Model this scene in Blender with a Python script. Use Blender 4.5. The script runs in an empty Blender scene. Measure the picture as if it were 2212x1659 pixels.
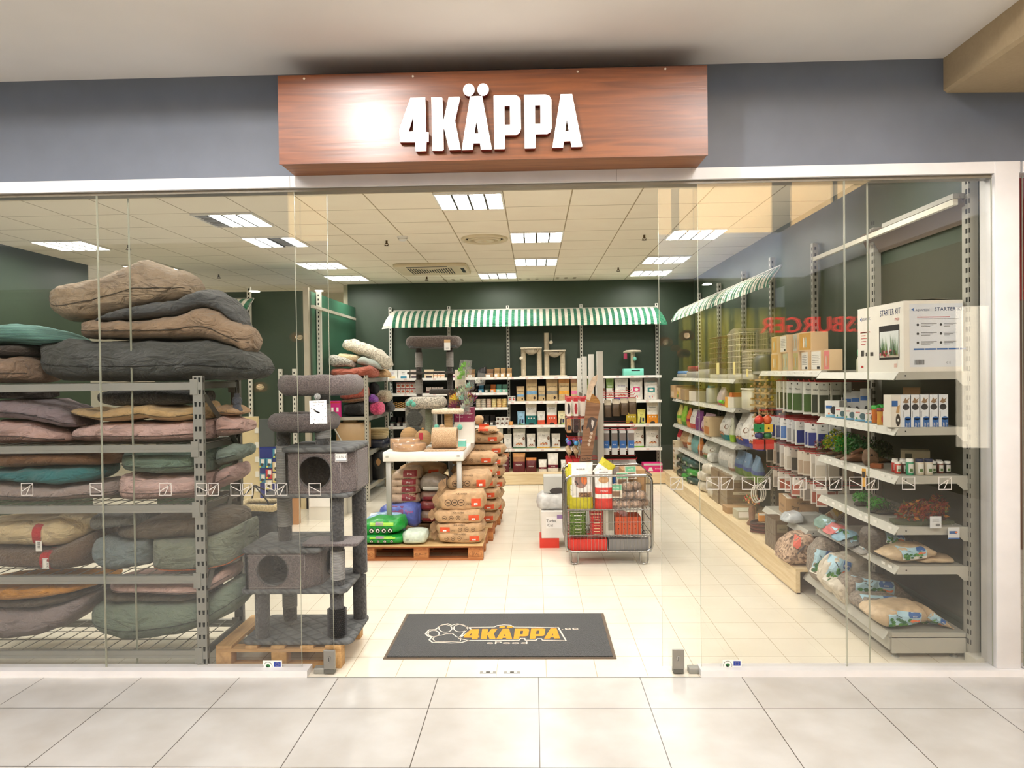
import bpy, math, random
from mathutils import Vector, Matrix, noise
from mathutils.geometry import tessellate_polygon
R = math.radians
rnd = random.Random(7)
SC = bpy.context.scene
COL = SC.collection

# ---------------------------------------------------------------- camera
F_PX, IW, IH = 1600.0, 2212.0, 1659.0
CAM = Vector((0.0, -4.42, 1.80))
_v = Vector((1153-1106, -(806-829.5), -F_PX))
_Y = _v.normalized()
_Z = (_v+Vector((math.cos(.0127), math.sin(.0127), 0))*F_PX).cross(_v).normalized()
if _Z.y < 0: _Z = -_Z
_X = _Y.cross(_Z)
W2C = Matrix((_X, _Y, _Z)).transposed()      # world -> camera axes
C2W = W2C.transposed()
cd = bpy.data.cameras.new('camera'); cam = bpy.data.objects.new('camera', cd); COL.objects.link(cam)
cd.sensor_fit = 'HORIZONTAL'; cd.sensor_width = 36.0; cd.lens = 36.0*F_PX/IW
cd.clip_start = .05; cd.clip_end = 200
cam.matrix_world = Matrix.Translation(CAM) @ C2W.to_4x4()
SC.camera = cam

def U(px, py, x=None, y=None, z=None):
    """point of the place seen at a photo pixel, on the plane x=, y= or z="""
    d = C2W @ Vector((px-1106.0, -(py-829.5), -F_PX))
    if y is not None: t = (y-CAM.y)/d.y
    elif z is not None: t = (z-CAM.z)/d.z
    else: t = (x-CAM.x)/d.x
    return CAM+d*t

# ---------------------------------------------------------------- world, exposure
wd = bpy.data.worlds.new('world'); SC.world = wd; wd.use_nodes = True
bg = wd.node_tree.nodes['Background']; bg.inputs[0].default_value = (.97, .98, 1.0, 1); bg.inputs[1].default_value = .74
SC.view_settings.view_transform = 'Standard'; SC.view_settings.look = 'None'
SC.view_settings.gamma = 1; SC.view_settings.exposure = 0.0; SC.view_settings.use_curve_mapping = False
SC.cycles.transparent_max_bounces = 24
SC.cycles.max_bounces = 8
SC.cycles.caustics_reflective = False; SC.cycles.caustics_refractive = False

def area(name, loc, size, power, col, rot=(0,0,0), sy=None):
    l = bpy.data.lights.new(name, 'AREA'); l.energy = power; l.color = col; l.shape = 'RECTANGLE'
    l.size = size; l.size_y = sy or size
    if name == 'opposite_wall_fill': l.spread = R(80)
    o = bpy.data.objects.new(name, l); o.location = loc; o.rotation_euler = rot; COL.objects.link(o); return o
WARM = (1.0, .90, .76)
# daylight and ceiling lamps of the mall corridor outside the shop front, plus an added wall fill
area('corridor_lamp', (-1.5, -3.6, 5.4), 3.0, 90, (1, .98, .97), (R(25), 0, 0), 2.0)
area('corridor_lamp', (3.0, -6.5, 6.0), 3.0, 190, (.98, .98, 1), (R(50), 0, 0), 2.0)
area('corridor_lamp', (-5.0, -6.5, 6.0), 3.0, 190, (.98, .98, 1), (R(50), 0, 0), 2.0)
area('opposite_wall_fill', (1.0, -7.5, 6.7), 8.0, 1500, (1, .98, .96), (R(-72), 0, 0), 2.0)  # added lamp, brightens the opposite wall so its reflection shows
_p = U(806, 268, y=2.2); area('corridor_spot', (_p.x, -2.8, _p.z), .2, 62, (1, .98, .95), (R(70), 0, 0))
_p = U(1530, 265, y=2.2); area('corridor_spot', (_p.x, -2.8, _p.z), .2, 12, (1, .98, .95), (R(70), 0, 0))

# ---------------------------------------------------------------- materials
def lin(c):
    c = c/255.0
    return c/12.92 if c <= .04045 else ((c+.055)/1.055)**2.4
_MC = {}
def mat(rgb, kind='plain', rough=.55, metal=0.0, emit=0.0, scale=1.0, rgb2=None):
    key = (tuple(rgb), kind, rough, metal, emit, scale, tuple(rgb2) if rgb2 else None)
    if key in _MC: return _MC[key]
    m = bpy.data.materials.new('%s_%d_%d_%d' % ((kind,)+tuple(int(c) for c in rgb))); _MC[key] = m
    m.use_nodes = True; nt = m.node_tree; N = nt.nodes; Lk = nt.links; b = N['Principled BSDF']
    c = tuple(lin(v) for v in rgb)+(1,)
    m.diffuse_color = c
    b.inputs['Base Color'].default_value = c; b.inputs['Roughness'].default_value = rough; b.inputs['Metallic'].default_value = metal
    if emit:
        b.inputs['Emission Color'].default_value = c; b.inputs['Emission Strength'].default_value = emit
        return m
    tc = N.new('ShaderNodeTexCoord')
    def mixc(fac, c1, c2):
        x = N.new('ShaderNodeMix'); x.data_type = 'RGBA'; Lk.new(fac, x.inputs[0])
        x.inputs[6].default_value = c1; x.inputs[7].default_value = c2; Lk.new(x.outputs[2], b.inputs['Base Color']); return x
    def noi(sc, det=3, st=(1,1,1)):
        mp = N.new('ShaderNodeMapping'); mp.inputs[3].default_value = st; Lk.new(tc.outputs['Object'], mp.inputs[0])
        n = N.new('ShaderNodeTexNoise'); n.inputs['Scale'].default_value = sc; n.inputs['Detail'].default_value = det
        Lk.new(mp.outputs[0], n.inputs['Vector']); return n
    def ramp(src, a, bb):
        r = N.new('ShaderNodeMapRange'); r.inputs[1].default_value = a; r.inputs[2].default_value = bb; Lk.new(src, r.inputs[0]); return r
    def bump(src, s, d=.01):
        x = N.new('ShaderNodeBump'); x.inputs['Strength'].default_value = s; x.inputs['Distance'].default_value = d
        Lk.new(src, x.inputs['Height']); Lk.new(x.outputs[0], b.inputs['Normal'])
    sh = lambda f: tuple(v*f for v in c[:3])+(1,)
    c2 = tuple(lin(v) for v in rgb2)+(1,) if rgb2 else sh(.72)
    if kind == 'plain':
        n = noi(6*scale); mixc(ramp(n.outputs[0], .3, .7).outputs[0], sh(.95), sh(1.03))
    elif kind == 'fabric':
        n = noi(9*scale, 5); mixc(ramp(n.outputs[0], .3, .7).outputs[0], sh(.88), sh(1.06)); n2 = noi(260*scale, 2); n3 = noi(7*scale, 4, (1, 1, 2.2)); n3.inputs['Distortion'].default_value = 1.2
        a = N.new('ShaderNodeMath'); a.operation = 'MULTIPLY_ADD'; a.inputs[1].default_value = .08; Lk.new(n2.outputs[0], a.inputs[0]); Lk.new(n3.outputs[0], a.inputs[2]); bump(a.outputs[0], 1.0, .07)
        b.inputs['Sheen Weight'].default_value = .15
    elif kind == 'fleece':
        n = noi(70*scale, 4); mixc(ramp(n.outputs[0], .35, .65).outputs[0], c2, c); bump(n.outputs[0], .8, .02)
        b.inputs['Sheen Weight'].default_value = .3
    elif kind == 'sisal':
        w = N.new('ShaderNodeTexWave'); w.bands_direction = 'Z'; w.inputs['Scale'].default_value = 28*scale; w.inputs['Distortion'].default_value = .4
        Lk.new(tc.outputs['Object'], w.inputs['Vector']); mixc(w.outputs['Fac'], c2, c); bump(w.outputs['Fac'], .6, .01)
    elif kind == 'quilt':
        w = N.new('ShaderNodeTexWave'); w.bands_direction = 'DIAGONAL'; w.inputs['Scale'].default_value = 5; Lk.new(tc.outputs['Object'], w.inputs['Vector'])
        mp = N.new('ShaderNodeMapping'); mp.inputs[2].default_value = (0, 0, R(90)); Lk.new(tc.outputs['Object'], mp.inputs[0])
        w2 = N.new('ShaderNodeTexWave'); w2.bands_direction = 'DIAGONAL'; w2.inputs['Scale'].default_value = 5; Lk.new(mp.outputs[0], w2.inputs['Vector'])
        mx = N.new('ShaderNodeMath'); mx.operation = 'MINIMUM'; Lk.new(w.outputs['Fac'], mx.inputs[0]); Lk.new(w2.outputs['Fac'], mx.inputs[1])
        mixc(ramp(mx.outputs[0], 0, .15).outputs[0], sh(.6), c); bump(mx.outputs[0], .5, .02)
    elif kind in ('wood', 'woodx', 'woody'):
        st = {'wood': (1.0, 17, 17), 'woodx': (1.0, 17, 17), 'woody': (17, 1.0, 17)}[kind]
        n = noi(2.2*scale, 6, st); n.inputs['Distortion'].default_value = .6
        mixc(ramp(n.outputs[0], .34, .66).outputs[0], c2, c); bump(n.outputs[0], .12, .004)
    elif kind == 'speckle':
        v = N.new('ShaderNodeTexVoronoi'); v.inputs['Scale'].default_value = 90*scale; Lk.new(tc.outputs['Object'], v.inputs['Vector'])
        sp = N.new('ShaderNodeSeparateColor'); Lk.new(v.outputs['Color'], sp.inputs[0]); mixc(sp.outputs[0], c2, c); bump(v.outputs['Distance'], .5, .006)
    elif kind == 'foil':
        n = noi(22*scale, 3); mixc(ramp(n.outputs[0], .35, .65).outputs[0], sh(.85), sh(1.08)); bump(n.outputs[0], .45, .015)
    elif kind == 'stone':
        n = noi(2.0*scale, 7); n2 = noi(45*scale, 4)
        a = N.new('ShaderNodeMath'); a.operation = 'MULTIPLY_ADD'; a.inputs[1].default_value = .35; Lk.new(n2.outputs[0], a.inputs[0]); Lk.new(n.outputs[0], a.inputs[2])
        mixc(ramp(a.outputs[0], .45, .95).outputs[0], c2, c); bump(n2.outputs[0], .06, .003)
    return m

def tile_mat(name, rgb, rgb2, joint, tw, th, ox, oy, gap, rough, stone=True):
    m = bpy.data.materials.new(name); m.use_nodes = True; nt = m.node_tree; N = nt.nodes; Lk = nt.links; b = N['Principled BSDF']
    tc = N.new('ShaderNodeNewGeometry'); sp = N.new('ShaderNodeSeparateXYZ'); Lk.new(tc.outputs['Position'], sp.inputs[0])
    def math_(op, a, bb=None):
        x = N.new('ShaderNodeMath'); x.operation = op
        for i, q in enumerate((a, bb)):
            if q is None: continue
            if isinstance(q, (int, float)): x.inputs[i].default_value = q
            else: Lk.new(q, x.inputs[i])
        return x.outputs[0]
    def edge(s, off, size):
        f = math_('FRACT', math_('DIVIDE', math_('SUBTRACT', s, off), size))
        return math_('MULTIPLY', math_('MINIMUM', f, math_('SUBTRACT', 1.0, f)), size)
    # the joints are laid out in the place's own metres
    e = math_('MINIMUM', edge(sp.outputs[0], ox, tw), edge(sp.outputs[1], oy, th))
    isj = math_('LESS_THAN', e, gap)
    n = N.new('ShaderNodeTexNoise'); n.inputs['Scale'].default_value = 3.5; n.inputs['Detail'].default_value = 9; Lk.new(tc.outputs['Position'], n.inputs['Vector'])
    r = N.new('ShaderNodeMapRange'); r.inputs[1].default_value = .35; r.inputs[2].default_value = .68; Lk.new(n.outputs[0], r.inputs[0])
    cell = N.new('ShaderNodeTexWhiteNoise'); cell.noise_dimensions = '2D'; cb = N.new('ShaderNodeCombineXYZ')
    Lk.new(math_('FLOOR', math_('DIVIDE', math_('SUBTRACT', sp.outputs[0], ox), tw)), cb.inputs[0]); Lk.new(math_('FLOOR', math_('DIVIDE', math_('SUBTRACT', sp.outputs[1], oy), th)), cb.inputs[1])
    Lk.new(cb.outputs[0], cell.inputs['Vector'])
    f = math_('ADD', math_('MULTIPLY', r.outputs[0], .75), math_('MULTIPLY', cell.outputs['Value'], .25))
    m1 = N.new('ShaderNodeMix'); m1.data_type = 'RGBA'; Lk.new(f, m1.inputs[0]); m1.inputs[6].default_value = tuple(lin(v) for v in rgb2)+(1,); m1.inputs[7].default_value = tuple(lin(v) for v in rgb)+(1,)
    m2 = N.new('ShaderNodeMix'); m2.data_type = 'RGBA'; Lk.new(isj, m2.inputs[0]); Lk.new(m1.outputs[2], m2.inputs[6]); m2.inputs[7].default_value = tuple(lin(v) for v in joint)+(1,)
    Lk.new(m2.outputs[2], b.inputs['Base Color']); b.inputs['Roughness'].default_value = rough
    bp = N.new('ShaderNodeBump'); bp.inputs['Strength'].default_value = .3; bp.inputs['Distance'].default_value = .003; bp.invert = True; Lk.new(isj, bp.inputs['Height']); Lk.new(bp.outputs[0], b.inputs['Normal'])
    return m

def glass_mat(name, tint, ior, rough=0.0, haze=0.0):
    m = bpy.data.materials.new(name); m.use_nodes = True; nt = m.node_tree; N = nt.nodes; Lk = nt.links; N.clear()
    o = N.new('ShaderNodeOutputMaterial'); t = N.new('ShaderNodeBsdfTransparent'); g = N.new('ShaderNodeBsdfGlossy')
    t.inputs[0].default_value = tint+(1,); g.inputs['Roughness'].default_value = rough
    geo = N.new('ShaderNodeNewGeometry'); mr = N.new('ShaderNodeMapRange'); mr.inputs[3].default_value = ior; mr.inputs[4].default_value = 1/ior
    Lk.new(geo.outputs['Backfacing'], mr.inputs[0]); fr = N.new('ShaderNodeFresnel'); Lk.new(mr.outputs[0], fr.inputs[0])
    mx = N.new('ShaderNodeMixShader'); Lk.new(fr.outputs[0], mx.inputs[0]); Lk.new(t.outputs[0], mx.inputs[1]); Lk.new(g.outputs[0], mx.inputs[2])
    last = mx.outputs[0]
    if haze:
        d = N.new('ShaderNodeBsdfDiffuse'); d.inputs[0].default_value = (.8, .8, .78, 1); m2 = N.new('ShaderNodeMixShader'); m2.inputs[0].default_value = haze
        Lk.new(last, m2.inputs[1]); Lk.new(d.outputs[0], m2.inputs[2]); last = m2.outputs[0]
    Lk.new(last, o.inputs[0]); return m
GLASS = glass_mat('shop_glass', (.975, .975, .966), 1.48)
FILM = glass_mat('clear_film', (.95, .95, .94), 1.45, .12, .10)
GLEDGE = mat((176, 178, 160), rough=.2)
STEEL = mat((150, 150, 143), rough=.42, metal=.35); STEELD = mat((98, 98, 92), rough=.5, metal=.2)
CHROME = mat((158, 158, 156), rough=.18, metal=1.0)
WHITE = mat((240, 238, 232), rough=.45); OFFW = mat((222, 219, 208), rough=.5)
BLACK = mat((18, 18, 18), rough=.6); SLOT = mat((16, 20, 17), rough=.9)
SHELFW = mat((226, 223, 212), rough=.4); SHELFG = mat((176, 175, 165), rough=.4, metal=.1)
TXT = mat((35, 35, 38), rough=.6); GREY = mat((120, 120, 118), rough=.6)
KRAFT = mat((186, 152, 114), 'foil', rough=.75); CARD = mat((176, 138, 96), rough=.8)
RED = mat((190, 40, 38), rough=.5); BLUE = mat((46, 100, 168), rough=.5); GREENP = mat((46, 140, 66), rough=.5)

# ---------------------------------------------------------------- mesh builder
_TX = {}
def text_data(s):
    if s in _TX: return _TX[s]
    cu = bpy.data.curves.new('t', 'FONT'); cu.body = s; cu.size = 1; cu.resolution_u = 2; cu.align_x = 'CENTER'
    ob = bpy.data.objects.new('t', cu); COL.objects.link(ob)
    me = bpy.data.meshes.new_from_object(ob.evaluated_get(bpy.context.evaluated_depsgraph_get()))
    v = [(p.co.x, p.co.y) for p in me.vertices]; f = [tuple(q.vertices) for q in me.polygons]
    bpy.data.objects.remove(ob); bpy.data.curves.remove(cu); bpy.data.meshes.remove(me)
    w = max([a for a, b in v] or [1])-min([a for a, b in v] or [0])
    _TX[s] = (v, f, w); return _TX[s]

class MB:
    def __init__(s): s.v = []; s.f = []; s.mi = []; s.sm = []; s.mats = []
    def _m(s, m):
        if m not in s.mats: s.mats.append(m)
        return s.mats.index(m)
    def add(s, vs, fs, m, smooth=False, M=None):
        o = len(s.v); i = s._m(m)
        s.v += [tuple(M @ Vector(v)) for v in vs] if M is not None else [tuple(v) for v in vs]
        s.f += [tuple(a+o for a in f) for f in fs]; s.mi += [i]*len(fs); s.sm += [smooth]*len(fs); return s
    def box(s, x0, y0, z0, x1, y1, z1, m, M=None):
        x0, x1 = min(x0, x1), max(x0, x1); y0, y1 = min(y0, y1), max(y0, y1); z0, z1 = min(z0, z1), max(z0, z1)
        vs = [(x0,y0,z0),(x1,y0,z0),(x1,y1,z0),(x0,y1,z0),(x0,y0,z1),(x1,y0,z1),(x1,y1,z1),(x0,y1,z1)]
        return s.add(vs, [(0,3,2,1),(4,5,6,7),(0,1,5,4),(1,2,6,5),(2,3,7,6),(3,0,4,7)], m, False, M)
    def rbox(s, x0, y0, z0, x1, y1, z1, m, r=.01, M=None, smooth=True, n=3):
        """box with rounded vertical edges and a small top/bottom bevel"""
        cx, cy = (x0+x1)/2, (y0+y1)/2; hx, hy = abs(x1-x0)/2, abs(y1-y0)/2; r = min(r, hx*.98, hy*.98); pts = []
        for k, (sx, sy) in enumerate(((1,1),(-1,1),(-1,-1),(1,-1))):
            for j in range(n+1):
                a = math.pi/2*(k+j/n); pts.append((sx*(hx-r), sy*(hy-r), math.cos(a)*r, math.sin(a)*r))
        e = min(r*.4, (z1-z0)*.2); rings = []
        for z, q in ((z0, 1-e/r if r else 1), (z0+e, 1), (z1-e, 1), (z1, 1-e/r if r else 1)):
            rings.append([(cx+a+c*q, cy+b+d*q, z) for a, b, c, d in pts])
        return s.loft(rings, m, smooth=smooth, M=M)
    def loft(s, rings, m, smooth=True, caps=True, closed=True, M=None, wrap=False):
        n = len(rings[0]); vs = [p for r in rings for p in r]; fs = []
        nr = len(rings)
        for i in range(nr if wrap else nr-1):
            for j in range(n if closed else n-1):
                a = i*n+j; b = i*n+(j+1) % n; c = ((i+1) % nr)*n+(j+1) % n; d = ((i+1) % nr)*n+j; fs.append((a, b, c, d))
        s.add(vs, fs, m, smooth, M)
        if caps and not wrap:
            s.add(rings[0], [tuple(range(n))[::-1]], m, False, M); s.add(rings[-1], [tuple(range(n))], m, False, M)
        return s
    def tube(s, pts, r, m, n=8, closed=False, smooth=True, M=None):
        pts = [Vector(p) for p in pts]; k = len(pts); rings = []; up = None
        for i, p in enumerate(pts):
            a = pts[(i-1) % k] if (closed or i > 0) else p; b = pts[(i+1) % k] if (closed or i < k-1) else p
            t = (b-a).normalized()
            if up is None: up = Vector((0, 0, 1)) if abs(t.z) < .9 else Vector((1, 0, 0))
            u = t.cross(up)
            if u.length < 1e-5: u = t.cross(Vector((0, 1, 0)))
            u.normalize(); w = u.cross(t).normalized(); up = w
            rr = r[i] if isinstance(r, (list, tuple)) else r
            rings.append([tuple(p+(u*math.cos(q)+w*math.sin(q))*rr) for q in [2*math.pi*j/n for j in range(n)]])
        return s.loft(rings, m, smooth=smooth, caps=not closed, wrap=closed, M=M)
    def cyl(s, x, y, z0, z1, r, m, n=20, r1=None, M=None): return s.lathe([(r, z0), (r if r1 is None else r1, z1)], m, (x, y), n, M=M)
    def lathe(s, prof, m, c=(0, 0), n=20, M=None, caps=True, smooth=True):
        rings = [[(c[0]+r*math.cos(2*math.pi*j/n), c[1]+r*math.sin(2*math.pi*j/n), z) for j in range(n)] for r, z in prof]
        return s.loft(rings, m, smooth=smooth, caps=caps, M=M)
    def ball(s, c, r, m, n=12, sq=(1, 1, 1)):
        rings = []
        for i in range(1, n//2+2):
            a = math.pi*(i-.5)/(n//2+1); rings.append([(c[0]+sq[0]*r*math.sin(a)*math.cos(2*math.pi*j/n), c[1]+sq[1]*r*math.sin(a)*math.sin(2*math.pi*j/n), c[2]-sq[2]*r*math.cos(a)) for j in range(n)])
        return s.loft(rings, m)
    def poly(s, loops, m, z0, z1, M=None, msd=None):
        """prism: first loop outer, others holes (x,y); from z0 to z1"""
        P = [Vector((a, b, 0)) for l in loops for a, b in l]; tri = tessellate_polygon([[Vector((a, b, 0)) for a, b in l] for l in loops]); n = len(P)
        def ori(t):
            a, b, c = (P[i] for i in t); return t if (b-a).cross(c-a).z > 0 else (t[0], t[2], t[1])
        tri = [ori(t) for t in tri]
        s.add([(p.x, p.y, z1) for p in P], tri, m, False, M)
        if z0 != z1:
            s.add([(p.x, p.y, z0) for p in P], [(a, c, b) for a, b, c in tri], msd or m, False, M)
            for li, l in enumerate(loops):
                ar = sum(l[i][0]*l[(i+1) % len(l)][1]-l[(i+1) % len(l)][0]*l[i][1] for i in range(len(l)))
                l2 = list(l) if (ar > 0) == (li == 0) else list(l)[::-1]; k = len(l2)
                s.add([(a, b, z0) for a, b in l2]+[(a, b, z1) for a, b in l2], [(i, (i+1) % k, k+(i+1) % k, k+i) for i in range(k)], msd or m, False, M)
        return s
    def stroke(s, pts, w, m, z, closed=True, M=None):
        k = len(pts); L = []; Rr = []
        for i in range(k):
            a = Vector(pts[(i-1) % k] if closed or i else pts[i]); b = Vector(pts[(i+1) % k] if closed or i < k-1 else pts[i]); d = (b-a).normalized(); nn = Vector((-d.y, d.x))*w/2; p = Vector(pts[i])
            L.append((p.x+nn.x, p.y+nn.y, z)); Rr.append((p.x-nn.x, p.y-nn.y, z))
        return s.add(L+Rr, [(k+i, k+(i+1) % k, (i+1) % k, i) for i in range(k if closed else k-1)], m, False, M)
    # decals on a surface given by front(x,z)->y, seen from -y
    def patch(s, fr, x0, z0, x1, z1, m, nx=5, nz=4, off=.0015):
        vs = [(x0+(x1-x0)*i/nx, fr(x0+(x1-x0)*i/nx, z0+(z1-z0)*j/nz)-off, z0+(z1-z0)*j/nz) for j in range(nz+1) for i in range(nx+1)]
        return s.add(vs, [(j*(nx+1)+i, j*(nx+1)+i+1, (j+1)*(nx+1)+i+1, (j+1)*(nx+1)+i) for j in range(nz) for i in range(nx)], m)
    def ppoly(s, fr, pts, m, off=.002):
        tri = tessellate_polygon([[Vector((a, b, 0)) for a, b in pts]])
        vs = [(a, fr(a, b)-off, b) for a, b in pts]
        def ori(t):
            a, b, c = (Vector(pts[i]).to_3d() for i in t); return t if (b-a).cross(c-a).z > 0 else (t[0], t[2], t[1])
        return s.add(vs, [ori(t) for t in tri], m)
    def pell(s, fr, cx, cz, rx, rz, m, off=.002, n=14): return s.ppoly(fr, [(cx+rx*math.cos(2*math.pi*i/n), cz+rz*math.sin(2*math.pi*i/n)) for i in range(n)], m, off)
    def ptext(s, fr, t, cx, z, size, m, off=.003, wmax=None, rot=0):
        v, f, w = text_data(t)
        k = size if not wmax or w*size <= wmax else wmax/w
        cr, sr = math.cos(rot), math.sin(rot)
        P = [(cx+(a*k)*cr-(b*size)*sr, z+(a*k)*sr+(b*size)*cr) for a, b in v]
        return s.add([(a, fr(a, b)-off, b) for a, b in P], f, m)
    def build(s, name, parent=None, local=False, base=None, link=True):
        """world-space verts -> object with its origin at the base centre (or in the parent's space)"""
        me = bpy.data.meshes.new(name)
        vs = s.v
        if parent is not None:
            if not local:
                Mi = pmat(parent).inverted(); vs = [tuple(Mi @ Vector(v)) for v in vs]
            org = Vector((0, 0, 0))
        elif local: org = Vector((0, 0, 0))
        else:
            if base is None:
                xs = [v[0] for v in vs]; ys = [v[1] for v in vs]; zs = [v[2] for v in vs]
                org = Vector(((min(xs)+max(xs))/2, (min(ys)+max(ys))/2, min(zs)))
            else: org = Vector(base)
            vs = [(v[0]-org.x, v[1]-org.y, v[2]-org.z) for v in vs]
        me.from_pydata(vs, [], s.f)
        for m in s.mats: me.materials.append(m)
        me.polygons.foreach_set('material_index', s.mi); me.polygons.foreach_set('use_smooth', s.sm); me.update()
        o = bpy.data.objects.new(name, me); o.location = org; COL.objects.link(o)
        if parent is not None: o.parent = parent
        return o
def pmat(o):
    M = Matrix.LocRotScale(o.location, o.rotation_euler, None)
    return pmat(o.parent) @ M if o.parent else M
def tag(o, label=None, cat=None, group=None, kind=None):
    if label: o['label'] = label
    if cat: o['category'] = cat
    if group: o['group'] = group
    if kind: o['kind'] = kind
    return o
def thing(name, label, cat, loc=(0, 0, 0), rz=0, group=None):
    o = bpy.data.objects.new(name, None); o.empty_display_size = .1; COL.objects.link(o); o.location = loc; o.rotation_euler = (0, 0, rz)
    return tag(o, label, cat, group)
def struct(mb, name, parent=None):
    o = mb.build(name, parent)
    if parent is None: o['kind'] = 'structure'
    return o
def copy_thing(o, loc, rz=None, label=None, parent=None):
    c = o.copy(); COL.objects.link(c)
    if parent is not None: c.parent = parent
    if loc is not None: c.location = loc
    if rz is not None: c.rotation_euler = (0, 0, rz)
    if label: c['label'] = label
    for ch in [q for q in o.children]: copy_thing(ch, None, parent=c)
    return c

def interp(pts, x):
    if x <= pts[0][0]: return pts[0][1]
    for (a, za), (b, zb) in zip(pts, pts[1:]):
        if x <= b:
            t = (x-a)/(b-a) if b > a else 0; t = t*t*(3-2*t)*.5+t*.5; return za+(zb-za)*t
    return pts[-1][1]
def lump(mb, top, bot, yc, D, m, nu=36, nv=22, e=.65, plan=5, wr=.006, seed=0, fq=9, minw=.3, top_tilt=0.0):
    """soft body: top/bottom outline as seen from the front, real depth D about yc; returns front(x,z)"""
    x0 = min(p[0] for p in top+bot); x1 = max(p[0] for p in top+bot); off = Vector((seed*3.1, seed*1.7, seed*.9))
    def sec(x):
        u = max(-1, min(1, (x-x0)/(x1-x0)*2-1)); zt, zb = interp(top, x), interp(bot, x)
        dd = D/2*max(minw, (max(0, 1-abs(u)**plan))**.5); return (zt+zb)/2, max((zt-zb)/2, .004), dd
    rings = []
    for i in range(nu+1):
        x = (x0+x1)/2-(x1-x0)/2*math.cos(math.pi*i/nu) if i not in (0, nu) else (x0 if i == 0 else x1)
        zm, hh, dd = sec(x)
        endk = .35 if i in (0, nu) else (.85 if i in (1, nu-1) else 1)
        ring = []
        for j in range(nv):
            a = 2*math.pi*j/nv; ca, sa = math.cos(a), math.sin(a)
            py = yc-dd*math.copysign(abs(ca)**e, ca); pz = zm+hh*endk*math.copysign(abs(sa)**e, sa)+top_tilt*(py-yc)
            nz = noise.noise(Vector((x*fq, py*fq*.6, pz*fq))+off)+.5*noise.noise(Vector((x*fq*2.7, py*fq, pz*fq*2.4))+off)
            k = wr*nz; ring.append((x, py-ca*k, pz+(sa*k if sa > 0 else sa*k*.3)))
        rings.append(ring)
    mb.loft(rings, m)
    def fr(x, z):
        zm, hh, dd = sec(x); q = min(.999, abs(z-zm)/hh); c = (1-q**(2/e))**(e/2) if q < 1 else 0
        nz = noise.noise(Vector((x*fq, (yc-dd*c)*fq*.6, z*fq))+off)+.5*noise.noise(Vector((x*fq*2.7, (yc-dd*c)*fq, z*fq*2.4))+off)
        return yc-dd*c-wr*nz*c-.002
    return fr
ORD = ('first', 'second', 'third', 'fourth', 'fifth', 'sixth', 'seventh', 'eighth', 'ninth', 'tenth', 'eleventh')
def pxl(pts, y): return [(p.x, p.z) for p in (U(a, b, y=y) for a, b in pts)]

# ---- packaged goods, local coordinates: front faces -y, base at z=0, x centred
def pouch(w, h, d, body, bands=(), marks=None, crimp=True, rows=9):
    mb = MB(); zs = sorted(set([0, .012, h*.96, h]+[h*i/rows for i in range(1, rows)]+[z for b in bands for z in b[:2]]))
    def dd(z): t = z/h; return max(.0035, d/2*(1-t**2.6)*(.80+.35*math.sin(math.pi*min(1, t*1.1))))
    def hw(z): t = z/h; return w/2*(1-.05*math.sin(math.pi*t))
    def ring(z):
        out = []
        for j in range(20):
            a = 2*math.pi*j/20; ca, sa = math.cos(a), math.sin(a); out.append((hw(z)*math.copysign(abs(ca)**.5, ca), dd(z)*math.copysign(abs(sa)**.6, sa), z))
        return out
    rings = [ring(z) for z in zs]
    for i in range(len(zs)-1):
        zc = (zs[i]+zs[i+1])/2; m = body
        for a, b, mm in bands:
            if a <= zc <= b: m = mm
        mb.loft([rings[i], rings[i+1]], m, caps=False)
    mb.add(rings[0], [tuple(range(20))[::-1]], body); mb.add(rings[-1], [tuple(range(20))], body)
    def fr(x, z):
        z = max(0, min(h, z)); q = min(.995, abs(x)/hw(z)); return -dd(z)*(1-q**4)**.3
    if marks: marks(mb, fr)
    return mb
def carton(w, h, d, m, front=None, side=None, top=None, seam=True):
    mb = MB(); mb.box(-w/2, -d/2, 0, w/2, d/2, h, m)
    if front: front(mb, lambda x, z: -d/2)
    if side:      # left side (facing -x) drawn in its own frame
        t = MB(); side(t, lambda x, z: -w/2)
        Mr = Matrix.Rotation(R(-90), 4, 'Z')
        for vs, fs, mi in [(t.v, t.f, t.mi)]:
            o = len(mb.v); mb.v += [tuple(Mr @ Vector(v)) for v in vs]; mb.f += [tuple(a+o for a in f) for f in fs]
            mb.mi += [mb._m(t.mats[i]) for i in mi]; mb.sm += [False]*len(fs)
    if top: top(mb)
    return mb
_PR = {}
def put(key, maker, name, label, cat, loc, rz=0, group=None, rx=0, ry=0):
    """place a packaged good; the first time its mesh is made, later a copy shares it"""
    if key not in _PR:
        o = maker().build(name, local=True); _PR[key] = o.data
    else:
        o = bpy.data.objects.new(name, _PR[key]); COL.objects.link(o)
    o.location = loc; o.rotation_euler = (rx, ry, rz)
    return tag(o, label, cat, group)
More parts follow.
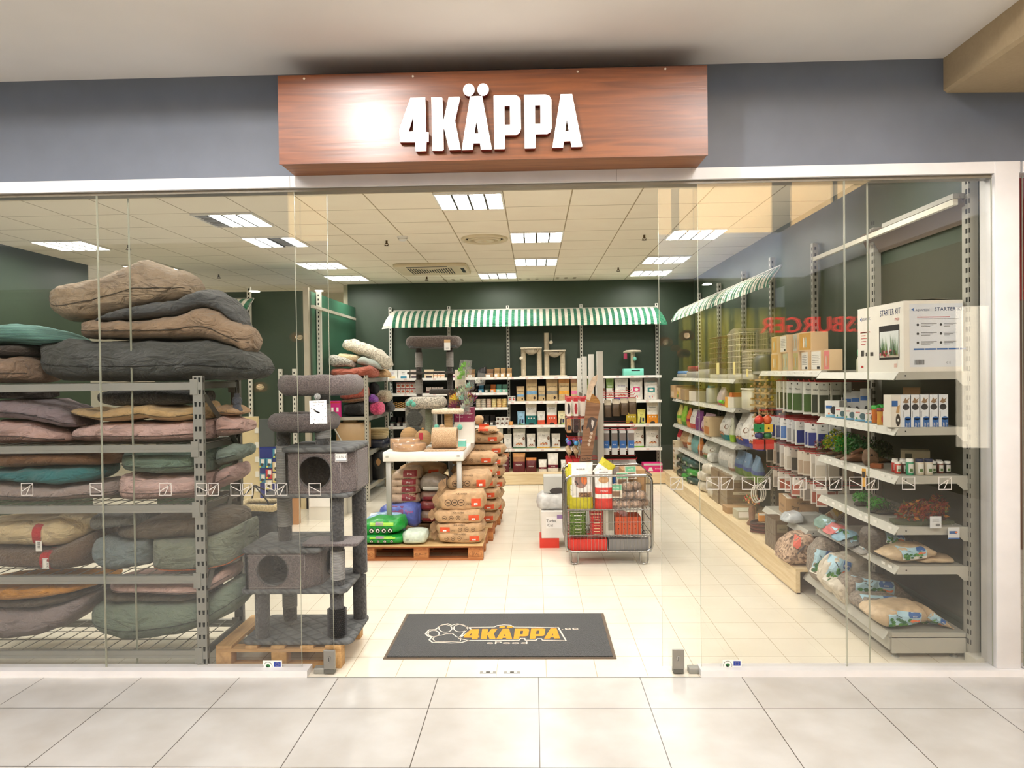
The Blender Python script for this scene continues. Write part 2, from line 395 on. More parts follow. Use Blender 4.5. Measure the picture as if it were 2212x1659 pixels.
# ================================================================ the place: floors, walls, ceilings
CZ = 3.36; XL, XR, YB = -6.1, 2.72, 8.2
FLOOR_IN = tile_mat('shop_floor_tile', (240, 233, 217), (232, 224, 206), (190, 176, 150), .3, .3137, .054, .257, .0022, .22)
FLOOR_OUT = tile_mat('mall_floor_tile', (206, 204, 200), (188, 184, 177), (70, 62, 52), .5965, .6, .006, -.467, .0022, .28)
CEIL_IN = tile_mat('ceiling_tile', (252, 244, 226), (248, 238, 220), (170, 154, 124), .6, .615, -.25, 1.93, .006, .8)
FASCIA = mat((108, 115, 127), rough=.5); DGREEN = mat((54, 70, 54), rough=.45); CREAM = mat((226, 218, 190), rough=.7)
CEILM = mat((236, 232, 226), 'plain', rough=.8, scale=.2); FRAMEW = mat((232, 230, 229), rough=.35)
mb = MB(); mb.box(-9, -.062, -.1, 9, 9.6, 0, FLOOR_IN); struct(mb, 'floor')
mb = MB(); mb.box(-14, -16, -.1, 14, -.062, 0, FLOOR_OUT); struct(mb, 'floor')
mb = MB(); mb.box(-9, .12, CZ, XR, 9.6, CZ+.1, CEIL_IN); struct(mb, 'ceiling')
mb = MB(); mb.box(-12, -1.0, 3.605, 12, .2, 3.75, CEILM); struct(mb, 'ceiling')
mb = MB(); mb.box(-3.17, YB, 0, XR+.1, YB+.1, CZ, DGREEN); struct(mb, 'wall_back')
mb = MB(); mb.box(-9, 9.4, 0, -3.17, 9.5, CZ, CREAM); mb.box(-3.27, YB+.1, 0, -3.17, 9.4, CZ, CREAM); struct(mb, 'wall_back')
mb = MB(); mb.box(XR, .07, 0, XR+.1, YB, CZ, DGREEN); struct(mb, 'wall_right')
mb = MB(); mb.box(XL-.1, .07, 0, XL, 5.6, CZ, DGREEN); struct(mb, 'wall_left')
mb = MB(); mb.box(XR-.015, 2.9, 0, XR, YB, .07, CREAM); mb.box(XR-.09, .08, 0, XR, .19, .05, OFFW); struct(mb, 'baseboard_right')
# green partition of the left department
mb = MB(); mb.box(-5.2, 5.6, 0, -3.04, 5.68, 2.96, DGREEN); mb.box(-3.1, 5.68, 0, -3.04, YB, 2.96, mat((54, 104, 80), rough=.4)); struct(mb, 'wall_partition')
# shop front: fascia, white frame, post
mb = MB(); mb.box(-9, 0, 2.992, 9, .12, 3.605, FASCIA); struct(mb, 'wall_front')
mb = MB(); mb.box(-9, -.03, 2.925, 2.83, .1, 2.992, FRAMEW)
for x in (-4.2, -1.44, .5, .94): mb.box(x, -.0308, 2.925, x+.002, -.03, 2.992, GREY)
struct(mb, 'trim_1')
mb = MB(); mb.box(2.845, -.03, 2.925, 9, .1, 2.992, FRAMEW); struct(mb, 'trim_2')
mb = MB(); mb.rbox(2.683, -.035, .041, 2.824, .12, 2.991, FRAMEW, .006); mb.box(2.683, -.063, .0, 2.83, .1, .04, FRAMEW); struct(mb, 'trim_3')
mb = MB()
for a, b in ((-9, -1.375), (.962, 2.683)): mb.box(a, -.062, 0, b, .05, .04, FRAMEW)
mb.box(2.845, -.05, 0, 9, .05, .04, FRAMEW)
struct(mb, 'trim_4')
mb = MB(); mb.box(-9, -.004, 2.905, 2.683, .07, 2.925, mat((120, 112, 96), rough=.3)); struct(mb, 'trim_5')
mb = MB(); mb.box(-1.375, -.066, 0, .962, -.058, .002, STEEL); struct(mb, 'trim_6')

def pane(name, x0, x1, y, z0=.04, z1=2.91):
    mb = MB(); t = .004
    mb.add([(x0,y-t,z0),(x1,y-t,z0),(x1,y-t,z1),(x0,y-t,z1),(x0,y+t,z0),(x1,y+t,z0),(x1,y+t,z1),(x0,y+t,z1)], [(0,1,2,3),(5,4,7,6)], GLASS)
    mb.box(x0-.0016, y-t, z0, x0, y+t, z1, GLEDGE); mb.box(x1, y-t, z0, x1+.0016, y+t, z1, GLEDGE)
    o = struct(mb, name); return o
pane('window_1', -6.2, -2.632, 0); pane('window_2', -2.624, -1.424, 0)
pane('window_3', .978, 1.829, 0); pane('window_4', 1.837, 2.68, 0)
pane('window_5', -2.462, -1.243, .055, .02, 2.9); pane('window_6', -5.0, -2.47, .055)
pane('window_7', .757, 1.988, .055, .02, 2.9); pane('window_8', 1.995, 2.70, .055)
pane('window_9', 2.86, 5.6, 0)
# concrete beam at the upper right
mb = MB(); BM = mat((186, 166, 132), 'stone', rough=.75, rgb2=(168, 148, 116))
mb.poly([[(2.41, 3.605), (2.41, 3.42), (2.43, 3.405), (3.6, 3.385), (3.6, 3.605)]], BM, -1.0, 0, M=Matrix(((1,0,0,0),(0,0,1,0),(0,1,0,0),(0,0,0,1)))); struct(mb, 'trim_7')
# neighbouring unit glimpsed past the post
mb = MB(); mb.box(2.84, .1, 0, 2.9, 9, 3.6, mat((110, 92, 74), rough=.7)); struct(mb, 'wall_neighbour')
mb = MB(); mb.box(2.9, 3.0, 0, 9, 3.1, 3.6, mat((120, 92, 72), rough=.7)); mb.box(2.9, 1.2, 2.3, 6, 1.3, 3.2, mat((150, 38, 30), rough=.5)); struct(mb, 'wall_neighbour')  # the red board stands in for a red reflection

# ---- the other side of the corridor (seen mirrored in the glass)
OL = mat((66, 64, 48), rough=.7); WINB = mat((225, 196, 150), rough=.6)
mb = MB()
mb.box(-14, -13.8, 3.86, 5.98, -13.6, 5.12, mat((180, 192, 215), rough=.6)); mb.box(5.98, -13.8, 3.86, 6.2, -1.7, 5.12, mat((180, 192, 215), rough=.6))
mb.box(-14, -13.85, 0, 5.9, -13.75, 3.86, OL); mb.box(6.05, -13.6, 0, 6.2, -1.7, 3.86, OL)
mb.box(-14, -13.9, 3.8, 5.98, -12.2, 3.86, OL)
struct(mb, 'wall_opposite')
mb = MB(); LITW = mat((255, 222, 172), emit=2.6)
for i in range(4): mb.box(6.1, -13.2+i*2.6, 5.14, 6.15, -10.95+i*2.6, 6.6, LITW)
for i in range(5): mb.box(-6+i*2.4, -13.75, 5.14, -3.8+i*2.4, -13.7, 6.7, LITW)
struct(mb, 'window_10')
mb = MB()
for i in range(9):
    for j in range(3): mb.cyl(-7+i*1.45, -13.0+j*3.6+(i % 2)*.4, 6.86, 6.88, .09, mat((255, 250, 240), emit=36), 12)
for i in range(8): mb.cyl(-6.5+i*1.5, -12.7, 3.78, 3.8, .1, mat((255, 250, 240), emit=36), 12)
struct(mb, 'trim_8')
mb = MB(); mb.box(-14, -14, 6.9, 8, -5.2, 7.0, mat((222, 196, 160), rough=.8)); struct(mb, 'ceiling')
mb = MB()
for i in range(26): mb.box(3.5+i*.1, -13.5+.05*math.sin(i*1.7), .9, 3.6+i*.1, -13.45+.05*math.sin(i*1.7), 3.3, mat((188, 176, 60) if i % 3 else (120, 116, 40), emit=.3))  # cloth is given a glow of its own to strengthen its reflection
tag(mb.build('curtain'), 'yellow green curtain of the eatery across the corridor, mirrored in the right glass', 'curtain')
mb = MB(); v, f, w = text_data('HESBURGER'); k = .42
M0 = Matrix.Translation((5.4, -9.6, 2.5)) @ Matrix.Rotation(math.pi, 4, 'Z') @ Matrix.Rotation(R(90), 4, 'X')
mb.add([(a*k, b*k, 0) for a, b in v]+[(a*k, b*k, .03) for a, b in v], list(f)+[tuple(q+len(v) for q in t) for t in f], mat((255, 40, 45), emit=4.5), M=M0)
tag(mb.build('shop_sign'), 'red lit letters of a burger bar across the corridor, mirrored above the right shelves', 'sign')
mb = MB(); p = U(2083, 968, y=3.5); q = U(2139, 660, y=3.5); mb.box(p.x, -3.54, p.z, q.x, -3.5, q.z, mat((255, 240, 214), emit=5.5))
tag(mb.build('light_box'), 'tall lit panel across the corridor, mirrored at the right end of the glass', 'light panel')
WICK = mat((170, 110, 66), rough=.7)
for i, (a, b, s) in enumerate(((1487, 724, .13), (1440, 738, .12), (1462, 752, .08), (1480, 763, .11), (560, 836, .13), (643, 728, .13))):
    c = U(a, b, y=8.0); t = thing('pendant_lamp', ['woven lamp mirrored above the far right shelf, topmost of its cluster', 'woven lamp mirrored at the left edge of its right cluster', 'small woven lamp mirrored in the middle of its right cluster', 'woven lamp mirrored lowest in its right cluster', 'woven lamp mirrored beside the grey cat bed on the left', 'woven lamp mirrored over the green partition on the left'][i], 'lamp', (c.x, -c.y, c.z), 0, 'woven lamps of the corridor cafe')
    m1 = MB()
    for j in range(9):
        z = -s*.55+j*s*.14; r = s*math.sin(math.acos(max(-1, min(1, (j-3.6)/5))))
        m1.tube([(r*math.cos(q*math.pi/8), r*math.sin(q*math.pi/8), z) for q in range(16)], .008, WICK, 5, True)
    m1.build('lamp_shade', t, True); m2 = MB(); m2.ball((0, 0, 0), .05, mat((255, 220, 170), emit=30), 8); m2.build('bulb', t, True)

# ================================================================ ceiling fittings of the shop
LITE = mat((255, 251, 243), emit=38.0); LOUV = mat((60, 60, 58), rough=.5); DIM = mat((96, 82, 66), rough=.5)
fix = [(-.55, 2.24, 0), (.05, 4.06, 0), (.05, 5.93, 0), (-.55, 7.3, 0), (1.85, 4.06, 0), (1.85, 5.93, 0), (1.85, 7.3, 0),
       (-2.95, 2.85, 1), (-2.95, 4.06, 2), (-5.35, 4.06, 0), (-2.95, 5.93, 0), (-2.95, 7.3, 0), (-5.35, 5.93, 0), (-2.95, .85, 0), (-.25, .85, 0), (1.85, .85, 0), (-4.75, 1.5, 0)]  # last four are unseen, added to brighten the goods at the front
flab = ['nearest square louvre light, centre of the ceiling', 'second louvre light, right of the round air diffuser', 'third louvre light, behind the one beside the diffuser', 'rear middle louvre light next to the back wall', 'near louvre light of the right row', 'middle louvre light of the right row', 'rear louvre light of the right row', 'near left louvre light with one dark tube at its left end', 'left louvre light with one dark tube in its middle', 'far left louvre light above the beanbag pillows', 'left louvre light before the back corner', 'rearmost louvre light at the left', 'louvre light half hidden by the topmost taupe pillow', 'unseen front louvre light added above the pet bed rack', 'unseen front louvre light added above the door mat', 'unseen front louvre light added above the aquarium shelves', 'unseen front louvre light added at the far left']
for (x, y, k), lb in zip(fix, flab):
    t = thing('ceiling_light', lb, 'light', (x, y, CZ-.02))
    m1 = MB(); m1.box(-.3, -.3, 0, .3, -.285, .02, WHITE); m1.box(-.3, .285, 0, .3, .3, .02, WHITE); m1.box(-.3, -.285, 0, -.285, .285, .02, WHITE); m1.box(.285, -.285, 0, .3, .285, .02, WHITE); m1.build('frame', t, True)
    m2 = MB()
    for i in range(4):
        off = (k == 1 and i == 0) or (k == 2 and i == 2); m2.add([(-.28+i*.141, -.283, .012), (-.28+i*.141, .283, .012), (-.145+i*.141, .283, .012), (-.145+i*.141, -.283, .012)], [(0, 1, 2, 3)], DIM if off else LITE)
    m2.build('tube', t, True)
    m3 = MB()
    for i in range(1, 4): m3.box(-.29+i*.141, -.285, -.004, -.271+i*.141, .285, .01, LOUV)
    for j in range(1, 9): m3.box(-.285, -.285+j*.0635, .004, .285, -.279+j*.0635, .01, mat((176, 180, 180)))
    m3.build('louvre', t, True)
c = (-.55, 4.13); t = thing('air_diffuser', 'round cream air diffuser between the first two ceiling lights', 'vent', (c[0], c[1], CZ-.03))
m1 = MB(); AC = mat((222, 208, 176), rough=.4)
for r0, r1, z in ((.27, .22, 0), (.19, .15, -.004), (.12, .0, -.008)):
    m1.lathe([(r0, .03), (r0, z+.01), (r0-.02, z), (r1+.01, z+.012), (r1+.001, .03)], AC, n=36)
m1.build('cone', t, True)
t = thing('air_conditioner', 'cream ceiling cassette air conditioner with slatted grille', 'air conditioner', (-1.45, 6.38, CZ-.051))
m1 = MB(); m1.rbox(-.52, -.46, 0, .52, .46, .05, AC, .09); m1.box(-.33, -.43, -.002, .25, -.39, .001, BLACK); m1.box(.42, -.25, -.002, .47, .2, .001, BLACK); m1.build('panel', t, True)
m1 = MB()
for i in range(18): m1.box(-.33+i*.036, -.3+(.18-abs(i-8.5)*.02), -.006, -.318+i*.036, .32-(.2-abs(i-8.5)*.02), .0, BLACK)
m1.build('grille', t, True)
t = thing('smoke_detector', 'round white smoke detector on the ceiling', 'smoke detector', (-1.46, 3.92, CZ-.05)); m1 = MB(); m1.lathe([(.03, 0), (.05, .01), (.052, .02), (.045, .024), (.062, .03), (.062, .05)], WHITE, n=20); m1.build('housing', t, True); m1 = MB(); m1.lathe([(.046, .0215), (.049, .0235)], BLACK, n=20); m1.build('sensor_ring', t, True)
for i, (x, y) in enumerate(((-1.69, 4.16), (1.28, 4.1), (1.28, 6.7), (-1.69, 7.39), (-4.72, 4.13), (-4.77, 6.73))):
    t = thing('fire_sprinkler', 'bronze ceiling sprinkler '+['beside the smoke detector', 'left of the near right light', 'before the rear right lights', 'behind the cassette air conditioner', 'above the taupe pillow pile', 'over the left partition'][i], 'sprinkler', (x, y, CZ-.06)); m1 = MB(); BZ = mat((90, 70, 44), rough=.4, metal=.5)
    m1.cyl(0, 0, .02, .06, .012, BZ, 10); m1.tube([(-.012, 0, .03), (-.022, 0, .015), (0, 0, .004), (.022, 0, .015), (.012, 0, .03)], .004, BZ, 6); m1.build('body', t, True); m1 = MB(); m1.cyl(0, 0, 0, .004, .03, BZ, 14); m1.build('deflector', t, True)
m1 = MB()
for k in range(4):
    for a in range(3):
        for b in range(2): m1.lathe([(.03, CZ-.001), (.03, CZ-.0005)], mat((150, 128, 96), rough=.9), (-.55-.9+k*.62+a*.14, 7.75+b*.14), 12)
struct(m1, 'trim_9')

# ================================================================ the sign box
SW = mat((130, 70, 31), 'woodx', rough=.29, scale=1.0, rgb2=(98, 48, 19))
sgn = thing('sign_box', 'reddish wooden sign box with glowing white letters above the entrance', 'sign', (-.22, -.15, 2.985))
mb = MB(); sx0, sx1 = -1.409, .972
mb.box(sx0, -.3, 2.985, sx1, -.29, 3.478, SW); mb.box(sx0, -.29, 2.993, sx1, 0, 3.005, mat((150, 96, 56), 'woodx', rough=.5, rgb2=(120, 72, 40)))
mb.box(sx0, -.29, 3.005, sx0+.012, 0, 3.478, SW); mb.box(sx1-.012, -.29, 3.005, sx1, 0, 3.478, SW); mb.box(sx0, -.29, 3.466, sx1, 0, 3.478, SW); pnl = mb.build('panel', sgn)
for p in ((657, 170), (892, 165), (1248, 155), (1437, 149)):
    mb = MB(); q = U(p[0], p[1], y=-.3); mb.lathe([(.006, 0), (.006, .003)], mat((214, 200, 180), rough=.3, metal=.3), n=10, M=Matrix.Translation((q.x, -.3, q.z)) @ Matrix.Rotation(R(90), 4, 'X')); mb.build('screw', pnl)
mb = MB(); mb.rbox(sx1, -.2, 3.27, sx1+.022, -.13, 3.36, mat((110, 52, 36), rough=.5), .008); mb.build('handle', pnl)
LETW = mat((255, 246, 236), emit=1.25); LETS = mat((120, 38, 26), rough=.5)
A5 = lambda pts: [(560+x/4.096, 120+y/4.096) for x, y in pts]; A6 = lambda pts: [(1060+x/4.096, 120+y/4.096) for x, y in pts]
circ = lambda cx, cy, r: [(cx+r*math.cos(2*math.pi*i/28), cy+r*1.08*math.sin(2*math.pi*i/28)) for i in range(28)]
LET = {'4': [[A5([(1338,375),(1470,372),(1478,678),(1500,680),(1500,765),(1480,767),(1478,845),(1385,847),(1382,768),(1245,768),(1240,650)]), A5([(1362,545),(1363,672),(1322,674)])]],
 'K': [[A5([(1523,370),(1612,370),(1622,380),(1628,565),(1633,565),(1677,367),(1770,365),(1778,378),(1733,578),(1783,835),(1682,838),(1637,652),(1630,652),(1632,835),(1622,842),(1532,842)])]],
 'A1': [[A5([(1865,362),(1972,358),(2058,825),(2052,832),(1962,833),(1953,776),(1896,778),(1888,835),(1792,838)]), A5([(1922,582),(1940,690),(1905,692)])], [A5(circ(1855,305,51))], [A5(circ(1981,302,51))]],
 'P1': [[A6([(25,360),(30,353),(215,350),(248,365),(264,395),(268,650),(255,685),(225,705),(127,706),(127,822),(120,828),(33,829)]), A6([(122,450),(170,448),(172,612),(124,614)])]],
 'P2': [[A6([(295,348),(485,345),(520,358),(537,390),(538,645),(528,680),(500,695),(398,698),(397,816),(390,822),(302,824)]), A6([(392,442),(438,440),(441,605),(393,607)])]],
 'A2': [[A6([(618,343),(720,341),(811,803),(805,808),(713,811),(706,758),(648,760),(640,815),(545,818)]), A6([(673,565),(690,670),(659,672)])]]}
MXZ = Matrix(((1,0,0,0),(0,0,1,0),(0,1,0,0),(0,0,0,1)))     # (x,y,h) -> (x,h,y)
for kx, shapes in LET.items():
    mb = MB()
    for loops in shapes:
        L = [[(q.x, q.z) for q in (U(a, b, y=-.335) for a, b in l)] for l in loops]
        mb.poly(L, LETW, .300, .337, M=Matrix(((1,0,0,0),(0,0,-1,0),(0,1,0,0),(0,0,0,1))), msd=LETS)
    mb.build('letter', sgn)

# ================================================================ things fixed on the glass
def lockbox(x, lab, edge):
    t = thing('door_lock', lab, 'lock', (x, .0, .03)); m1 = MB(); m1.rbox(-.035, -.02, 0, .035, .0, .115, mat((150, 148, 142), rough=.3, metal=.7), .004, smooth=False); m1.box(-.03, -.0205, -.025, .03, .03, 0, STEELD); m1.build('case', t, True)
    m1 = MB(); m1.lathe([(.012, 0), (.012, .004)], CHROME, n=14, M=Matrix.Translation((0, -.02, .07)) @ Matrix.Rotation(R(90), 4, 'X')); m1.box(-.005, -.0245, .045, .005, -.02, .07, CHROME); m1.box(-.0015, -.0255, .052, .0015, -.0245, .075, BLACK); m1.build('cylinder', t, True)
lockbox(-1.243-.01, 'metal floor lock at the foot of the left sliding pane', 0); lockbox(.838, 'metal floor lock at the foot of the right sliding pane', 1)
for x, lb in ((-1.325, 'small steel floor clamp at the end of the left glass rail'), (.925, 'small steel floor clamp at the end of the right glass rail')):
    m1 = MB(); m1.rbox(x-.025, -.015, .0, x+.04, .04, .035, STEEL, .005); tag(m1.build('floor_clamp'), lb, 'clamp')
for i, a in enumerate((1054, 1106)):
    q = U(a, 1453, z=0); m1 = MB(); m1.box(q.x-.048, q.y-.012, 0, q.x+.048, q.y+.014, .003, STEEL); m1.box(q.x-.03, q.y-.006, .003, q.x+.03, q.y+.008, .0035, WHITE); m1.rbox(q.x-.012, q.y-.008, .003, q.x+.012, q.y+.008, .006, STEELD, .003)
    tag(m1.build('floor_socket'), 'small metal locking plate in the threshold, %s of two' % ('left' if i == 0 else 'right'), 'floor plate')
STK = mat((196, 192, 184), rough=.6)
sl = [58, 207, 357, 437, 459, 511, 532, 586, 607, 680, 1462, 1540, 1571, 1617, 1650, 1694, 1728, 1771, 1806, 1849, 1884, 1963, 2042]  # some squares are mirror doubles of the stickers, drawn as outlines too
pos = ['over the mauve cushions', 'beside the pane joint at the left', 'over the pink rolled cushion', 'over the rack post', 'just right of the rack post', 'over the rack brace', 'right of the rack brace', 'over the dark tote bag', 'over the sisal post', 'over the cat tree',
       'over the entrance end of the right pane', 'over the white wrapped packs', 'over the far shelf end', 'beside the white rings', 'right of the white rings', 'over the snack carton', 'right of the snack carton', 'over the hanging pouches', 'left of the right pane joint', 'just right of the right pane joint', 'over the moss decor', 'over the plant shelf', 'over the fern decor']
for i, (px, ps) in enumerate(zip(sl, pos)):
    q = U(px, 1057 if px < 1000 else 1044, y=.048 if px in (680, 1462) else -.008); s = .036; gy = .0485 if px in (680, 1462) else -.0065; m1 = MB(); ox, oz = q.x, q.z
    Ms = Matrix.Translation((ox, gy, oz)) @ Matrix(((1,0,0,0),(0,0,1,0),(0,1,0,0),(0,0,0,1)))
    m1.stroke([(-s, -s), (s, -s), (s, s), (-s, s)], .006, STK, 0, True, Ms)
    if i % 2: m1.stroke([(-s, s*.55), (s, -s*.5)], .005, STK, 0, False, Ms)
    else: m1.stroke([(-s, -s*.4), (s, s*.9)], .005, STK, 0, False, Ms); m1.stroke([(-s*.2, -s), (s*.6, s*.7)], .005, STK, 0, False, Ms)
    tag(m1.build('glass_marker'), 'frosted square marker outline on the glass '+ps, 'sticker', 'square marker stickers along the glass')
for cx, cy, lb in ((588, 1439, 'left'), (1581, 1437, 'right')):
    t = MB(); a = U(cx-20, cy+12, y=-.007); b = U(cx+21, cy-12, y=-.007); w, h = b.x-a.x, b.z-a.z; t.box(a.x, -.0068, a.z, b.x, -.0062, b.z, WHITE); fr = lambda x, z: -.0068
    gx = a.x+w*.27; gz = a.z+h*.5; t.pell(fr, gx, gz, h*.4, h*.4, mat((60, 66, 60)), .0006, 20); t.pell(fr, gx, gz, h*.36, h*.36, WHITE, .0009, 20); t.pell(fr, gx, gz+.002, h*.2, h*.17, mat((40, 110, 60)), .0012, 12); t.pell(fr, gx-.003, gz-.004, h*.1, h*.08, BLACK, .0015, 8)
    t.patch(fr, a.x+w*.57, a.z+h*.45, a.x+w*.94, a.z+h*.88, mat((30, 60, 150)), 1, 1, .0006)
    for k in range(12): t.pell(fr, a.x+w*.755+h*.15*math.cos(k*math.pi/6), a.z+h*.665+h*.15*math.sin(k*math.pi/6), h*.018, h*.018, mat((240, 205, 60)), .0012, 5)
    for k in range(3): t.patch(fr, a.x+w*(.6+.02*k), a.z+h*(.33-.09*k), a.x+w*(.92-.03*k), a.z+h*(.36-.09*k), GREY, 1, 1, .0006)
    tag(t.build('funding_sticker'), 'small white sticker with round emblem and blue star flag low on the %s glass' % lb, 'sticker')
# clock card with a suction hook
ck = thing('clock_card', 'white be-back card with clock hands hanging from a suction hook', 'sign', (U(687, 890, y=-.02).x, -.02, U(687, 917, y=-.02).z))
m1 = MB(); P = [U(a, b, y=-.02) for a, b in ((668, 866), (705, 864), (707, 915), (670, 916))]; m1.poly([[(p.x, p.z) for p in P][::-1]], WHITE, .0185, .0205, M=Matrix(((1,0,0,0),(0,0,-1,0),(0,1,0,0),(0,0,0,1)))); fr = lambda x, z: -.0205
cc = U(688, 891, y=-.02); m1.pell(fr, cc.x, cc.z, .044, .044, mat((250, 249, 244)), .0006, 28)
for k in range(12):
    a = k*math.pi/6; m1.pell(fr, cc.x+.05*math.cos(a), cc.z+.05*math.sin(a), .0022, .0022, TXT, .001, 6)
m1.ptext(fr, 'OLEN TAGASI', cc.x, cc.z+.058, .011, TXT, .001); m1.ptext(fr, 'AVITCA', cc.x+.006, cc.z-.072, .009, TXT, .001)
m1.ppoly(fr, [(cc.x-.03+.008*math.cos(a)*(1 if k % 2 else .45), cc.z-.068+.008*math.sin(a)*(1 if k % 2 else .45)) for k, a in enumerate([math.pi/2+i*math.pi/5 for i in range(10)])], TXT, .001); cko = m1.build('card', ck)
m1 = MB()
for (ang, ln, w) in ((R(146), .044, .004), (R(160), .032, .005)):
    d = Vector((math.cos(ang), math.sin(ang))); n = Vector((-d.y, d.x))*w; c0 = Vector((cc.x, cc.z))-d*.008
    m1.ppoly(fr, [tuple(c0-n), tuple(c0+d*ln-n*.5), tuple(c0+d*(ln+.008)), tuple(c0+d*ln+n*.5), tuple(c0+n)], BLACK, .002)
m1.build('clock_hand', cko)
m1 = MB(); q = U(684, 857, y=-.02); MY = Matrix.Translation((q.x, -.0045, q.z)) @ Matrix.Rotation(R(90), 4, 'X'); m1.lathe([(.02, 0), (.016, .004), (.008, .008), (.008, .014)], glass_mat('suction_cup', (.8, .8, .78), 1.45, .1, .25), n=20, M=MY); m1.tube([(q.x, -.02, q.z), (q.x+.002, -.024, q.z-.012), (q.x+.003, -.02, q.z-.02)], .002, CHROME, 6); m1.build('suction_hook', ck)

# ================================================================ door mat
dm = thing('door_mat', 'dark grey entrance mat with orange lettering and white paw', 'mat', (-.235, .65, 0))
MATC = mat((44, 48, 46), 'fleece', rough=.95, scale=2.5, rgb2=(30, 33, 32)); MATE = mat((104, 90, 76), rough=.8)
mb = MB(); mb.box(-.975, .215, 0, .497, 1.088, .006, MATE); mb.box(-.955, .235, .006, .475, 1.072, .011, MATC); mb.build('pile', dm)
B2 = lambda pts: [(q.x, q.y) for q in (U(740+a/2.989, 1300+b/2.989, z=.012) for a, b in pts)]
MW = mat((226, 212, 196), rough=.9); MO = mat((236, 150, 40), rough=.9)
mb = MB()
lx0, lx1, lz0, lz1 = 862.0, 1258.0, 326.0, 203.0        # extent of the lettering on the sign box, mapped onto the mat
for kx, shapes in LET.items():
    for loops in shapes:
        dots = len(loops[0]) == 28
        L = []
        for l in loops:
            o2 = []
            for a, b in l:
                sx = (a-lx0)/(lx1-lx0); sy = (b-lz1)/(lz0-lz1)
                o2.append((785+sx*625+(1-sy)*14-7, (172+sy*70) if not dots else 163+(b-194.5)*.45))
            L.append(B2(o2))
        mb.poly(L, MO, .0125, .0125)
mb.build('lettering', dm)
mb = MB()
mb.stroke(B2([(812,165),(980,163),(1000,153),(1040,149),(1085,151),(1105,163),(1240,164),(1310,166),(1392,165),(1442,250),(1290,248),(1284,238),(1258,238),(1250,248),(1180,248),(1175,236),(1150,236),(1140,248),(812,250),(750,236)]), .012, MW, .0122)
for pts in ([(552,222),(536,205),(560,180),(600,178),(640,150),(680,141),(705,152),(740,142),(775,150),(815,168),(835,180),(800,205),(755,232)], [(552,222),(575,228),(560,245),(580,262),(650,263),(700,266),(770,262),(815,248)]):
    mb.stroke(B2(pts), .012, MW, .0122, False)
for cx, cy, rx, ry in ((588, 205, 36, 20), (664, 172, 42, 24), (760, 170, 42, 24)):
    mb.stroke(B2([(cx+rx*math.cos(q*math.pi/9), cy+ry*math.sin(q*math.pi/9)) for q in range(18)]), .008, MW, .0122)
mb.stroke(B2([(580,240),(600,222),(640,215),(665,207),(710,205),(735,225),(765,238),(760,254),(690,258),(600,256)]), .008, MW, .0122)
for s, cx, cy, sz in (('ePood', 1062, 272, .072), ('.ee', 1468, 180, .09)):
    v, f, w = text_data(s); q = U(740+cx/2.989, 1300+cy/2.989, z=.012); mb.add([(q.x+a*sz*1.5*(.8 if s == '.ee' else 1), q.y+b*sz*.9, .0123) for a, b in v], f, MW)
mb.build('paw_emblem', dm)

# ================================================================ front left storage rack with beanbags and pet beds
rk = thing('storage_rack', 'tall grey slotted steel rack full of pet beds behind the left glass', 'rack', (-2.9, .36, 0))
RX = -2.02
def rack_post(mb, x0, y0, x1, y1, z, front=True, side=True, slot=SLOT, st=STEEL):
    mb.box(x0, y0, 0, x1, y1, z, st)
    n = int(z/.075)
    for k in range(n):
        zc = .06+k*.075
        if front:
            for sx in (.28, .72):
                xc = x0+(x1-x0)*sx; mb.poly([[(xc-.006, zc-.014), (xc+.006, zc-.014), (xc+.008, zc+.014), (xc-.008, zc+.014)]], slot, y0-.0006, y0-.0006, M=MXZ)
        if side: mb.box(x1-.0002, y0+(y1-y0)*.25, zc-.015, x1+.0006, y0+(y1-y0)*.5, zc+.012, slot)
levels = [1.77, 1.39, 1.02, .585, .125]
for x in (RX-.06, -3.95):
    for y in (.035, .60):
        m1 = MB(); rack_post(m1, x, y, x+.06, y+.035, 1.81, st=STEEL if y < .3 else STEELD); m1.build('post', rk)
for z in levels:
    for y in (.036, .6):
        m1 = MB(); m1.box(-3.89, y, z-.045, RX-.06, y+.03, z, STEEL); m1.box(-3.89, y-.003, z-.045, RX-.06, y, z-.03, STEEL); m1.box(RX-.075, y-.006, z-.075, RX-.03, y+.001, z+.02, STEEL); m1.build('beam', rk)
    m1 = MB(); m1.box(RX-.03, .07, z-.04, RX-.012, .6, z-.005, STEELD); m1.build('side_rail', rk)
    m1 = MB()
    for k in range(22): m1.box(-3.9+k*.088, .05, z-.002, -3.895+k*.088, .61, z+.002, STEEL)
    for k in range(4): m1.box(-3.9, .09+k*.15, z-.006, RX-.05, .095+k*.15, z-.002, STEEL)
    m1.build('wire_deck', rk)
for (z0, z1, s) in ((.5, 1.25, 1), (1.7, 1.3, 1)):
    m1 = MB(); m1.tube([(RX-.005, .06, z0), (RX-.005, .62, z1)], .018, STEELD, 4, smooth=False); m1.build('side_brace', rk)

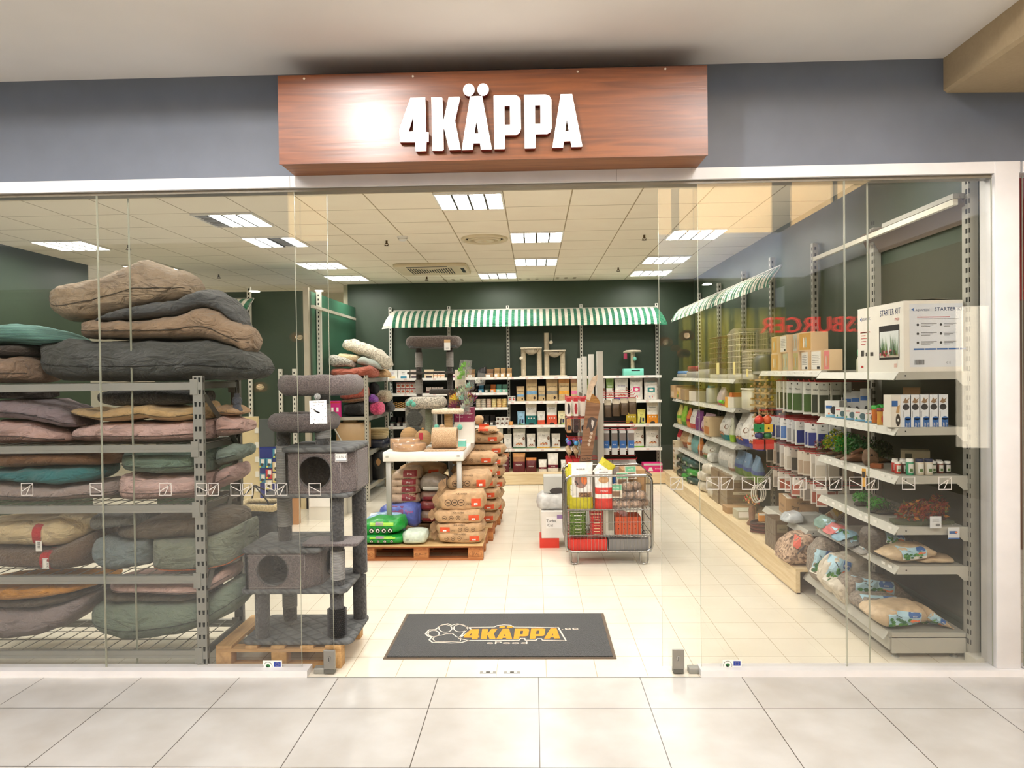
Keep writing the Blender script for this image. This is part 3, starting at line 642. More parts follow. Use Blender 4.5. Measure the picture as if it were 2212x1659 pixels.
def seam(mb, top, bot, y, D, m, fr):
    x0 = min(p[0] for p in top+bot)+.02; x1 = max(p[0] for p in top+bot)-.02; pts = []
    for i in range(25):
        x = x0+(x1-x0)*i/24; z = (interp(top, x)+interp(bot, x))/2-.25*(interp(top, x)-interp(bot, x))/2; pts.append((x, fr(x, z)-.001, z))
    mb.tube(pts, .003, m, 5)
def soft(name, label, cat, rgb, top, bot, yf, D, kind='fabric', wr=.009, seed=1, fq=9, e=.7, plan=5, piping=True, group=None, tagpos=None, rest=None, extra=None, minw=.3, scale=1.0, rgb2=None):
    """cushion or bed; outlines are read off the photo on the plane y=yf (its front)"""
    T = pxl(top, yf); B = pxl(bot, yf)
    if rest is not None:
        mn = min(b for a, b in B); B = [(a, b+(rest-mn)*1.0) for a, b in B]
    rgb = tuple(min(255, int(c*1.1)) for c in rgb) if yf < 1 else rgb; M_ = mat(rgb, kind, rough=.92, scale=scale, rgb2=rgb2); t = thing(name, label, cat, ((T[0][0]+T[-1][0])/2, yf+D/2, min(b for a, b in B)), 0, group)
    mb = MB(); fr = lump(mb, T, B, yf+D/2, D, M_, nu=56, nv=30, seed=seed, wr=wr*1.5, fq=fq*1.25, e=e, plan=plan, minw=minw); mb.build('cover', t)
    if piping:
        mb = MB(); seam(mb, T, B, yf, D, mat(tuple(int(c*.55) for c in rgb), 'fabric', rough=.9), fr); mb.build('piping', t)
    if extra: extra(t, fr, T, B)
    return t
TA = (148, 130, 108); DG = (74, 76, 74); CH = (94, 94, 90); MV = (152, 136, 138); PK = (196, 166, 160); SG = (122, 136, 124)
CU = 'cushion'; G0 = None
soft('floor_cushion', 'large dark grey floor cushion lowest on the top rack shelf', CU, DG, [(42,745),(60,728),(110,730),(170,735),(240,733),(320,731),(430,730),(480,742),(520,757),(545,778),(550,795)], [(42,790),(62,815),(100,826),(200,828),(300,828),(420,824),(460,825),(520,822),(545,812),(550,800)], .05, .56, seed=3, wr=.012, rest=1.776)
soft('floor_cushion', 'long taupe floor cushion with peaked right end above the dark grey one', CU, (150, 128, 106), [(137,690),(145,686),(200,690),(260,688),(330,684),(380,678),(408,663),(432,658),(455,664),(480,690),(515,705),(523,715)], [(137,705),(150,728),(240,730),(330,731),(430,731),(480,745),(510,762),(523,752)], .07, .52, seed=5, wr=.012)
soft('floor_cushion', 'charcoal floor cushion with a pointed fold between two taupe cushions', CU, (84, 86, 88), [(170,690),(230,670),(300,652),(370,645),(400,628),(428,618),(455,634),(480,655),(500,685)], [(170,694),(230,692),(300,688),(370,682),(400,672),(432,664),(460,672),(485,694),(500,704)], .10, .50, seed=8, wr=.01, piping=False)
soft('floor_cushion', 'taupe beanbag pillow topmost on the rack, its peak at the ceiling lights', CU, (156, 138, 116), [(70,622),(90,617),(130,608),(200,590),(240,574),(275,560),(290,555),(310,563),(350,574),(380,582),(395,600),(400,625)], [(70,628),(85,655),(100,680),(120,690),(190,684),(240,672),(300,660),(360,648),(395,634),(400,630)], .12, .46, seed=11, wr=.014)
ST = mat((112, 168, 160), 'fabric', rough=.9)
soft('striped_cushion', 'teal striped cushion at the left edge on top of the rack', CU, (118, 160, 152), [(-60,700),(0,697),(35,700),(75,712),(110,727),(122,735)], [(-60,745),(0,742),(40,743),(80,742),(110,738),(122,738)], .06, .5, kind='sisal', seed=13, wr=.006, rgb2=(60, 96, 94), piping=False, scale=1.5)
soft('floor_cushion', 'dark brown cushion squeezed under the teal striped one', CU, (66, 56, 50), [(-60,743),(0,743),(30,744),(44,750)], [(-60,770),(0,769),(30,768),(44,762)], .07, .5, seed=15, piping=False)
soft('floor_cushion', 'light brown cushion on the left end of the top rack shelf', CU, (140, 118, 100), [(-60,768),(0,768),(30,770),(44,780),(47,800)], [(-60,824),(0,824),(30,823),(44,818),(47,808)], .06, .52, seed=17, rest=1.776)
# second shelf
soft('dog_mattress', 'thin black plush mattress right under the top rack shelf', 'mattress', (48, 46, 44), [(182,848),(240,842),(330,840),(424,846)], [(182,872),(240,880),(330,878),(424,872)], .12, .42, kind='fleece', seed=19, wr=.006, piping=False)
soft('dog_mattress', 'dark brown mattress above the mauve cushion at the left of the second shelf', 'mattress', (58, 48, 44), [(-60,842),(20,842),(62,846)], [(-60,862),(20,864),(62,862)], .1, .4, seed=20, piping=False)
soft('dog_cushion', 'crumpled tan cushion with dark piping on the second rack shelf', CU, (186, 156, 112), [(118,890),(140,885),(200,890),(235,882),(265,876),(310,872),(340,880),(365,882),(400,876),(425,873),(431,885)], [(118,893),(170,903),(225,914),(255,913),(300,906),(330,912),(370,913),(425,906),(431,896)], .08, .5, seed=21, wr=.014, fq=7)
soft('dog_cushion', 'dusty pink cushion below the tan one on the second rack shelf', CU, PK, [(120,938),(150,925),(200,914),(260,915),(340,914),(428,910),(431,918)], [(120,944),(160,950),(230,951),(330,951),(425,947),(431,940)], .08, .51, seed=23, wr=.008, rest=1.394)
soft('dog_cushion', 'mauve grey cushion drooping at the left of the second rack shelf', CU, (136, 122, 128), [(-60,870),(0,864),(30,862),(70,868),(110,880),(140,905),(150,922)], [(-60,905),(0,907),(40,910),(90,920),(120,926),(150,925)], .08, .5, seed=25, wr=.012, fq=7, group='mauve cushions')
soft('dog_cushion', 'pink cushion under the mauve one at the left of the second rack shelf', CU, (188, 158, 152), [(-60,912),(0,910),(40,912),(80,924),(115,937),(124,945)], [(-60,952),(0,952),(60,951),(100,950),(124,948)], .08, .51, seed=27, rest=1.394)
soft('dog_cushion', 'rolled pink bed end sticking out beyond the rack post, second shelf', CU, (186, 152, 144), [(455,902),(480,900),(510,912),(520,930)], [(455,948),(480,944),(505,938),(520,934)], .22, .36, seed=29, wr=.012)
soft('dog_cushion', 'tan bed edge with white care label beside the rack post, second shelf', CU, (170, 136, 100), [(455,878),(480,876),(500,884),(512,890)], [(455,898),(480,900),(500,898),(512,896)], .25, .3, seed=30)
# third shelf
soft('dog_mattress', 'brown mattress filling the left of the third rack shelf', 'mattress', (116, 84, 58), [(-60,974),(0,976),(60,972),(150,974),(220,976),(236,990)], [(-60,1014),(0,1016),(100,1010),(200,1010),(230,1008),(236,1000)], .06, .5, seed=31, wr=.006, piping=False)
soft('dog_mattress', 'sage green mattress at the right of the third rack shelf', 'mattress', (104, 126, 112), [(237,985),(245,978),(300,980),(380,978),(428,974),(431,985)], [(237,1010),(250,1024),(320,1029),(400,1028),(428,1026),(431,1015)], .08, .52, seed=33, wr=.008, fq=6)
soft('dog_mattress', 'pale sage bed roll beyond the rack post on the third shelf', 'mattress', (124, 140, 132), [(455,972),(480,966),(505,965),(513,975)], [(455,1012),(480,1004),(505,994),(513,985)], .2, .4, seed=34)
soft('dog_cushion', 'bright teal folded cushion on the third rack shelf', CU, (48, 112, 118), [(-60,1024),(0,1018),(60,1014),(150,1008),(190,1008),(200,1014)], [(-60,1044),(0,1043),(50,1048),(110,1052),(170,1046),(200,1030)], .06, .46, seed=35, wr=.01, fq=7, piping=False)
soft('dog_bed', 'mauve grey gathered bed lowest at the left of the third rack shelf', 'pet bed', (152, 138, 134), [(-60,1045),(0,1043),(60,1050),(120,1054),(170,1046),(215,1048),(235,1060)], [(-60,1096),(20,1096),(80,1096),(110,1094),(170,1090),(220,1086),(235,1076)], .08, .51, seed=37, wr=.012, fq=8, rest=1.026)
soft('dog_bed', 'pink gathered bed with ruffled end, right of the third rack shelf', 'pet bed', PK, [(230,1030),(245,1026),(300,1034),(380,1032),(415,1028),(429,1030)], [(230,1040),(238,1065),(246,1080),(300,1079),(360,1076),(415,1079),(429,1070)], .08, .51, seed=39, wr=.012, fq=8, rest=1.026)
soft('dog_bed', 'pink bed end with white label beyond the rack post, third shelf', 'pet bed', (180, 150, 148), [(455,1024),(480,1012),(495,1006),(502,1015)], [(455,1062),(480,1050),(497,1040),(502,1030)], .2, .38, seed=40)
# fourth shelf
def redband(px0, px1, a0, a1, tpos, txt):
    def f(t, fr, T, B):
        q0 = U(px0, 1150, y=.05).x; q1 = U(px1, 1150, y=.05).x; mb = MB(); zt = interp(T, (q0+q1)/2); zb = interp(B, (q0+q1)/2); zm = (zt+zb)/2
        mb.patch(fr, q0, zb+.012, q1, zt-.006, mat((186, 36, 40), 'fabric', rough=.8), 4, 14, .004); mb.build('band', t)
        a = U(tpos[0], tpos[1], y=.03); w, h = .04, .066; mb = MB(); y = min(fr(a.x, a.z), fr(a.x+w, a.z), fr(a.x, a.z+h))-.008; f2 = lambda x, z: y
        mb.box(a.x, y, a.z, a.x+w, y+.002, a.z+h, WHITE)
        if txt: mb.ptext(f2, txt, a.x+w/2+.006, a.z+h/2, .016, TXT, .001, wmax=.05, rot=R(-90)); mb.stroke([(a.x+.004, a.z+.004), (a.x+w-.004, a.z+.004), (a.x+w-.004, a.z+h-.004), (a.x+.004, a.z+h-.004)], .002, TXT, 0, M=Matrix(((1,0,0,0),(0,0,1,y-.001),(0,1,0,0),(0,0,0,1))))
        else:
            for k in range(9): mb.patch(f2, a.x+.012, a.z+.02+k*.0045, a.x+.03, a.z+.0215+k*.0045+(.001 if k % 3 else 0), TXT, 1, 1, .001)
        mb.build('price_tag', t)
    return f
soft('dog_bed', 'beige pet bed with red band and barcode tag on the fourth rack shelf', 'pet bed', (192, 174, 138), [(-60,1131),(0,1128),(60,1128),(90,1126),(118,1118),(135,1124),(170,1140)], [(-60,1186),(0,1185),(60,1187),(90,1190),(125,1188),(150,1170),(170,1160)], .08, .5, seed=41, wr=.008, fq=6, piping=False, extra=redband(62, 82, 0, 0, (66, 1195), ''))
soft('dog_bed', 'brown plush bed with red band and 97,90 price tag on the fourth rack shelf', 'pet bed', (96, 78, 62), [(-60,1190),(0,1188),(60,1188),(100,1188),(140,1172),(180,1155),(192,1170)], [(-60,1251),(0,1250),(60,1252),(120,1255),(150,1252),(180,1226),(192,1200)], .08, .51, kind='fleece', seed=43, wr=.006, fq=6, rest=.59, piping=False, extra=redband(77, 99, 0, 0, (82, 1233), '97,90 €'))
soft('dog_mattress', 'grey bouclé mattress end sagging in the middle of the fourth rack shelf', 'mattress', (104, 106, 100), [(175,1120),(200,1114),(240,1114),(280,1112),(292,1125)], [(175,1140),(190,1152),(230,1146),(275,1142),(284,1146),(292,1140)], .1, .42, kind='fleece', seed=45, wr=.005, piping=False)
soft('dog_mattress', 'dark brown rolled mattress upper right of the fourth rack shelf', 'mattress', (92, 82, 68), [(225,1150),(280,1135),(330,1118),(380,1108),(430,1106),(500,1110),(508,1130)], [(225,1166),(280,1172),(330,1172),(380,1168),(430,1166),(500,1160),(508,1148)], .12, .44, seed=47, wr=.006, piping=False)
soft('dog_bed', 'blue grey pinched bolster bed at the middle of the fourth rack shelf', 'pet bed', (112, 124, 126), [(181,1195),(190,1172),(205,1166),(245,1176),(280,1172),(303,1172),(308,1190)], [(181,1205),(188,1225),(205,1234),(228,1239),(270,1234),(300,1230),(308,1215)], .08, .36, seed=49, wr=.012, fq=9, rest=.59, piping=False)
soft('dog_bed', 'boxy sage grey sofa bed with orange piping on the fourth rack shelf', 'pet bed', (116, 122, 108), [(304,1175),(312,1170),(370,1171),(430,1168),(480,1150),(512,1136),(516,1145)], [(304,1228),(312,1232),(370,1233),(430,1231),(480,1222),(512,1205),(516,1190)], .08, .5, seed=51, wr=.003, fq=5, e=.35, rest=.59, piping=False, extra=lambda t, fr, T, B: (lambda m: (m.tube([(x, fr(x, interp(B, x)+.012)-.002, interp(B, x)+.012) for x in [T[0][0]+.02+i*(T[-1][0]-T[0][0]-.04)/16 for i in range(17)]], .004, mat((196, 104, 48), 'fabric')), m.build('orange_piping', t)))(MB()))
# bottom shelf
soft('dog_bed', 'mustard orange bed at the left under the fourth rack shelf', 'pet bed', (190, 132, 52), [(-60,1266),(0,1266),(100,1264),(180,1264),(199,1268)], [(-60,1308),(0,1306),(60,1303),(130,1290),(180,1278),(199,1272)], .06, .5, seed=53, wr=.005, fq=4, piping=False)
soft('dog_bed', 'mauve grey large bed drooping at the left of the bottom rack shelf', 'pet bed', (132, 120, 120), [(-60,1318),(0,1317),(60,1318),(110,1312),(160,1292),(190,1290)], [(-60,1404),(0,1402),(60,1392),(110,1376),(150,1350),(190,1300)], .08, .51, seed=55, wr=.012, fq=5, rest=.135, piping=False)
soft('dog_mattress', 'dark brown pad between the orange and mauve beds on the bottom rack shelf', 'mattress', (70, 60, 48), [(-60,1306),(0,1304),(60,1300),(120,1290),(185,1276)], [(-60,1318),(0,1317),(60,1318),(110,1312),(185,1290)], .09, .46, seed=57, wr=.004, piping=False)
soft('dog_bed', 'folded pink bed above the round grey green bed, bottom of the rack', 'pet bed', (190, 160, 152), [(208,1266),(240,1263),(330,1264),(430,1263),(478,1235),(484,1245)], [(208,1282),(225,1290),(300,1288),(380,1292),(430,1290),(478,1266),(484,1256)], .07, .48, seed=59, wr=.006, fq=5)
soft('dog_mattress', 'olive brown pad under the folded pink bed on the bottom rack shelf', 'mattress', (82, 76, 62), [(198,1290),(230,1288),(300,1286),(380,1290),(440,1284)], [(198,1306),(230,1306),(300,1306),(380,1304),(440,1298)], .1, .44, seed=60, piping=False)
soft('dog_bed', 'huge round grey green bed on the bottom rack shelf', 'pet bed', (112, 126, 112), [(163,1340),(172,1325),(200,1312),(260,1308),(330,1304),(390,1303),(430,1300),(480,1270),(505,1262),(515,1290)], [(163,1350),(175,1375),(205,1395),(260,1404),(310,1402),(360,1394),(430,1372),(480,1350),(510,1320),(515,1305)], .08, .52, seed=61, wr=.012, fq=4, rest=.135)

# ================================================================ half pallet and the big cat tree
PW = mat((206, 166, 112), 'woody', rough=.75, rgb2=(180, 140, 90)); PWX = mat((200, 160, 108), 'woodx', rough=.75, rgb2=(176, 136, 88)); PD = mat((170, 118, 72), 'woodx', rough=.8, rgb2=(132, 86, 50))
pl = thing('wooden_pallet', 'pale half size wooden pallet under the grey cat tree', 'pallet', (-1.594, .37, 0))
def block(t, x0, y0, z0, x1, y1, z1, m, name): mb = MB(); mb.rbox(x0, y0, z0, x1, y1, z1, m, .003, smooth=False, n=1); mb.build(name, t)
for x in (-1.985, -1.64, -1.30):
    for y in (.075, .57): block(pl, x, y, .018, x+.095, y+.09, .1, PW, 'block')
for y in (.075, .57): block(pl, -1.985, y, 0, -1.205, y+.09, .018, PWX, 'bottom_board'); block(pl, -1.985, y, .1, -1.205, y+.09, .12, PWX, 'cross_board')
for x, w in ((-1.985, .1), (-1.80, .075), (-1.64, .085), (-1.46, .085), (-1.305, .1)): block(pl, x, .072, .12, x+w, .665, .14, PW, 'top_board')

ct = thing('cat_tree', 'big dark grey cat tree with two cubbyholes and plush beds', 'cat tree', (-1.47, .36, .14))
FD = mat((86, 86, 86), 'fleece', rough=.95, rgb2=(64, 64, 64)); FB = mat((128, 116, 114), 'fleece', rough=.95, scale=2, rgb2=(88, 80, 80)); SI = mat((186, 186, 184), 'sisal', rough=.8, rgb2=(112, 112, 112), scale=1.6); QU = mat((104, 106, 106), 'quilt', rough=.9)
def plate(x0, y0, x1, y1, z0, z1, name='platform', m=QU, r=.05): mb = MB(); mb.rbox(x0, y0, z0, x1, y1, z1, m, r, n=5); mb.build(name, ct)
plate(-1.83, .085, -1.14, .60, .14, .165, 'base_plate'); 
def cpost(x, y, z0, z1, r=.045, sis=None, m=FD):
    mb = MB(); mb.cyl(x, y, z0, z1, r, m, 20); mb.build('post', ct)
    if sis: mb = MB(); mb.cyl(x, y, sis[0], sis[1], r+.004, SI, 24); mb.build('sisal_wrap', ct)
cpost(-1.72, .16, .165, .455); cpost(-1.66, .50, .165, .455, sis=(.25, .455)); cpost(-1.25, .165, .165, .455, .042); cpost(-1.19, .52, .165, .455)
mb = MB(); bx, by = -1.25, .165
mb.cyl(bx, by, .175, .345, .050, BLACK, 20)
for k in range(34):
    for j in range(14):
        a = 2*math.pi*k/34+(j % 2)*.09; z = .18+j*.0122; mb.tube([(bx+.048*math.cos(a), by+.048*math.sin(a), z), (bx+.062*math.cos(a), by+.062*math.sin(a), z)], .0016, mat((70, 70, 72), rough=.5), 3)
o = mb.build('brush', ct)
plate(-1.835, .085, -1.17, .62, .455, .482)                                           # second level
def cubby(x0, y0, x1, y1, z0, z1, hx, hz, hr, cut, sidehole=False):
    """box with a round hole in front, chamfered right front corner; wall panels 2 cm thick"""
    t_ = .018; mb = MB()
    def wall(p, q, z0, z1, hole=None, m=FB):
        p = Vector(p); q = Vector(q); L = (q-p).length; d = (q-p).normalized(); n = Vector((-d.y, d.x))
        M = Matrix(((d.x, 0, n.x, p.x), (d.y, 0, n.y, p.y), (0, 1, 0, 0), (0, 0, 0, 1)))
        loops = [[(0, z0), (L, z0), (L, z1), (0, z1)]]
        if hole: loops.append([(hole[0]+hole[2]*math.cos(-2*math.pi*i/36), hole[1]+hole[2]*math.sin(-2*math.pi*i/36)*(hole[3] if len(hole) > 3 else 1)) for i in range(36)])
        mb.poly(loops, m, 0, t_, M=M)
        if hole: mb.tube([tuple(M @ Vector((hole[0]+hole[2]*math.cos(a), hole[1]+hole[2]*math.sin(a), -.002))) for a in [2*math.pi*i/36 for i in range(36)]], .004, mat((84, 80, 80), 'fabric'), 5, True)
        mb.tube([tuple(M @ Vector((a, b, -.001))) for a, b in ((.012, z0+.012), (L-.012, z0+.012), (L-.012, z1-.012), (.012, z1-.012))], .0014, mat((168, 162, 160), rough=.8), 4, True)
    c = cut
    wall((x0, y0), (x1-c, y0), z0, z1, (hx-x0, hz, hr)); wall((x1-c, y0), (x1, y0+c*1.2), z0, z1)
    sd = y1-(y0+c*1.2); wall((x1, y0+c*1.2), (x1, y1), z0, z1, (sd*.5, (z0+z1)/2, hr*.9) if sidehole else None)
    wall((x1, y1), (x0, y1), z0, z1, m=FD); wall((x0, y1), (x0, y0), z0, z1); mb.build('cubby', ct)
cubby(-1.80, .10, -1.35, .56, .483, .705, -1.63, .60, .098, .09, True)
mb = MB(); mb.rbox(-1.825, .085, .706, -1.33, .60, .735, QU, .04); mb.build('roof', ct)
plate(-1.45, .10, -1.10, .33, .745, .762, 'step', FB, .03)
cpost(-1.25, .2, .482, .745, .042, (.52, .70)); cpost(-1.18, .50, .482, 1.04, .048); cpost(-1.25, .2, .762, 1.04, .042); cpost(-1.63, .34, .735, 1.50, .044, (.83, 1.01)); mb = MB(); mb.cyl(-1.63, .34, 1.11, 1.35, .05, SI, 24); mb.build('sisal_wrap', ct)
plate(-1.70, .12, -1.145, .60, 1.042, 1.068)
cubby(-1.55, .13, -1.125, .55, 1.07, 1.325, -1.365, 1.20, .102, .09)
mb = MB(); mb.rbox(-1.575, .11, 1.327, -1.12, .58, 1.358, QU, .04); mb.build('roof', ct)
mb = MB(); y = .128; a, b = U(724, 997, y=y), U(750, 978, y=y); mb.box(a.x, y-.002, a.z, b.x, y, b.z, WHITE); f2 = lambda x, z: y-.002; mb.ptext(f2, '233,50 €', (a.x+b.x)/2, a.z+.022, .02, TXT, .001, wmax=.07); mb.stroke([(a.x+.004, a.z+.004), (b.x-.004, a.z+.004), (b.x-.004, b.z-.004), (a.x+.004, b.z-.004)], .003, TXT, 0, M=Matrix(((1,0,0,0),(0,0,1,y-.003),(0,1,0,0),(0,0,0,1)))); mb.build('price_tag', [c for c in ct.children if c.name.startswith('cubby')][-1])
cpost(-1.36, .30, 1.358, 1.70, .048, (1.40, 1.62))
def plushbed(cx, cy, w, d, z0, h, m=FB, seed=2, parent=ct, name='plush_bed'):
    mb = MB(); mb.rbox(cx-w/2+.05, cy-d/2+.05, z0, cx+w/2-.05, cy+d/2-.05, z0+.03, FD, .08); pts = []; n = 40
    pts = [(cx+(w/2-h*.4)*math.copysign(abs(math.cos(a))**.6, math.cos(a)), cy+(d/2-h*.4)*math.copysign(abs(math.sin(a))**.6, math.sin(a)), z0+h*.55+.006*noise.noise(Vector((a*3, seed, 0)))) for a in [2*math.pi*i/n for i in range(n)]]
    rings = []
    for i, p in enumerate(pts):
        a = pts[i-1]; b = pts[(i+1) % n]; t = (Vector(b)-Vector(a)).normalized(); u = t.cross(Vector((0, 0, 1))).normalized(); r = h*.5*(1+.10*noise.noise(Vector((i*.7, seed*3, 1))))
        rings.append([tuple(Vector(p)+u*math.cos(q)*r*.85+Vector((0, 0, 1))*math.sin(q)*r*1.0) for q in [2*math.pi*j/14 for j in range(14)]])
    mb.loft(rings, m, wrap=True, caps=False); mb.build(name, parent)
plushbed(-1.50, .37, .43, .40, 1.44, .115, seed=4); plushbed(-1.38, .36, .52, .46, 1.675, .125, seed=9)

# ================================================================ centre: pallets, promo table, sacks
def bag(name, label, cat, m, top, bot, yf, D, marks=None, wr=.006, seed=1, e=.55, plan=6, rest=None, group=None, minw=.45, fq=11, nu=30, nv=18):
    T = pxl(top, yf); B = pxl(bot, yf)
    if rest is not None: mn = min(b for a, b in B); B = [(a, b+rest-mn) for a, b in B]
    mb = MB(); fr = lump(mb, T, B, yf+D/2, D, m, nu=nu, nv=nv, seed=seed, wr=wr, fq=fq, e=e, plan=plan, minw=minw)
    if marks: marks(mb, fr, T, B)
    return tag(mb.build(name), label, cat, group)
def sack_mesh(w, h, d, m, marks=None, seed=1, wr=.008, e=.5):
    mb = MB(); T = [(-w/2, h*.5), (-.46*w, .82*h), (-.3*w, h), (0, .97*h), (.3*w, h), (.46*w, .8*h), (w/2, .5*h)]; B = [(-w/2, .4*h), (-.45*w, .04*h), (-.35*w, 0), (.35*w, 0), (.45*w, .05*h), (w/2, .4*h)]
    fr = lump(mb, T, B, 0, d, m, nu=24, nv=16, seed=seed, wr=wr, e=e, plan=6, minw=.5)
    if marks: marks(mb, fr, T, B)
    return mb
EPW = mat((176, 112, 66), 'woodx', rough=.8, rgb2=(140, 82, 44)); EPY = mat((176, 112, 66), 'woody', rough=.8, rgb2=(140, 82, 44))
def euro(x0, y0, lab, brand=True):
    t = thing('wooden_pallet', lab, 'pallet', (x0+.6, y0+.4, 0))
    for y in (y0, y0+.35, y0+.7):
        block(t, x0, y, 0, x0+1.2, y+.1, .022, EPW, 'bottom_board')
        for i, x in enumerate((x0, x0+.527, x0+1.055)):
            mb = MB(); mb.rbox(x, y, .022, x+.145, y+.1, .1, mat((200, 138, 84), 'woodx', rough=.8, rgb2=(166, 104, 58)), .002, smooth=False, n=1)
            if y == y0 and brand:
                f2 = lambda a, b: y0; mb.ptext(f2, 'EPAL' if i != 1 else 'EUR-HT', x+.072, .05, .034, mat((96, 56, 28)), .001, wmax=.11)
                if i != 1: n = 20; mb.stroke([(x+.072+.062*math.cos(2*math.pi*k/n), .061+.028*math.sin(2*math.pi*k/n)) for k in range(n)], .002, mat((96, 56, 28)), 0, M=Matrix(((1,0,0,0),(0,0,1,y0-.001),(0,1,0,0),(0,0,0,1))))
            mb.build('block', t)
    for x in (x0, x0+.527, x0+1.055): block(t, x, y0, .1, x+.145, y0+.8, .122, EPY, 'cross_board')
    for k in range(5): block(t, x0, y0+.165*k, .122, x0+1.2, y0+.14+.165*k, .14, EPW, 'top_board')
    return t
euro(-1.71, 2.69, 'brown stamped pallet under the green and kraft sacks, nearest of the pile'); euro(-1.66, 3.52, 'second brown pallet behind the first one under the sack pile', False); euro(-1.62, 4.35, 'rearmost brown pallet under the tall kraft sack stacks', False)
mb = MB(); mb.box(-1.745, 2.675, .1405, -.51, 3.5, .147, mat((214, 184, 134), 'woodx', rough=.8, rgb2=(186, 150, 100))); tag(mb.build('plywood_sheet'), 'thin plywood sheet laid on the nearest pallet', 'board')
mb = MB(); mb.box(-1.66, 3.52, .1405, -.47, 5.14, .147, mat((206, 172, 122), 'woodx', rough=.8)); tag(mb.build('plywood_sheet'), 'plywood sheet laid on the two rear pallets', 'board')
INK = mat((60, 44, 34), rough=.8); ORG = mat((206, 78, 40), rough=.7)
def kraftmarks(cx=.0, txt=True, flip=False):
    def f(mb, fr, T, B):
        x0, x1 = T[0][0], T[-1][0]; w = x1-x0; s = -1 if flip else 1; xm = (x0+x1)/2
        zt, zb = interp(T, xm), interp(B, xm); h = zt-zb; zc = zb+h*.45
        a = xm+s*w*.30; mb.patch(fr, a-w*.10, zc-h*.2, a+w*.10, zc+h*.2, ORG, 6, 4, .003)
        mb.patch(fr, a-w*.04, zc-h*.14, a+w*.03, zc-h*.02, WHITE, 3, 2, .0045); mb.ptext(fr, '|||||', a, zc-h*.12, h*.09, TXT, .006)
        for k in range(3):
            cx_ = xm-s*w*(.28-.135*k); r = h*.17; pts = [(cx_+r*math.cos(2*math.pi*i/16), zc+r*math.sin(2*math.pi*i/16)) for i in range(16)]
            mb.add([(p, fr(p, q)-.003, q) for p, q in pts]+[(cx_+(p-cx_)*.84, fr(p, q)-.003, zc+(q-zc)*.84) for p, q in pts], [(i, (i+1) % 16, 16+(i+1) % 16, 16+i) for i in range(16)], INK)
            mb.patch(fr, cx_-r*.5, zc-r*.1, cx_+r*.5, zc+r*.12, INK, 2, 1, .003)
        if txt: mb.ptext(fr, '15KG', xm+s*w*.145, zc-h*.13, h*.16, INK, .004, wmax=w*.1, rot=R(90) if False else 0)
    return f
def pinch(mb, x, y, z, s, m):
    """gathered paper ear at the tied end of a sack"""
    for k in range(5):
        a = R(-60+30*k); mb.add([(x, y, z), (x+s*math.cos(a)*.09, y-.03+.02*k, z+math.sin(a)*.06), (x+s*math.cos(a+.4)*.085, y-.02+.02*k, z+math.sin(a+.4)*.06+.01)], [(0, 1, 2), (2, 1, 0)], m)
ks = [([(942,1158),(950,1152),(1000,1149),(1036,1147),(1045,1155)], [(942,1166),(952,1178),(1000,1181),(1036,1180),(1045,1170)], 2.74, False, 'lowest of the front kraft sack stack'),
      ([(940,1140),(946,1133),(990,1130),(1036,1131),(1045,1137)], [(940,1148),(950,1158),(1000,1155),(1036,1150),(1045,1146)], 2.75, True, 'second from below in the front kraft sack stack, label on the left'),
      ([(936,1112),(948,1105),(990,1103),(1034,1101),(1045,1110)], [(936,1122),(948,1131),(1000,1132),(1036,1131),(1045,1122)], 2.76, False, 'third from below in the front kraft sack stack'),
      ([(945,1078),(958,1066),(1000,1062),(1040,1062),(1049,1074)], [(945,1090),(955,1103),(1000,1105),(1038,1103),(1049,1092)], 2.80, False, 'fourth from below in the front kraft sack stack, folded top flap'),
      ([(962,1042),(975,1030),(1010,1023),(1050,1022),(1058,1030)], [(962,1052),(972,1060),(1010,1062),(1050,1058),(1060,1048)], 2.92, False, 'topmost of the front kraft sack stack beside the table leg')]
for i, (T, B, y, fl, lb) in enumerate(ks):
    def mk(mb, fr, T_, B_, fl=fl): kraftmarks(flip=fl)(mb, fr, T_, B_); pinch(mb, T_[0][0]+.02, y+.1, (T_[0][1]+B_[0][1])/2, -1, KRAFT); mb.ptext(fr, 'FÜR HUNDE', (T_[0][0]+T_[-1][0])/2, interp(T_, (T_[0][0]+T_[-1][0])/2)-.028, .02, INK, .004)
    bag('kraft_sack', 'brown paper sack, '+lb, 'sack', KRAFT, T, B, y if i < 4 else 3.10, .28 if i < 4 else .45, mk, e=.38, plan=8, wr=.009, seed=70+i, rest=.148 if i == 0 else None, group='kraft sacks in the front stack')
# rear stacks of kraft sacks
n = 0
for col, (x, y, zt, k, w, dz) in enumerate(((-.66, 3.95, .95, 6, .50, .128), (-.63, 4.62, 1.16, 7, .56, .136), (-1.25, 3.95, .86, 5, .46, .13), (-.80, 3.36, .6, 4, .46, .115))):
    for j in range(k):
        z = .148+j*dz; key = 'ks%d' % (j % 3); o = put(key, lambda j=j: sack_mesh(.52, .125, .42, KRAFT, kraftmarks(), seed=90+j, wr=.012, e=.36), 'kraft_sack', 'brown paper sack, %s of the %s' % (('lowest', 'second from below', 'third from below', 'fourth from below', 'fifth from below', 'sixth from below', 'topmost')[j if j < k-1 else 6], ('stack behind the front kraft sacks', 'tall rear stack right of the promo table', 'stack under the promo table', 'hidden stack behind the table leg')[col]), 'sack', (x+rnd.uniform(-.02, .03), y, z), R(rnd.uniform(-6, 6)), 'kraft sacks in the rear stacks')
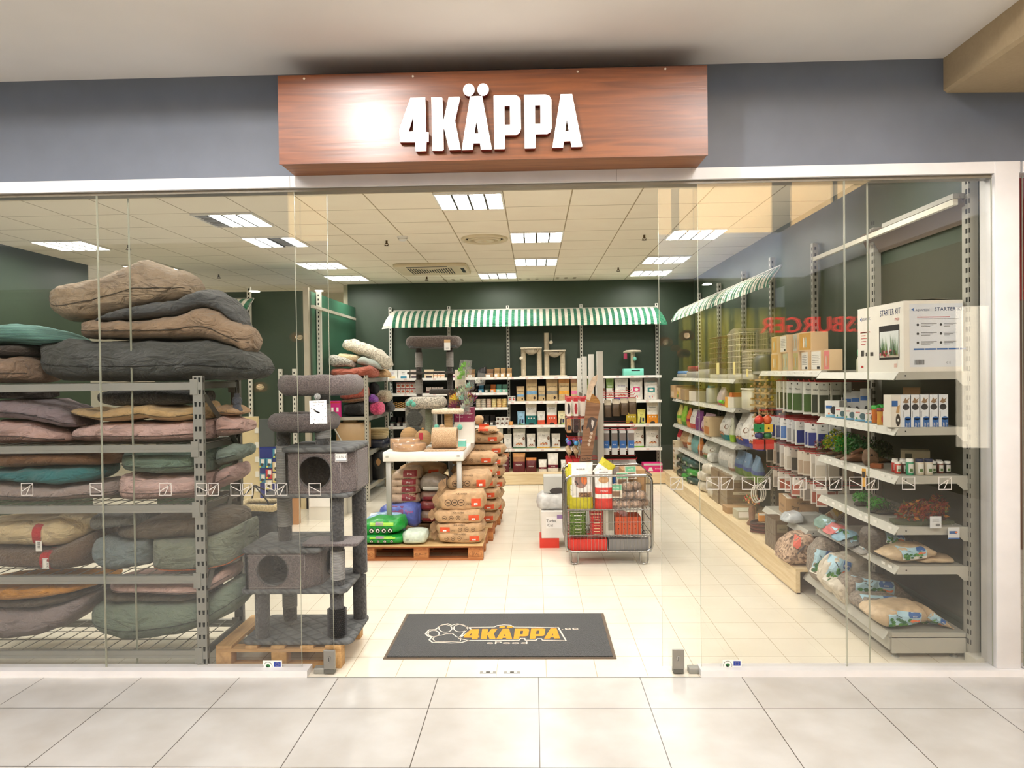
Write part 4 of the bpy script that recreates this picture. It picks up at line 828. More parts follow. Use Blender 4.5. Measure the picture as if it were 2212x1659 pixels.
for i, (T, B, y, lb) in enumerate((([(1026,940),(1032,926),(1050,922),(1068,925),(1078,940)], [(1026,960),(1036,972),(1055,976),(1070,972),(1078,960)], 4.35, 'crumpled upright kraft sack with orange patch on top of the rear stack'),
        ([(1022,908),(1028,900),(1036,899),(1042,906)], [(1022,920),(1030,926),(1038,925),(1042,918)], 4.6, 'small kraft sack end poking out behind the feather toys'))):
    bag('kraft_sack', lb, 'sack', KRAFT, T, B, y, .34, (lambda mb, fr, T_, B_: (mb.patch(fr, T_[0][0]+.04, B_[1][1]+.02, T_[0][0]+.16, B_[1][1]+.1, ORG, 4, 3, .004), mb.ptext(fr, 'BELCANDO', (T_[0][0]+T_[-1][0])/2, T_[2][1]-.07, .035, INK, .005, wmax=.2))) if i == 0 else None, wr=.016, seed=120+i, rest=1.075 if i == 0 else 1.17)
GB = mat((30, 150, 58), 'foil', rough=.35); GL = mat((150, 205, 70), rough=.4)
def greenmarks(mb, fr, T, B):
    x0, x1 = T[0][0], T[-1][0]; w = x1-x0; zb = interp(B, (x0+x1)/2); zt = interp(T, (x0+x1)/2); h = zt-zb
    for k in range(4):
        cx = x0+w*(.34+.13*k); mb.pell(fr, cx, zb+h*.38, h*.17, h*.17, mat((28, 40, 26)), .003); mb.pell(fr, cx, zb+h*.38, h*.125, h*.125, WHITE, .0045); mb.pell(fr, cx, zb+h*.36, h*.06, h*.08, mat((50, 44, 40)), .006, 8)
    mb.patch(fr, x0+w*.15, zb+h*.2, x0+w*.19, zb+h*.6, TXT, 1, 2, .003); mb.patch(fr, x0+w*.3, zb+h*.66, x0+w*.8, zb+h*.85, GL, 6, 2, .003); mb.patch(fr, x0+w*.42, zb+h*.7, x0+w*.58, zb+h*.9, mat((150, 130, 150)), 3, 2, .0045)
bag('litter_bag', 'green plastic bag with round icons lying lowest on the pallet corner', 'bag', GB, [(765,1172),(772,1158),(800,1156),(840,1158),(868,1160),(876,1168)], [(765,1176),(775,1181),(820,1182),(865,1181),(876,1174)], 2.71, .4, greenmarks, seed=130, rest=.148, wr=.005, group='green litter bags')
bag('litter_bag', 'green plastic bag with round icons, upper of the two on the pallet corner', 'bag', GB, [(768,1150),(780,1132),(810,1124),(840,1126),(862,1122),(870,1134)], [(768,1154),(782,1159),(820,1160),(855,1154),(870,1148)], 2.75, .42, greenmarks, seed=131, wr=.006, group='green litter bags')
bag('paper_bag', 'small pale mint white packet between green and kraft sacks on the pallet', 'bag', mat((208, 222, 208), 'foil', rough=.5), [(866,1156),(876,1150),(900,1149),(918,1151),(921,1158)], [(866,1174),(872,1180),(895,1180),(916,1178),(921,1170)], 2.70, .3, lambda mb, fr, T, B: (mb.ptext(fr, '550', T[0][0]+.06, interp(B, T[0][0]+.06)+.045, .022, mat((90, 110, 96)), .003), mb.ptext(fr, 'pine wood pellets', T[0][0]+.14, interp(B, T[0][0]+.14)+.047, .009, mat((90, 110, 96)), .003)), seed=133, rest=.148, wr=.004)
BL = mat((96, 112, 190), 'foil', rough=.4); BLW = mat((150, 186, 216), 'foil', rough=.4)
bag('food_bag', 'light blue and white pet food bag behind the green bags', 'bag', BLW, [(782,1128),(795,1118),(830,1110),(862,1112),(868,1122)], [(782,1134),(800,1140),(840,1140),(868,1134)], 3.05, .36, lambda mb, fr, T, B: (mb.patch(fr, T[0][0]+.06, B[1][1]+.03, T[0][0]+.2, T[2][1]-.02, WHITE, 4, 3, .003), mb.ptext(fr, 'Brit', T[0][0]+.2, T[2][1]-.05, .05, mat((60, 60, 150)), .004)), seed=134, rest=.148)
bag('food_bag', 'violet blue glossy pet food bag with pink print at the table leg', 'bag', BL, [(815,1102),(830,1094),(860,1090),(885,1088),(900,1096)], [(815,1112),(835,1122),(865,1126),(895,1134),(904,1128)], 3.18, .4, lambda mb, fr, T, B: (mb.patch(fr, T[0][0]+.14, B[2][1]+.02, T[0][0]+.27, T[2][1]-.02, mat((128, 66, 110)), 4, 3, .003), mb.ptext(fr, 'Spar', T[0][0]+.33, T[2][1]-.09, .05, mat((190, 70, 110)), .004)), seed=135, rest=.2, wr=.012)
MR = mat((140, 48, 56), 'foil', rough=.4); BG = mat((186, 160, 136), 'foil', rough=.5)
def maroon(mb, fr, T, B):
    x0, x1 = T[0][0], T[-1][0]; w = x1-x0; zb = interp(B, (x0+x1)/2); zt = interp(T, (x0+x1)/2); h = zt-zb
    mb.patch(fr, x0+w*.45, zb+h*.4, x0+w*.9, zt-h*.12, MR, 6, 4, .003); mb.ptext(fr, 'CROQUETTES', x0+w*.45, zb+h*.18, h*.2, INK, .005, wmax=w*.7); mb.ptext(fr, 'Pro', x0+w*.66, zb+h*.52, h*.25, WHITE, .006)
for i, (T, B) in enumerate((([(838,1074),(850,1066),(880,1064),(900,1070),(904,1078)], [(838,1086),(850,1092),(880,1093),(904,1088)]), ([(838,1058),(850,1050),(880,1048),(900,1050),(904,1058)], [(838,1068),(850,1072),(880,1072),(904,1068)]),
        ([(840,1042),(852,1036),(880,1032),(898,1034),(904,1042)], [(840,1052),(852,1056),(880,1056),(904,1052)]), ([(842,1030),(852,1020),(876,1012),(900,1012),(906,1024)], [(842,1038),(852,1042),(880,1042),(906,1036)]))):
    bag('dog_food_bag', 'beige maroon food bag, %s of the stack at the left table leg' % ('lowest', 'second from below', 'third from below', 'topmost')[i], 'bag', BG, T, B, 3.3+.02*i, .4, maroon, seed=140+i, rest=None, wr=.01, group='maroon printed food bags')
for i, (T, B) in enumerate((([(902,1108),(915,1102),(945,1102),(960,1108)], [(902,1126),(915,1131),(945,1131),(960,1126)]), ([(902,1088),(915,1080),(945,1080),(960,1090)], [(902,1102),(915,1106),(945,1106),(960,1100)]), ([(904,1068),(915,1062),(945,1062),(962,1070)], [(904,1082),(915,1085),(945,1084),(962,1078)]), ([(903,1042),(912,1030),(935,1026),(955,1036),(966,1050)], [(903,1058),(915,1064),(945,1064),(966,1058)]))):
    bag('dog_food_bag', 'foil food bag, %s of the middle stack under the table' % ('lowest', 'second from below', 'third from below', 'topmost, white edged')[i], 'bag', mat(((150, 128, 112), (132, 64, 60), (140, 110, 96), (150, 140, 130))[i], 'foil', rough=.35), T, B, 3.35, .4, (lambda mb, fr, T_, B_: mb.patch(fr, T_[0][0]+.05, B_[1][1]+.02, T_[-1][0]-.05, B_[1][1]+.06, WHITE if i == 3 else MR, 8, 2, .003)), seed=150+i, wr=.01, group='foil food bags in the middle stack')
# promo table
pt = thing('promo_table', 'white topped promotion table with grey steel legs above the sacks', 'table', (-1.12, 3.7, .148))
mb = MB(); mb.rbox(-1.535, 3.0, .925, -.715, 4.42, 1.02, mat((240, 236, 228), rough=.4), .01); 
for x in (-1.49, -.77): mb.box(x-.015, 2.9985, .965, x+.015, 3.0, .985, SHELFG)
mb.build('table_top', pt)
for x in (-1.51, -.79):
    for y in (3.03, 4.34): mb = MB(); mb.rbox(x, y, .148, x+.05, y+.05, .925, mat((168, 166, 160), rough=.4, metal=.3), .004); mb.build('leg', pt)
WP = mat((206, 156, 96), 'wood', rough=.6, rgb2=(184, 130, 74)); CC = mat((196, 160, 112), 'sisal', rough=.85, rgb2=(158, 124, 84), scale=1.4)
def onT(px, py, y): return U(px, py, y=y)
def disc(cx, w, h, y, z, lb):
    t = thing('scratch_ring', lb, 'cat scratcher', (cx, y, z)); mb = MB(); mb.lathe([(w/2*.97, z), (w/2, z+.006), (w/2, z+h-.006), (w/2*.97, z+h), (w/2*.75, z+h), (w/2*.73, z+h-.03), (0.001, z+h-.03)], WP, (cx, y), 32); mb.build('ring', t)
    mb = MB(); mb.lathe([(w/2+.003, z+.001), (w/2+.004, z+h+.002), (w/2*.4, z+h+.003), (.001, z+h+.001)], FILM, (cx, y), 24); mb.build('wrap', t)
disc(onT(877, 960, 3.45).x, .32, .10, 3.42, 1.021, 'shrink wrapped round wooden cat scratcher at the back left of the promo table')
disc(onT(885, 975, 3.2).x, .34, .07, 3.19, 1.021, 'flat shrink wrapped cat scratcher ring in front on the promo table')
for (px, y, r, lb) in ((884, 3.72, .10, 'cardboard ball cat scratcher behind the wrapped rings'), (914, 3.5, .093, 'cardboard ball cat scratcher with red tag beside the beige tunnel')):
    t = thing('scratch_ball', lb, 'cat scratcher', (onT(px, 940, y).x, y, 1.021)); mb = MB(); mb.ball((0, 0, r), r, CC, 24); mb.build('ball', t, True)
    mb = MB(); mb.ball((-.12 if r > .095 else .0, -.02, .05 if r > .095 else 2*r+.012), .028 if r > .095 else .014, WP, 10); 
    if r < .095: mb.box(-.03, -r-.004, .09, .01, -r-.001, .16, mat((170, 40, 60)))
    mb.build('toy_tag' if r < .095 else 'wooden_bead', t, True)
mb = MB(); CAR = mat((214, 184, 148), 'fleece', rough=.95, rgb2=(186, 150, 112), scale=1.4)
t = thing('cat_tunnel', 'beige plush cat tunnel roll on a flat base on the promo table', 'cat toy', (onT(960, 975, 3.2).x, 3.2, 1.021)); x0, x1 = onT(932, 950, 3.1).x, onT(986, 950, 3.1).x; zc = 1.036+.108
mb = MB(); mb.rbox(x0-.07, 3.02, 1.021, x1+.08, 3.36, 1.036, CAR, .02); mb.build('base_plate', t)
mb = MB(); ring = lambda x, r: [(x, 3.19+r*math.cos(2*math.pi*i/28), zc+r*math.sin(2*math.pi*i/28)) for i in range(28)]
mb.loft([ring(x0, .09), ring(x0, .105), ring(x0+.005, .108), ring(x1-.005, .108), ring(x1, .105), ring(x1, .09), ring(x0, .09)], CAR, caps=False); mb.build('roll', t)
# things behind on the table
PW2 = mat((214, 206, 190), 'fleece', rough=.95, rgb2=(120, 116, 106)); MINT = mat((110, 196, 176), 'fleece', rough=.9)
t = thing('cat_post', 'short cat post with fluffy white bed and mint pompoms on the promo table', 'cat tree', (onT(927, 900, 3.95).x, 3.95, 1.021)); c = t.location
mb = MB(); mb.rbox(c.x-.17, c.y-.17, 1.021, c.x+.17, c.y+.17, 1.045, PW2, .03); mb.build('base_plate', t)
mb = MB(); mb.cyl(c.x, c.y, 1.045, 1.44, .045, mat((150, 156, 132), 'sisal', rgb2=(120, 126, 104))); mb.build('post', t)
plushbed(c.x-.02, c.y, .44, .40, 1.41, .13, PW2, 14, t)
for dx, dz in ((-.2, 0), (-.17, .02), (-.14, -.01)): mb = MB(); mb.ball((c.x+dx+.0, c.y-.22, 1.48+dz), .028, MINT, 10); mb.build('pompom', t)
t = thing('cat_post', 'low cat post with cream plush pad and dangling balls on the promo table', 'cat tree', (onT(968, 925, 3.62).x, 3.62, 1.021)); c = t.location
mb = MB(); mb.rbox(c.x-.17, c.y-.13, 1.021, c.x+.17, c.y+.15, 1.045, CAR, .03); mb.build('base_plate', t)
mb = MB(); mb.rbox(c.x-.04, c.y-.04, 1.045, c.x+.05, c.y+.04, 1.375, mat((204, 168, 118), 'sisal', rgb2=(176, 140, 92)), .03); mb.build('post', t)
mb = MB(); mb.rbox(c.x-.17, c.y-.16, 1.375, c.x+.17, c.y+.15, 1.42, mat((236, 222, 196), 'fleece', rough=.95, rgb2=(216, 196, 166)), .09); mb.build('pad', t)
for dx, cc_, dz in ((-.11, MINT, 1.235), (-.05, CAR, 1.235), (.14, MINT, 1.23)): mb = MB(); mb.ball((c.x+dx, c.y-.12, dz), .03, cc_, 12); mb.tube([(c.x+dx, c.y-.12, dz+.03), (c.x+dx, c.y-.12, 1.38)], .002, OFFW, 4); mb.build('hanging_ball', t)
# toy angler stand
t = thing('toy_stand', 'purple fronted cardboard stand full of feather wands on the promo table', 'display', (onT(1003, 960, 4.0).x, 4.0, 1.021)); c = t.location; PUR = mat((128, 26, 72), rough=.5)
mb = MB(); mb.box(c.x-.10, c.y-.1, 1.021, c.x+.12, c.y+.1, 1.26, WHITE); mb.box(c.x-.10, c.y-.1, 1.26, c.x+.12, c.y+.1, 1.42, PUR); mb.box(c.x-.1, c.y+.02, 1.42, c.x+.02, c.y+.1, 1.85, mat((214, 206, 190))); mb.box(c.x-.16, c.y-.06, 1.42, c.x-.02, c.y+.02, 1.60, CARD)
f2 = lambda x, z: c.y-.1; mb.ptext(f2, 'Cat', c.x-.04, 1.375, .035, WHITE, .001); mb.ptext(f2, 'Angler', c.x-.035, 1.345, .035, WHITE, .001); mb.ptext(f2, 'Cat Wand', c.x-.04, 1.31, .018, WHITE, .001); mb.ptext(f2, '1x', c.x+.07, 1.375, .035, WHITE, .001); mb.ptext(f2, 'Angler', c.x+.075, 1.345, .025, WHITE, .001); mb.ptext(f2, 'game', c.x+.07, 1.31, .018, WHITE, .001); mb.build('stand', t)
cols = [(226, 110, 50), (40, 120, 60), (120, 30, 70), (220, 190, 50), (60, 40, 40), (150, 50, 90), (196, 70, 90), (90, 130, 60), (70, 50, 80), (230, 200, 60)]
for k in range(26):
    a = rnd.uniform(-.9, .9); cx = c.x+.0+.12*a+rnd.uniform(-.02, .02); cz = 1.47+rnd.uniform(-.06, .14); m_ = mat(cols[k % 10], 'fleece', rough=.8); mb = MB()
    mb.tube([(c.x+.03, c.y-.05, 1.36), (cx, c.y-.09-.01*(k % 3), cz)], .002, mat((120, 90, 60)), 4)
    for q in range(5): b = R(40+25*q)+a*-.5; mb.add([(cx-.01, c.y-.1, cz), (cx+.075*math.cos(b)-.012, c.y-.14+.012*q, cz+.075*math.sin(b)), (cx+.085*math.cos(b+.28), c.y-.14+.012*q, cz+.085*math.sin(b+.28)), (cx+.014, c.y-.1, cz+.008)], [(0, 1, 2, 3), (3, 2, 1, 0)], m_)
    tag(mb.build('feather_wand'), 'coloured feather cat wand in the purple fronted stand', 'cat toy', 'feather wands in the cardboard stand')
for k in range(12):
    cx = c.x+.06+rnd.uniform(-.06, .14); cz = 1.34+.042*k*1.1; cx += .02*math.sin(k*1.3); mb = MB(); m_ = (FILM if k % 3 else mat((176, 214, 204), 'fleece')) if k < 8 else FILM
    w = rnd.uniform(.07, .12); h_ = rnd.uniform(.1, .18); mb.add([(cx-w/2, c.y-.13, cz), (cx+w/2, c.y-.12, cz+.01), (cx+w*.7, c.y-.14, cz+h_), (cx-w*.3, c.y-.13, cz+h_*1.1)], [(0, 1, 2, 3), (3, 2, 1, 0)], FILM)
    for q in range(7): b = R(20+24*q); mb.add([(cx, c.y-.125, cz+.03), (cx+(.045+.02*(q % 2))*math.cos(b)-.01, c.y-.16+.01*(q % 3), cz+.03+.07*math.sin(b)), (cx+.06*math.cos(b+.3), c.y-.15, cz+.03+.05*math.sin(b+.3))], [(0, 1, 2), (2, 1, 0)], mat(((176, 222, 208), (232, 234, 228), (206, 222, 190))[k % 3] if k < 8 else (150, 206, 100), rough=.6))
    tag(mb.build('feather_wand'), 'bagged pale feather wand beside the purple fronted stand, %s from the bottom' % (ORD+('twelfth',))[k], 'cat toy', 'bagged pale feather wands')
mb = MB(); q = onT(992, 963, 3.3); mb.box(q.x-.045, 3.42, 1.021, q.x+.055, 3.52, 1.09, mat((120, 200, 186), rough=.6)); mb.box(q.x-.045, 3.42, 1.09, q.x+.055, 3.52, 1.1, WHITE); tag(mb.build('toy_box'), 'small mint box right of the beige tunnel', 'box')
# brown cat tree behind the table
t = thing('cat_tree', 'brown plush cat tree with two sisal posts behind the promo table', 'cat tree', (-1.25, 5.5, .0)); BRP = mat((104, 90, 82), 'fleece', rough=.95, rgb2=(74, 62, 56)); GS = mat((168, 162, 154), 'sisal', rgb2=(126, 120, 114)); DP = mat((72, 66, 60), 'fleece', rough=.95)
yb = 5.5; xa = U(905, 800, y=yb).x; xb = U(972, 800, y=yb).x; zz = lambda py: U(940, py, y=yb).z
mb = MB(); mb.rbox(xa-.18, yb-.2, 0, xb+.14, yb+.25, .03, DP, .03); mb.build('base_plate', t)
for x in (xa, xb):
    mb = MB(); mb.cyl(x, yb, .03, zz(752), .04, DP); mb.build('post', t)
    mb = MB(); mb.cyl(x, yb, zz(793), zz(761), .05, GS); mb.build('sisal_wrap', t)
mb = MB(); mb.cyl(xa, yb, zz(850), zz(820), .052, GS); mb.build('sisal_wrap', t)
mb = MB(); mb.rbox(xa-.14, yb-.16, zz(808), xb+.12, yb+.15, zz(803), DP, .03); mb.build('platform', t)
mb = MB(); mb.rbox(xb-.26, yb-.2, zz(851), xb+.14, yb+.1, zz(841), DP, .03); mb.build('platform', t)
plushbed((xa+xb)/2, yb, .74, .5, zz(752), .15, BRP, 22, t)
mb = MB(); q = U(966, 745, y=yb-.27); mb.box(q.x-.04, yb-.272, q.z-.07, q.x+.04, yb-.268, q.z+.03, WHITE); mb.box(q.x-.04, yb-.2725, q.z+.03, q.x+.04, yb-.268, q.z+.07, mat((206, 168, 120))); mb.ptext(lambda x, z: yb-.272, '|||||||', q.x, q.z-.05, .02, TXT, .001); mb.build('price_tag', t)
t = thing('cat_tree', 'grey carpet cat arch with round cut outs, partly behind the fluffy white bed', 'cat tree', (U(905, 900, y=4.7).x, 4.7, 0)); c = t.location
mb = MB(); GRN = mat((110, 106, 92), 'fleece', rough=.95)
mb.rbox(c.x-.16, 4.6, .148, c.x+.2, 4.95, 1.5, GRN, .05); mb.build('column', t)
for k, z in enumerate((1.44, 1.26, 1.08)): mb = MB(); mb.lathe([(.10, 0), (.10, .012), (.08, .014)], mat((58, 58, 50), 'fleece'), n=24, M=Matrix.Translation((c.x-.04, 4.6, z)) @ Matrix.Rotation(R(90), 4, 'X')); mb.build('round_opening', t)

# ================================================================ wire cage trolley
tr = thing('cage_trolley', 'chrome wire cage trolley filled with bird seed bags and toys', 'trolley', (.67, 2.78, 0))
X0, X1, Y0, Y1, Z0, Z1 = .285, 1.085, 2.5, 3.08, .125, .835
def rrect(y, x0, x1, z0, z1, r=.06):
    pts = []
    for (cx, cz, a0) in ((x1-r, z1-r, 0), (x0+r, z1-r, 90), (x0+r, z0+r, 180), (x1-r, z0+r, 270)):
        for k in range(5): a = R(a0+22.5*k); pts.append((cx+r*math.cos(a), y, cz+r*math.sin(a)))
    return pts
for y in (Y0, Y1): mb = MB(); mb.tube(rrect(y, X0, X1, Z0, Z1 if y == Y0 else Z1+.03), .013, CHROME, 10, True); mb.build('frame', tr)
mb = MB()
for k in range(1, 24): x = X0+(X1-X0)*k/24; mb.tube([(x, Y0, Z0), (x, Y0, Z1)], .0019, CHROME, 5)
for z in (.28, .40, .52): mb.tube([(X0, Y0-.003, z), (X1, Y0-.003, z)], .0035, CHROME, 6)
mb.build('wire_grid', tr)
for x in (X0, X1):
    mb = MB()
    for k in range(1, 14): y = Y0+(Y1-Y0)*k/14; mb.tube([(x, y, Z0), (x, y, Z1)], .0019, CHROME, 5)
    for z in (.28, .40, .52, Z1): mb.tube([(x, Y0, z), (x, Y1, z)], .0035 if z < .6 else .008, CHROME, 6)
    mb.build('side_grid', tr)
mb = MB()
for k in range(1, 12): x = X0+(X1-X0)*k/12; mb.tube([(x, Y1, Z0), (x, Y1, Z1)], .0019, CHROME, 5)
mb.tube([(X0, Y1, .52), (X1, Y1, .52)], .0035, CHROME, 6); mb.build('back_grid', tr)
for z, n_ in ((.125, 'floor_grid'), (.262, 'shelf_grid'), (.515, 'shelf_grid')):
    mb = MB()
    for k in range(1, 20): x = X0+(X1-X0)*k/20; mb.tube([(x, Y0, z), (x, Y1, z)], .003, CHROME, 5)
    for y in (Y0+.02, (Y0+Y1)/2, Y1-.02): mb.tube([(X0, y, z-.005), (X1, y, z-.005)], .005, CHROME, 6)
    mb.build(n_, tr)
for x in (X0+.075, X1-.075):
    for y in (Y0+.01, Y1-.02):
        mb = MB(); mb.tube([(x-.035, y, Z0), (x-.035, y, .04), (x-.028, y, .017), (x-.012, y, .009), (x+.012, y, .009), (x+.028, y, .017), (x+.035, y, .04), (x+.035, y, Z0)], .009, CHROME, 8); mb.build('foot_loop', tr)
YEL = mat((196, 186, 44), 'foil', rough=.4); WHF = mat((238, 234, 228), 'foil', rough=.4); REDF = mat((206, 62, 52), 'foil', rough=.4)
SEED = mat((170, 132, 96), 'speckle', rough=.9, rgb2=(70, 44, 32)); FEED = mat((226, 200, 160), 'speckle', rough=.9, rgb2=(150, 96, 60))
def robin(mb, fr, w, h):
    mb.pell(fr, .0, h*.60, w*.26, h*.15, mat((150, 116, 104))); mb.pell(fr, w*.13, h*.63, w*.12, h*.10, mat((226, 122, 62)), .004); mb.ppoly(fr, [(-w*.2, h*.62), (-w*.42, h*.42), (-w*.36, h*.40), (-w*.1, h*.54)][::-1], mat((60, 50, 50)), .004)
    mb.patch(fr, -w*.1, h*.26, w*.42, h*.36, SEED, 5, 3, .003); mb.ptext(fr, 'PREMIUM', .0, h*.84, h*.045, TXT, .004); mb.patch(fr, -w*.42, h*.3, -w*.2, h*.52, OFFW, 3, 3, .003)
p = put('robin', lambda: pouch(.235, .43, .13, WHF, [(0, .11, YEL), (.36, .43, WHF)], lambda mb, fr: (robin(mb, fr, .235, .43), mb.patch(fr, -.118, .0, -.085, .42, YEL, 2, 10, .002))), 'bird_seed_bag', 'white and yellow bird seed bag with a robin picture in the trolley', 'bag', (.43, 2.60, .519))
put('redseed', lambda: pouch(.17, .36, .12, WHF, [(0, .1, REDF), (.14, .2, REDF)], lambda mb, fr: (mb.pell(fr, 0, .27, .05, .03, mat((206, 160, 110))), mb.ptext(fr, 'MENU', 0, .16, .025, WHITE), mb.ptext(fr, 'PREMIUM', .0, .33, .02, TXT))), 'bird_seed_bag', 'white and red bird food bag right of the robin bag in the trolley', 'bag', (.645, 2.58, .519))
o = put('yelltop', lambda: pouch(.16, .17, .07, WHF, [(.1, .17, YEL)], lambda mb, fr: mb.ptext(fr, 'ENERGY', 0, .05, .022, TXT)), 'bird_seed_bag', 'white bag with yellow folded end leaning on top of the red bird food bag', 'bag', (.62, 2.74, .80), 0, rx=0); o.rotation_euler = (0, R(35), 0)
o = put('yelltop2', lambda: pouch(.14, .36, .1, YEL, [], None), 'bird_seed_bag', 'yellow bag end sticking out at the left rear of the trolley', 'bag', (.365, 2.80, .519))
FATB = mat((120, 90, 70), 'speckle', rough=.8, rgb2=(196, 160, 130), scale=.7)
k = 0
for x, z, y in ((.78, .519, 2.58), (.86, .519, 2.57), (.95, .519, 2.58), (.82, .60, 2.60), (.90, .60, 2.62), (.99, .60, 2.6), (.87, .68, 2.62), (1.02, .519, 2.66), (.95, .675, 2.68)):
    t = thing('fat_ball_pack', 'net pack of brown fat balls, '+('front left, bottom', 'front middle, bottom', 'front right, bottom', 'left, second layer', 'middle, second layer', 'right, second layer', 'left of the top layer', 'rear right, bottom', 'right of the top layer')[k]+' of the trolley heap', 'bird food', (x, y, z), R(20*k), 'fat ball packs in the trolley'); mb = MB()
    for q in range(4): mb.ball((.028*math.cos(q*1.57+.4), .028*math.sin(q*1.57+.4), .036), .034, FATB, 10)
    mb.build('fat_balls', t, True); mb = MB(); mb.lathe([(.066, .004), (.07, .04), (.05, .07), (.012, .085)], FILM, n=12); mb.build('wrapper', t, True)
    k += 1
for i, (x, z) in enumerate(((.76, .62), (.83, .72), (.92, .77))):
    put('lblpk%d' % (i % 2), lambda i=i: carton(.11, .13, .012, mat((206, 196, 176)), lambda mb, fr: (mb.patch(fr, -.05, .07, .05, .12, mat((110, 180, 140)), 1, 1), mb.patch(fr, -.04, .01, .04, .06, mat((120, 90, 66)), 1, 1), mb.ptext(fr, 'NUTS', 0, .085, .022, WHITE))), 'snack_card', 'cream and green printed snack packet among the fat balls, %s' % ('left one', 'middle one', 'right one')[i], 'packet', (x, 2.545+i*.08, z), R(8*i-6), rx=R(-12))
for i, (z, h) in enumerate(((.519, .19), (.711, .14))): put('tcart%d' % i, lambda h=h: carton(.22, h, .30, CARD, lambda mb, fr: (mb.pell(fr, 0, h*.6, .012, .02, WHITE, .001, 10), mb.patch(fr, -.11, h*.48, .11, h*.52, mat((150, 112, 76)), 1, 1, .0007))), 'cardboard_box', ('lower' if i == 0 else 'upper')+' brown cardboard box at the right rear of the trolley', 'box', (.955, 2.90, z))
GN = mat((104, 128, 54), 'speckle', rough=.9, rgb2=(60, 80, 34)); RW = mat((196, 44, 36), 'fabric', rough=.8, scale=2)
put('peanut', lambda: pouch(.16, .24, .12, GN, [], lambda mb, fr: [mb.patch(fr, -.07, .03+.03*i_, .07, .036+.03*i_, OFFW, 3, 1) for i_ in range(9)]), 'net_bag', 'green net bag at the lower left of the trolley', 'bag', (.40, 2.60, .266))
for i, (x, w) in enumerate(((.40, .17), (.53, .13))): put('rednet%d' % i, lambda w=w: pouch(w, .235, .1, RW, [], lambda mb, fr: [mb.patch(fr, -w*.42, .02+.026*q, w*.42, .026+.026*q, mat((214, 180, 140)), 3, 1) for q in range(9)]+[mb.patch(fr, -w*.4+q*w*.2, .01, -w*.38+q*w*.2, .24, BLACK, 1, 3) for q in range(5)]), 'net_bag', 'red mesh bag %s at the trolley bottom' % ('left of the grey boxes', 'in the left middle')[i], 'bag', (x+.04*i, 2.545+.13*(1-i)*1.2, .266))
put('grbx', lambda: carton(.13, .24, .25, mat((196, 192, 178)), lambda mb, fr: mb.patch(fr, .01, .04, .06, .34, mat((130, 128, 116)), 1, 1)), 'cardboard_box', 'pale grey upright box in the middle of the trolley bottom', 'box', (.675, 2.70, .266))
put('orbx', lambda: carton(.24, .17, .25, mat((196, 84, 48)), lambda mb, fr: [mb.patch(fr, -.115+.052*q, .0, -.111+.052*q, .2, mat((110, 44, 30)), 1, 1) for q in range(5)]+[mb.pell(fr, -.09+.052*q, .06+.04*j, .005, .005, BLACK, .001, 6) for q in range(4) for j in range(3)]), 'treat_box', 'orange ribbed treat box at the right bottom of the trolley', 'box', (.87, 2.68, .266))
o = put('pinkpk', lambda: carton(.05, .14, .03, mat((190, 150, 150)), None), 'treat_pack', 'pink treat pack leaning above the orange box in the trolley', 'packet', (.86, 2.62, .438), 0); o.rotation_euler = (0, R(-50), 0)
# bins and packs beside the trolley
put('redbin', lambda: carton(.375, .105, .28, mat((206, 50, 40), rough=.4), None), 'storage_bin', 'red plastic bin at the very bottom of the trolley', 'bin', (.48, 2.66, .13)); 
put('greybin', lambda: carton(.375, .105, .28, mat((126, 124, 124), rough=.4), lambda mb, fr: [mb.patch(fr, -.2+.04*q, 0, -.197+.04*q, .1, GREY, 1, 1) for q in range(10)]), 'storage_bin', 'grey plastic bin at the very bottom of the trolley', 'bin', (.87, 2.66, .13))
put('litbox', lambda: carton(.32, .27, .34, mat((226, 222, 216)), lambda mb, fr: (mb.box(-.11, -.171, .10, .11, -.17, .22, mat((240, 238, 236))), mb.ptext(lambda x, z: -.171, 'Turbo', -.06, .165, .04, TXT), mb.ptext(lambda x, z: -.171, 'Cat', -.07, .12, .04, TXT), mb.patch(fr, .0, .2, .1, .24, mat((150, 120, 170)), 1, 1))), 'litter_box', 'white carton with black lettering left of the trolley', 'box', (.22, 3.35, .102))
put('redtray', lambda: carton(.2, .1, .3, mat((214, 56, 40), rough=.4), None), 'storage_bin', 'orange red crate under the white carton left of the trolley', 'bin', (.14, 3.33, 0)) 
put('wpack', lambda: sack_mesh(.34, .17, .34, mat((206, 206, 204), 'foil', rough=.3), None, 160, .01), 'plastic_pack', 'grey white plastic wrapped pack on the carton left of the trolley', 'pack', (.18, 3.42, .373))
put('spack', lambda: carton(.2, .17, .2, mat((186, 186, 180)), lambda mb, fr: mb.pell(fr, .05, .02, .09, .035, mat((66, 60, 58)), .002)), 'plastic_pack', 'light grey box with dark oval lid topmost left of the trolley', 'box', (.19, 3.42, .545))

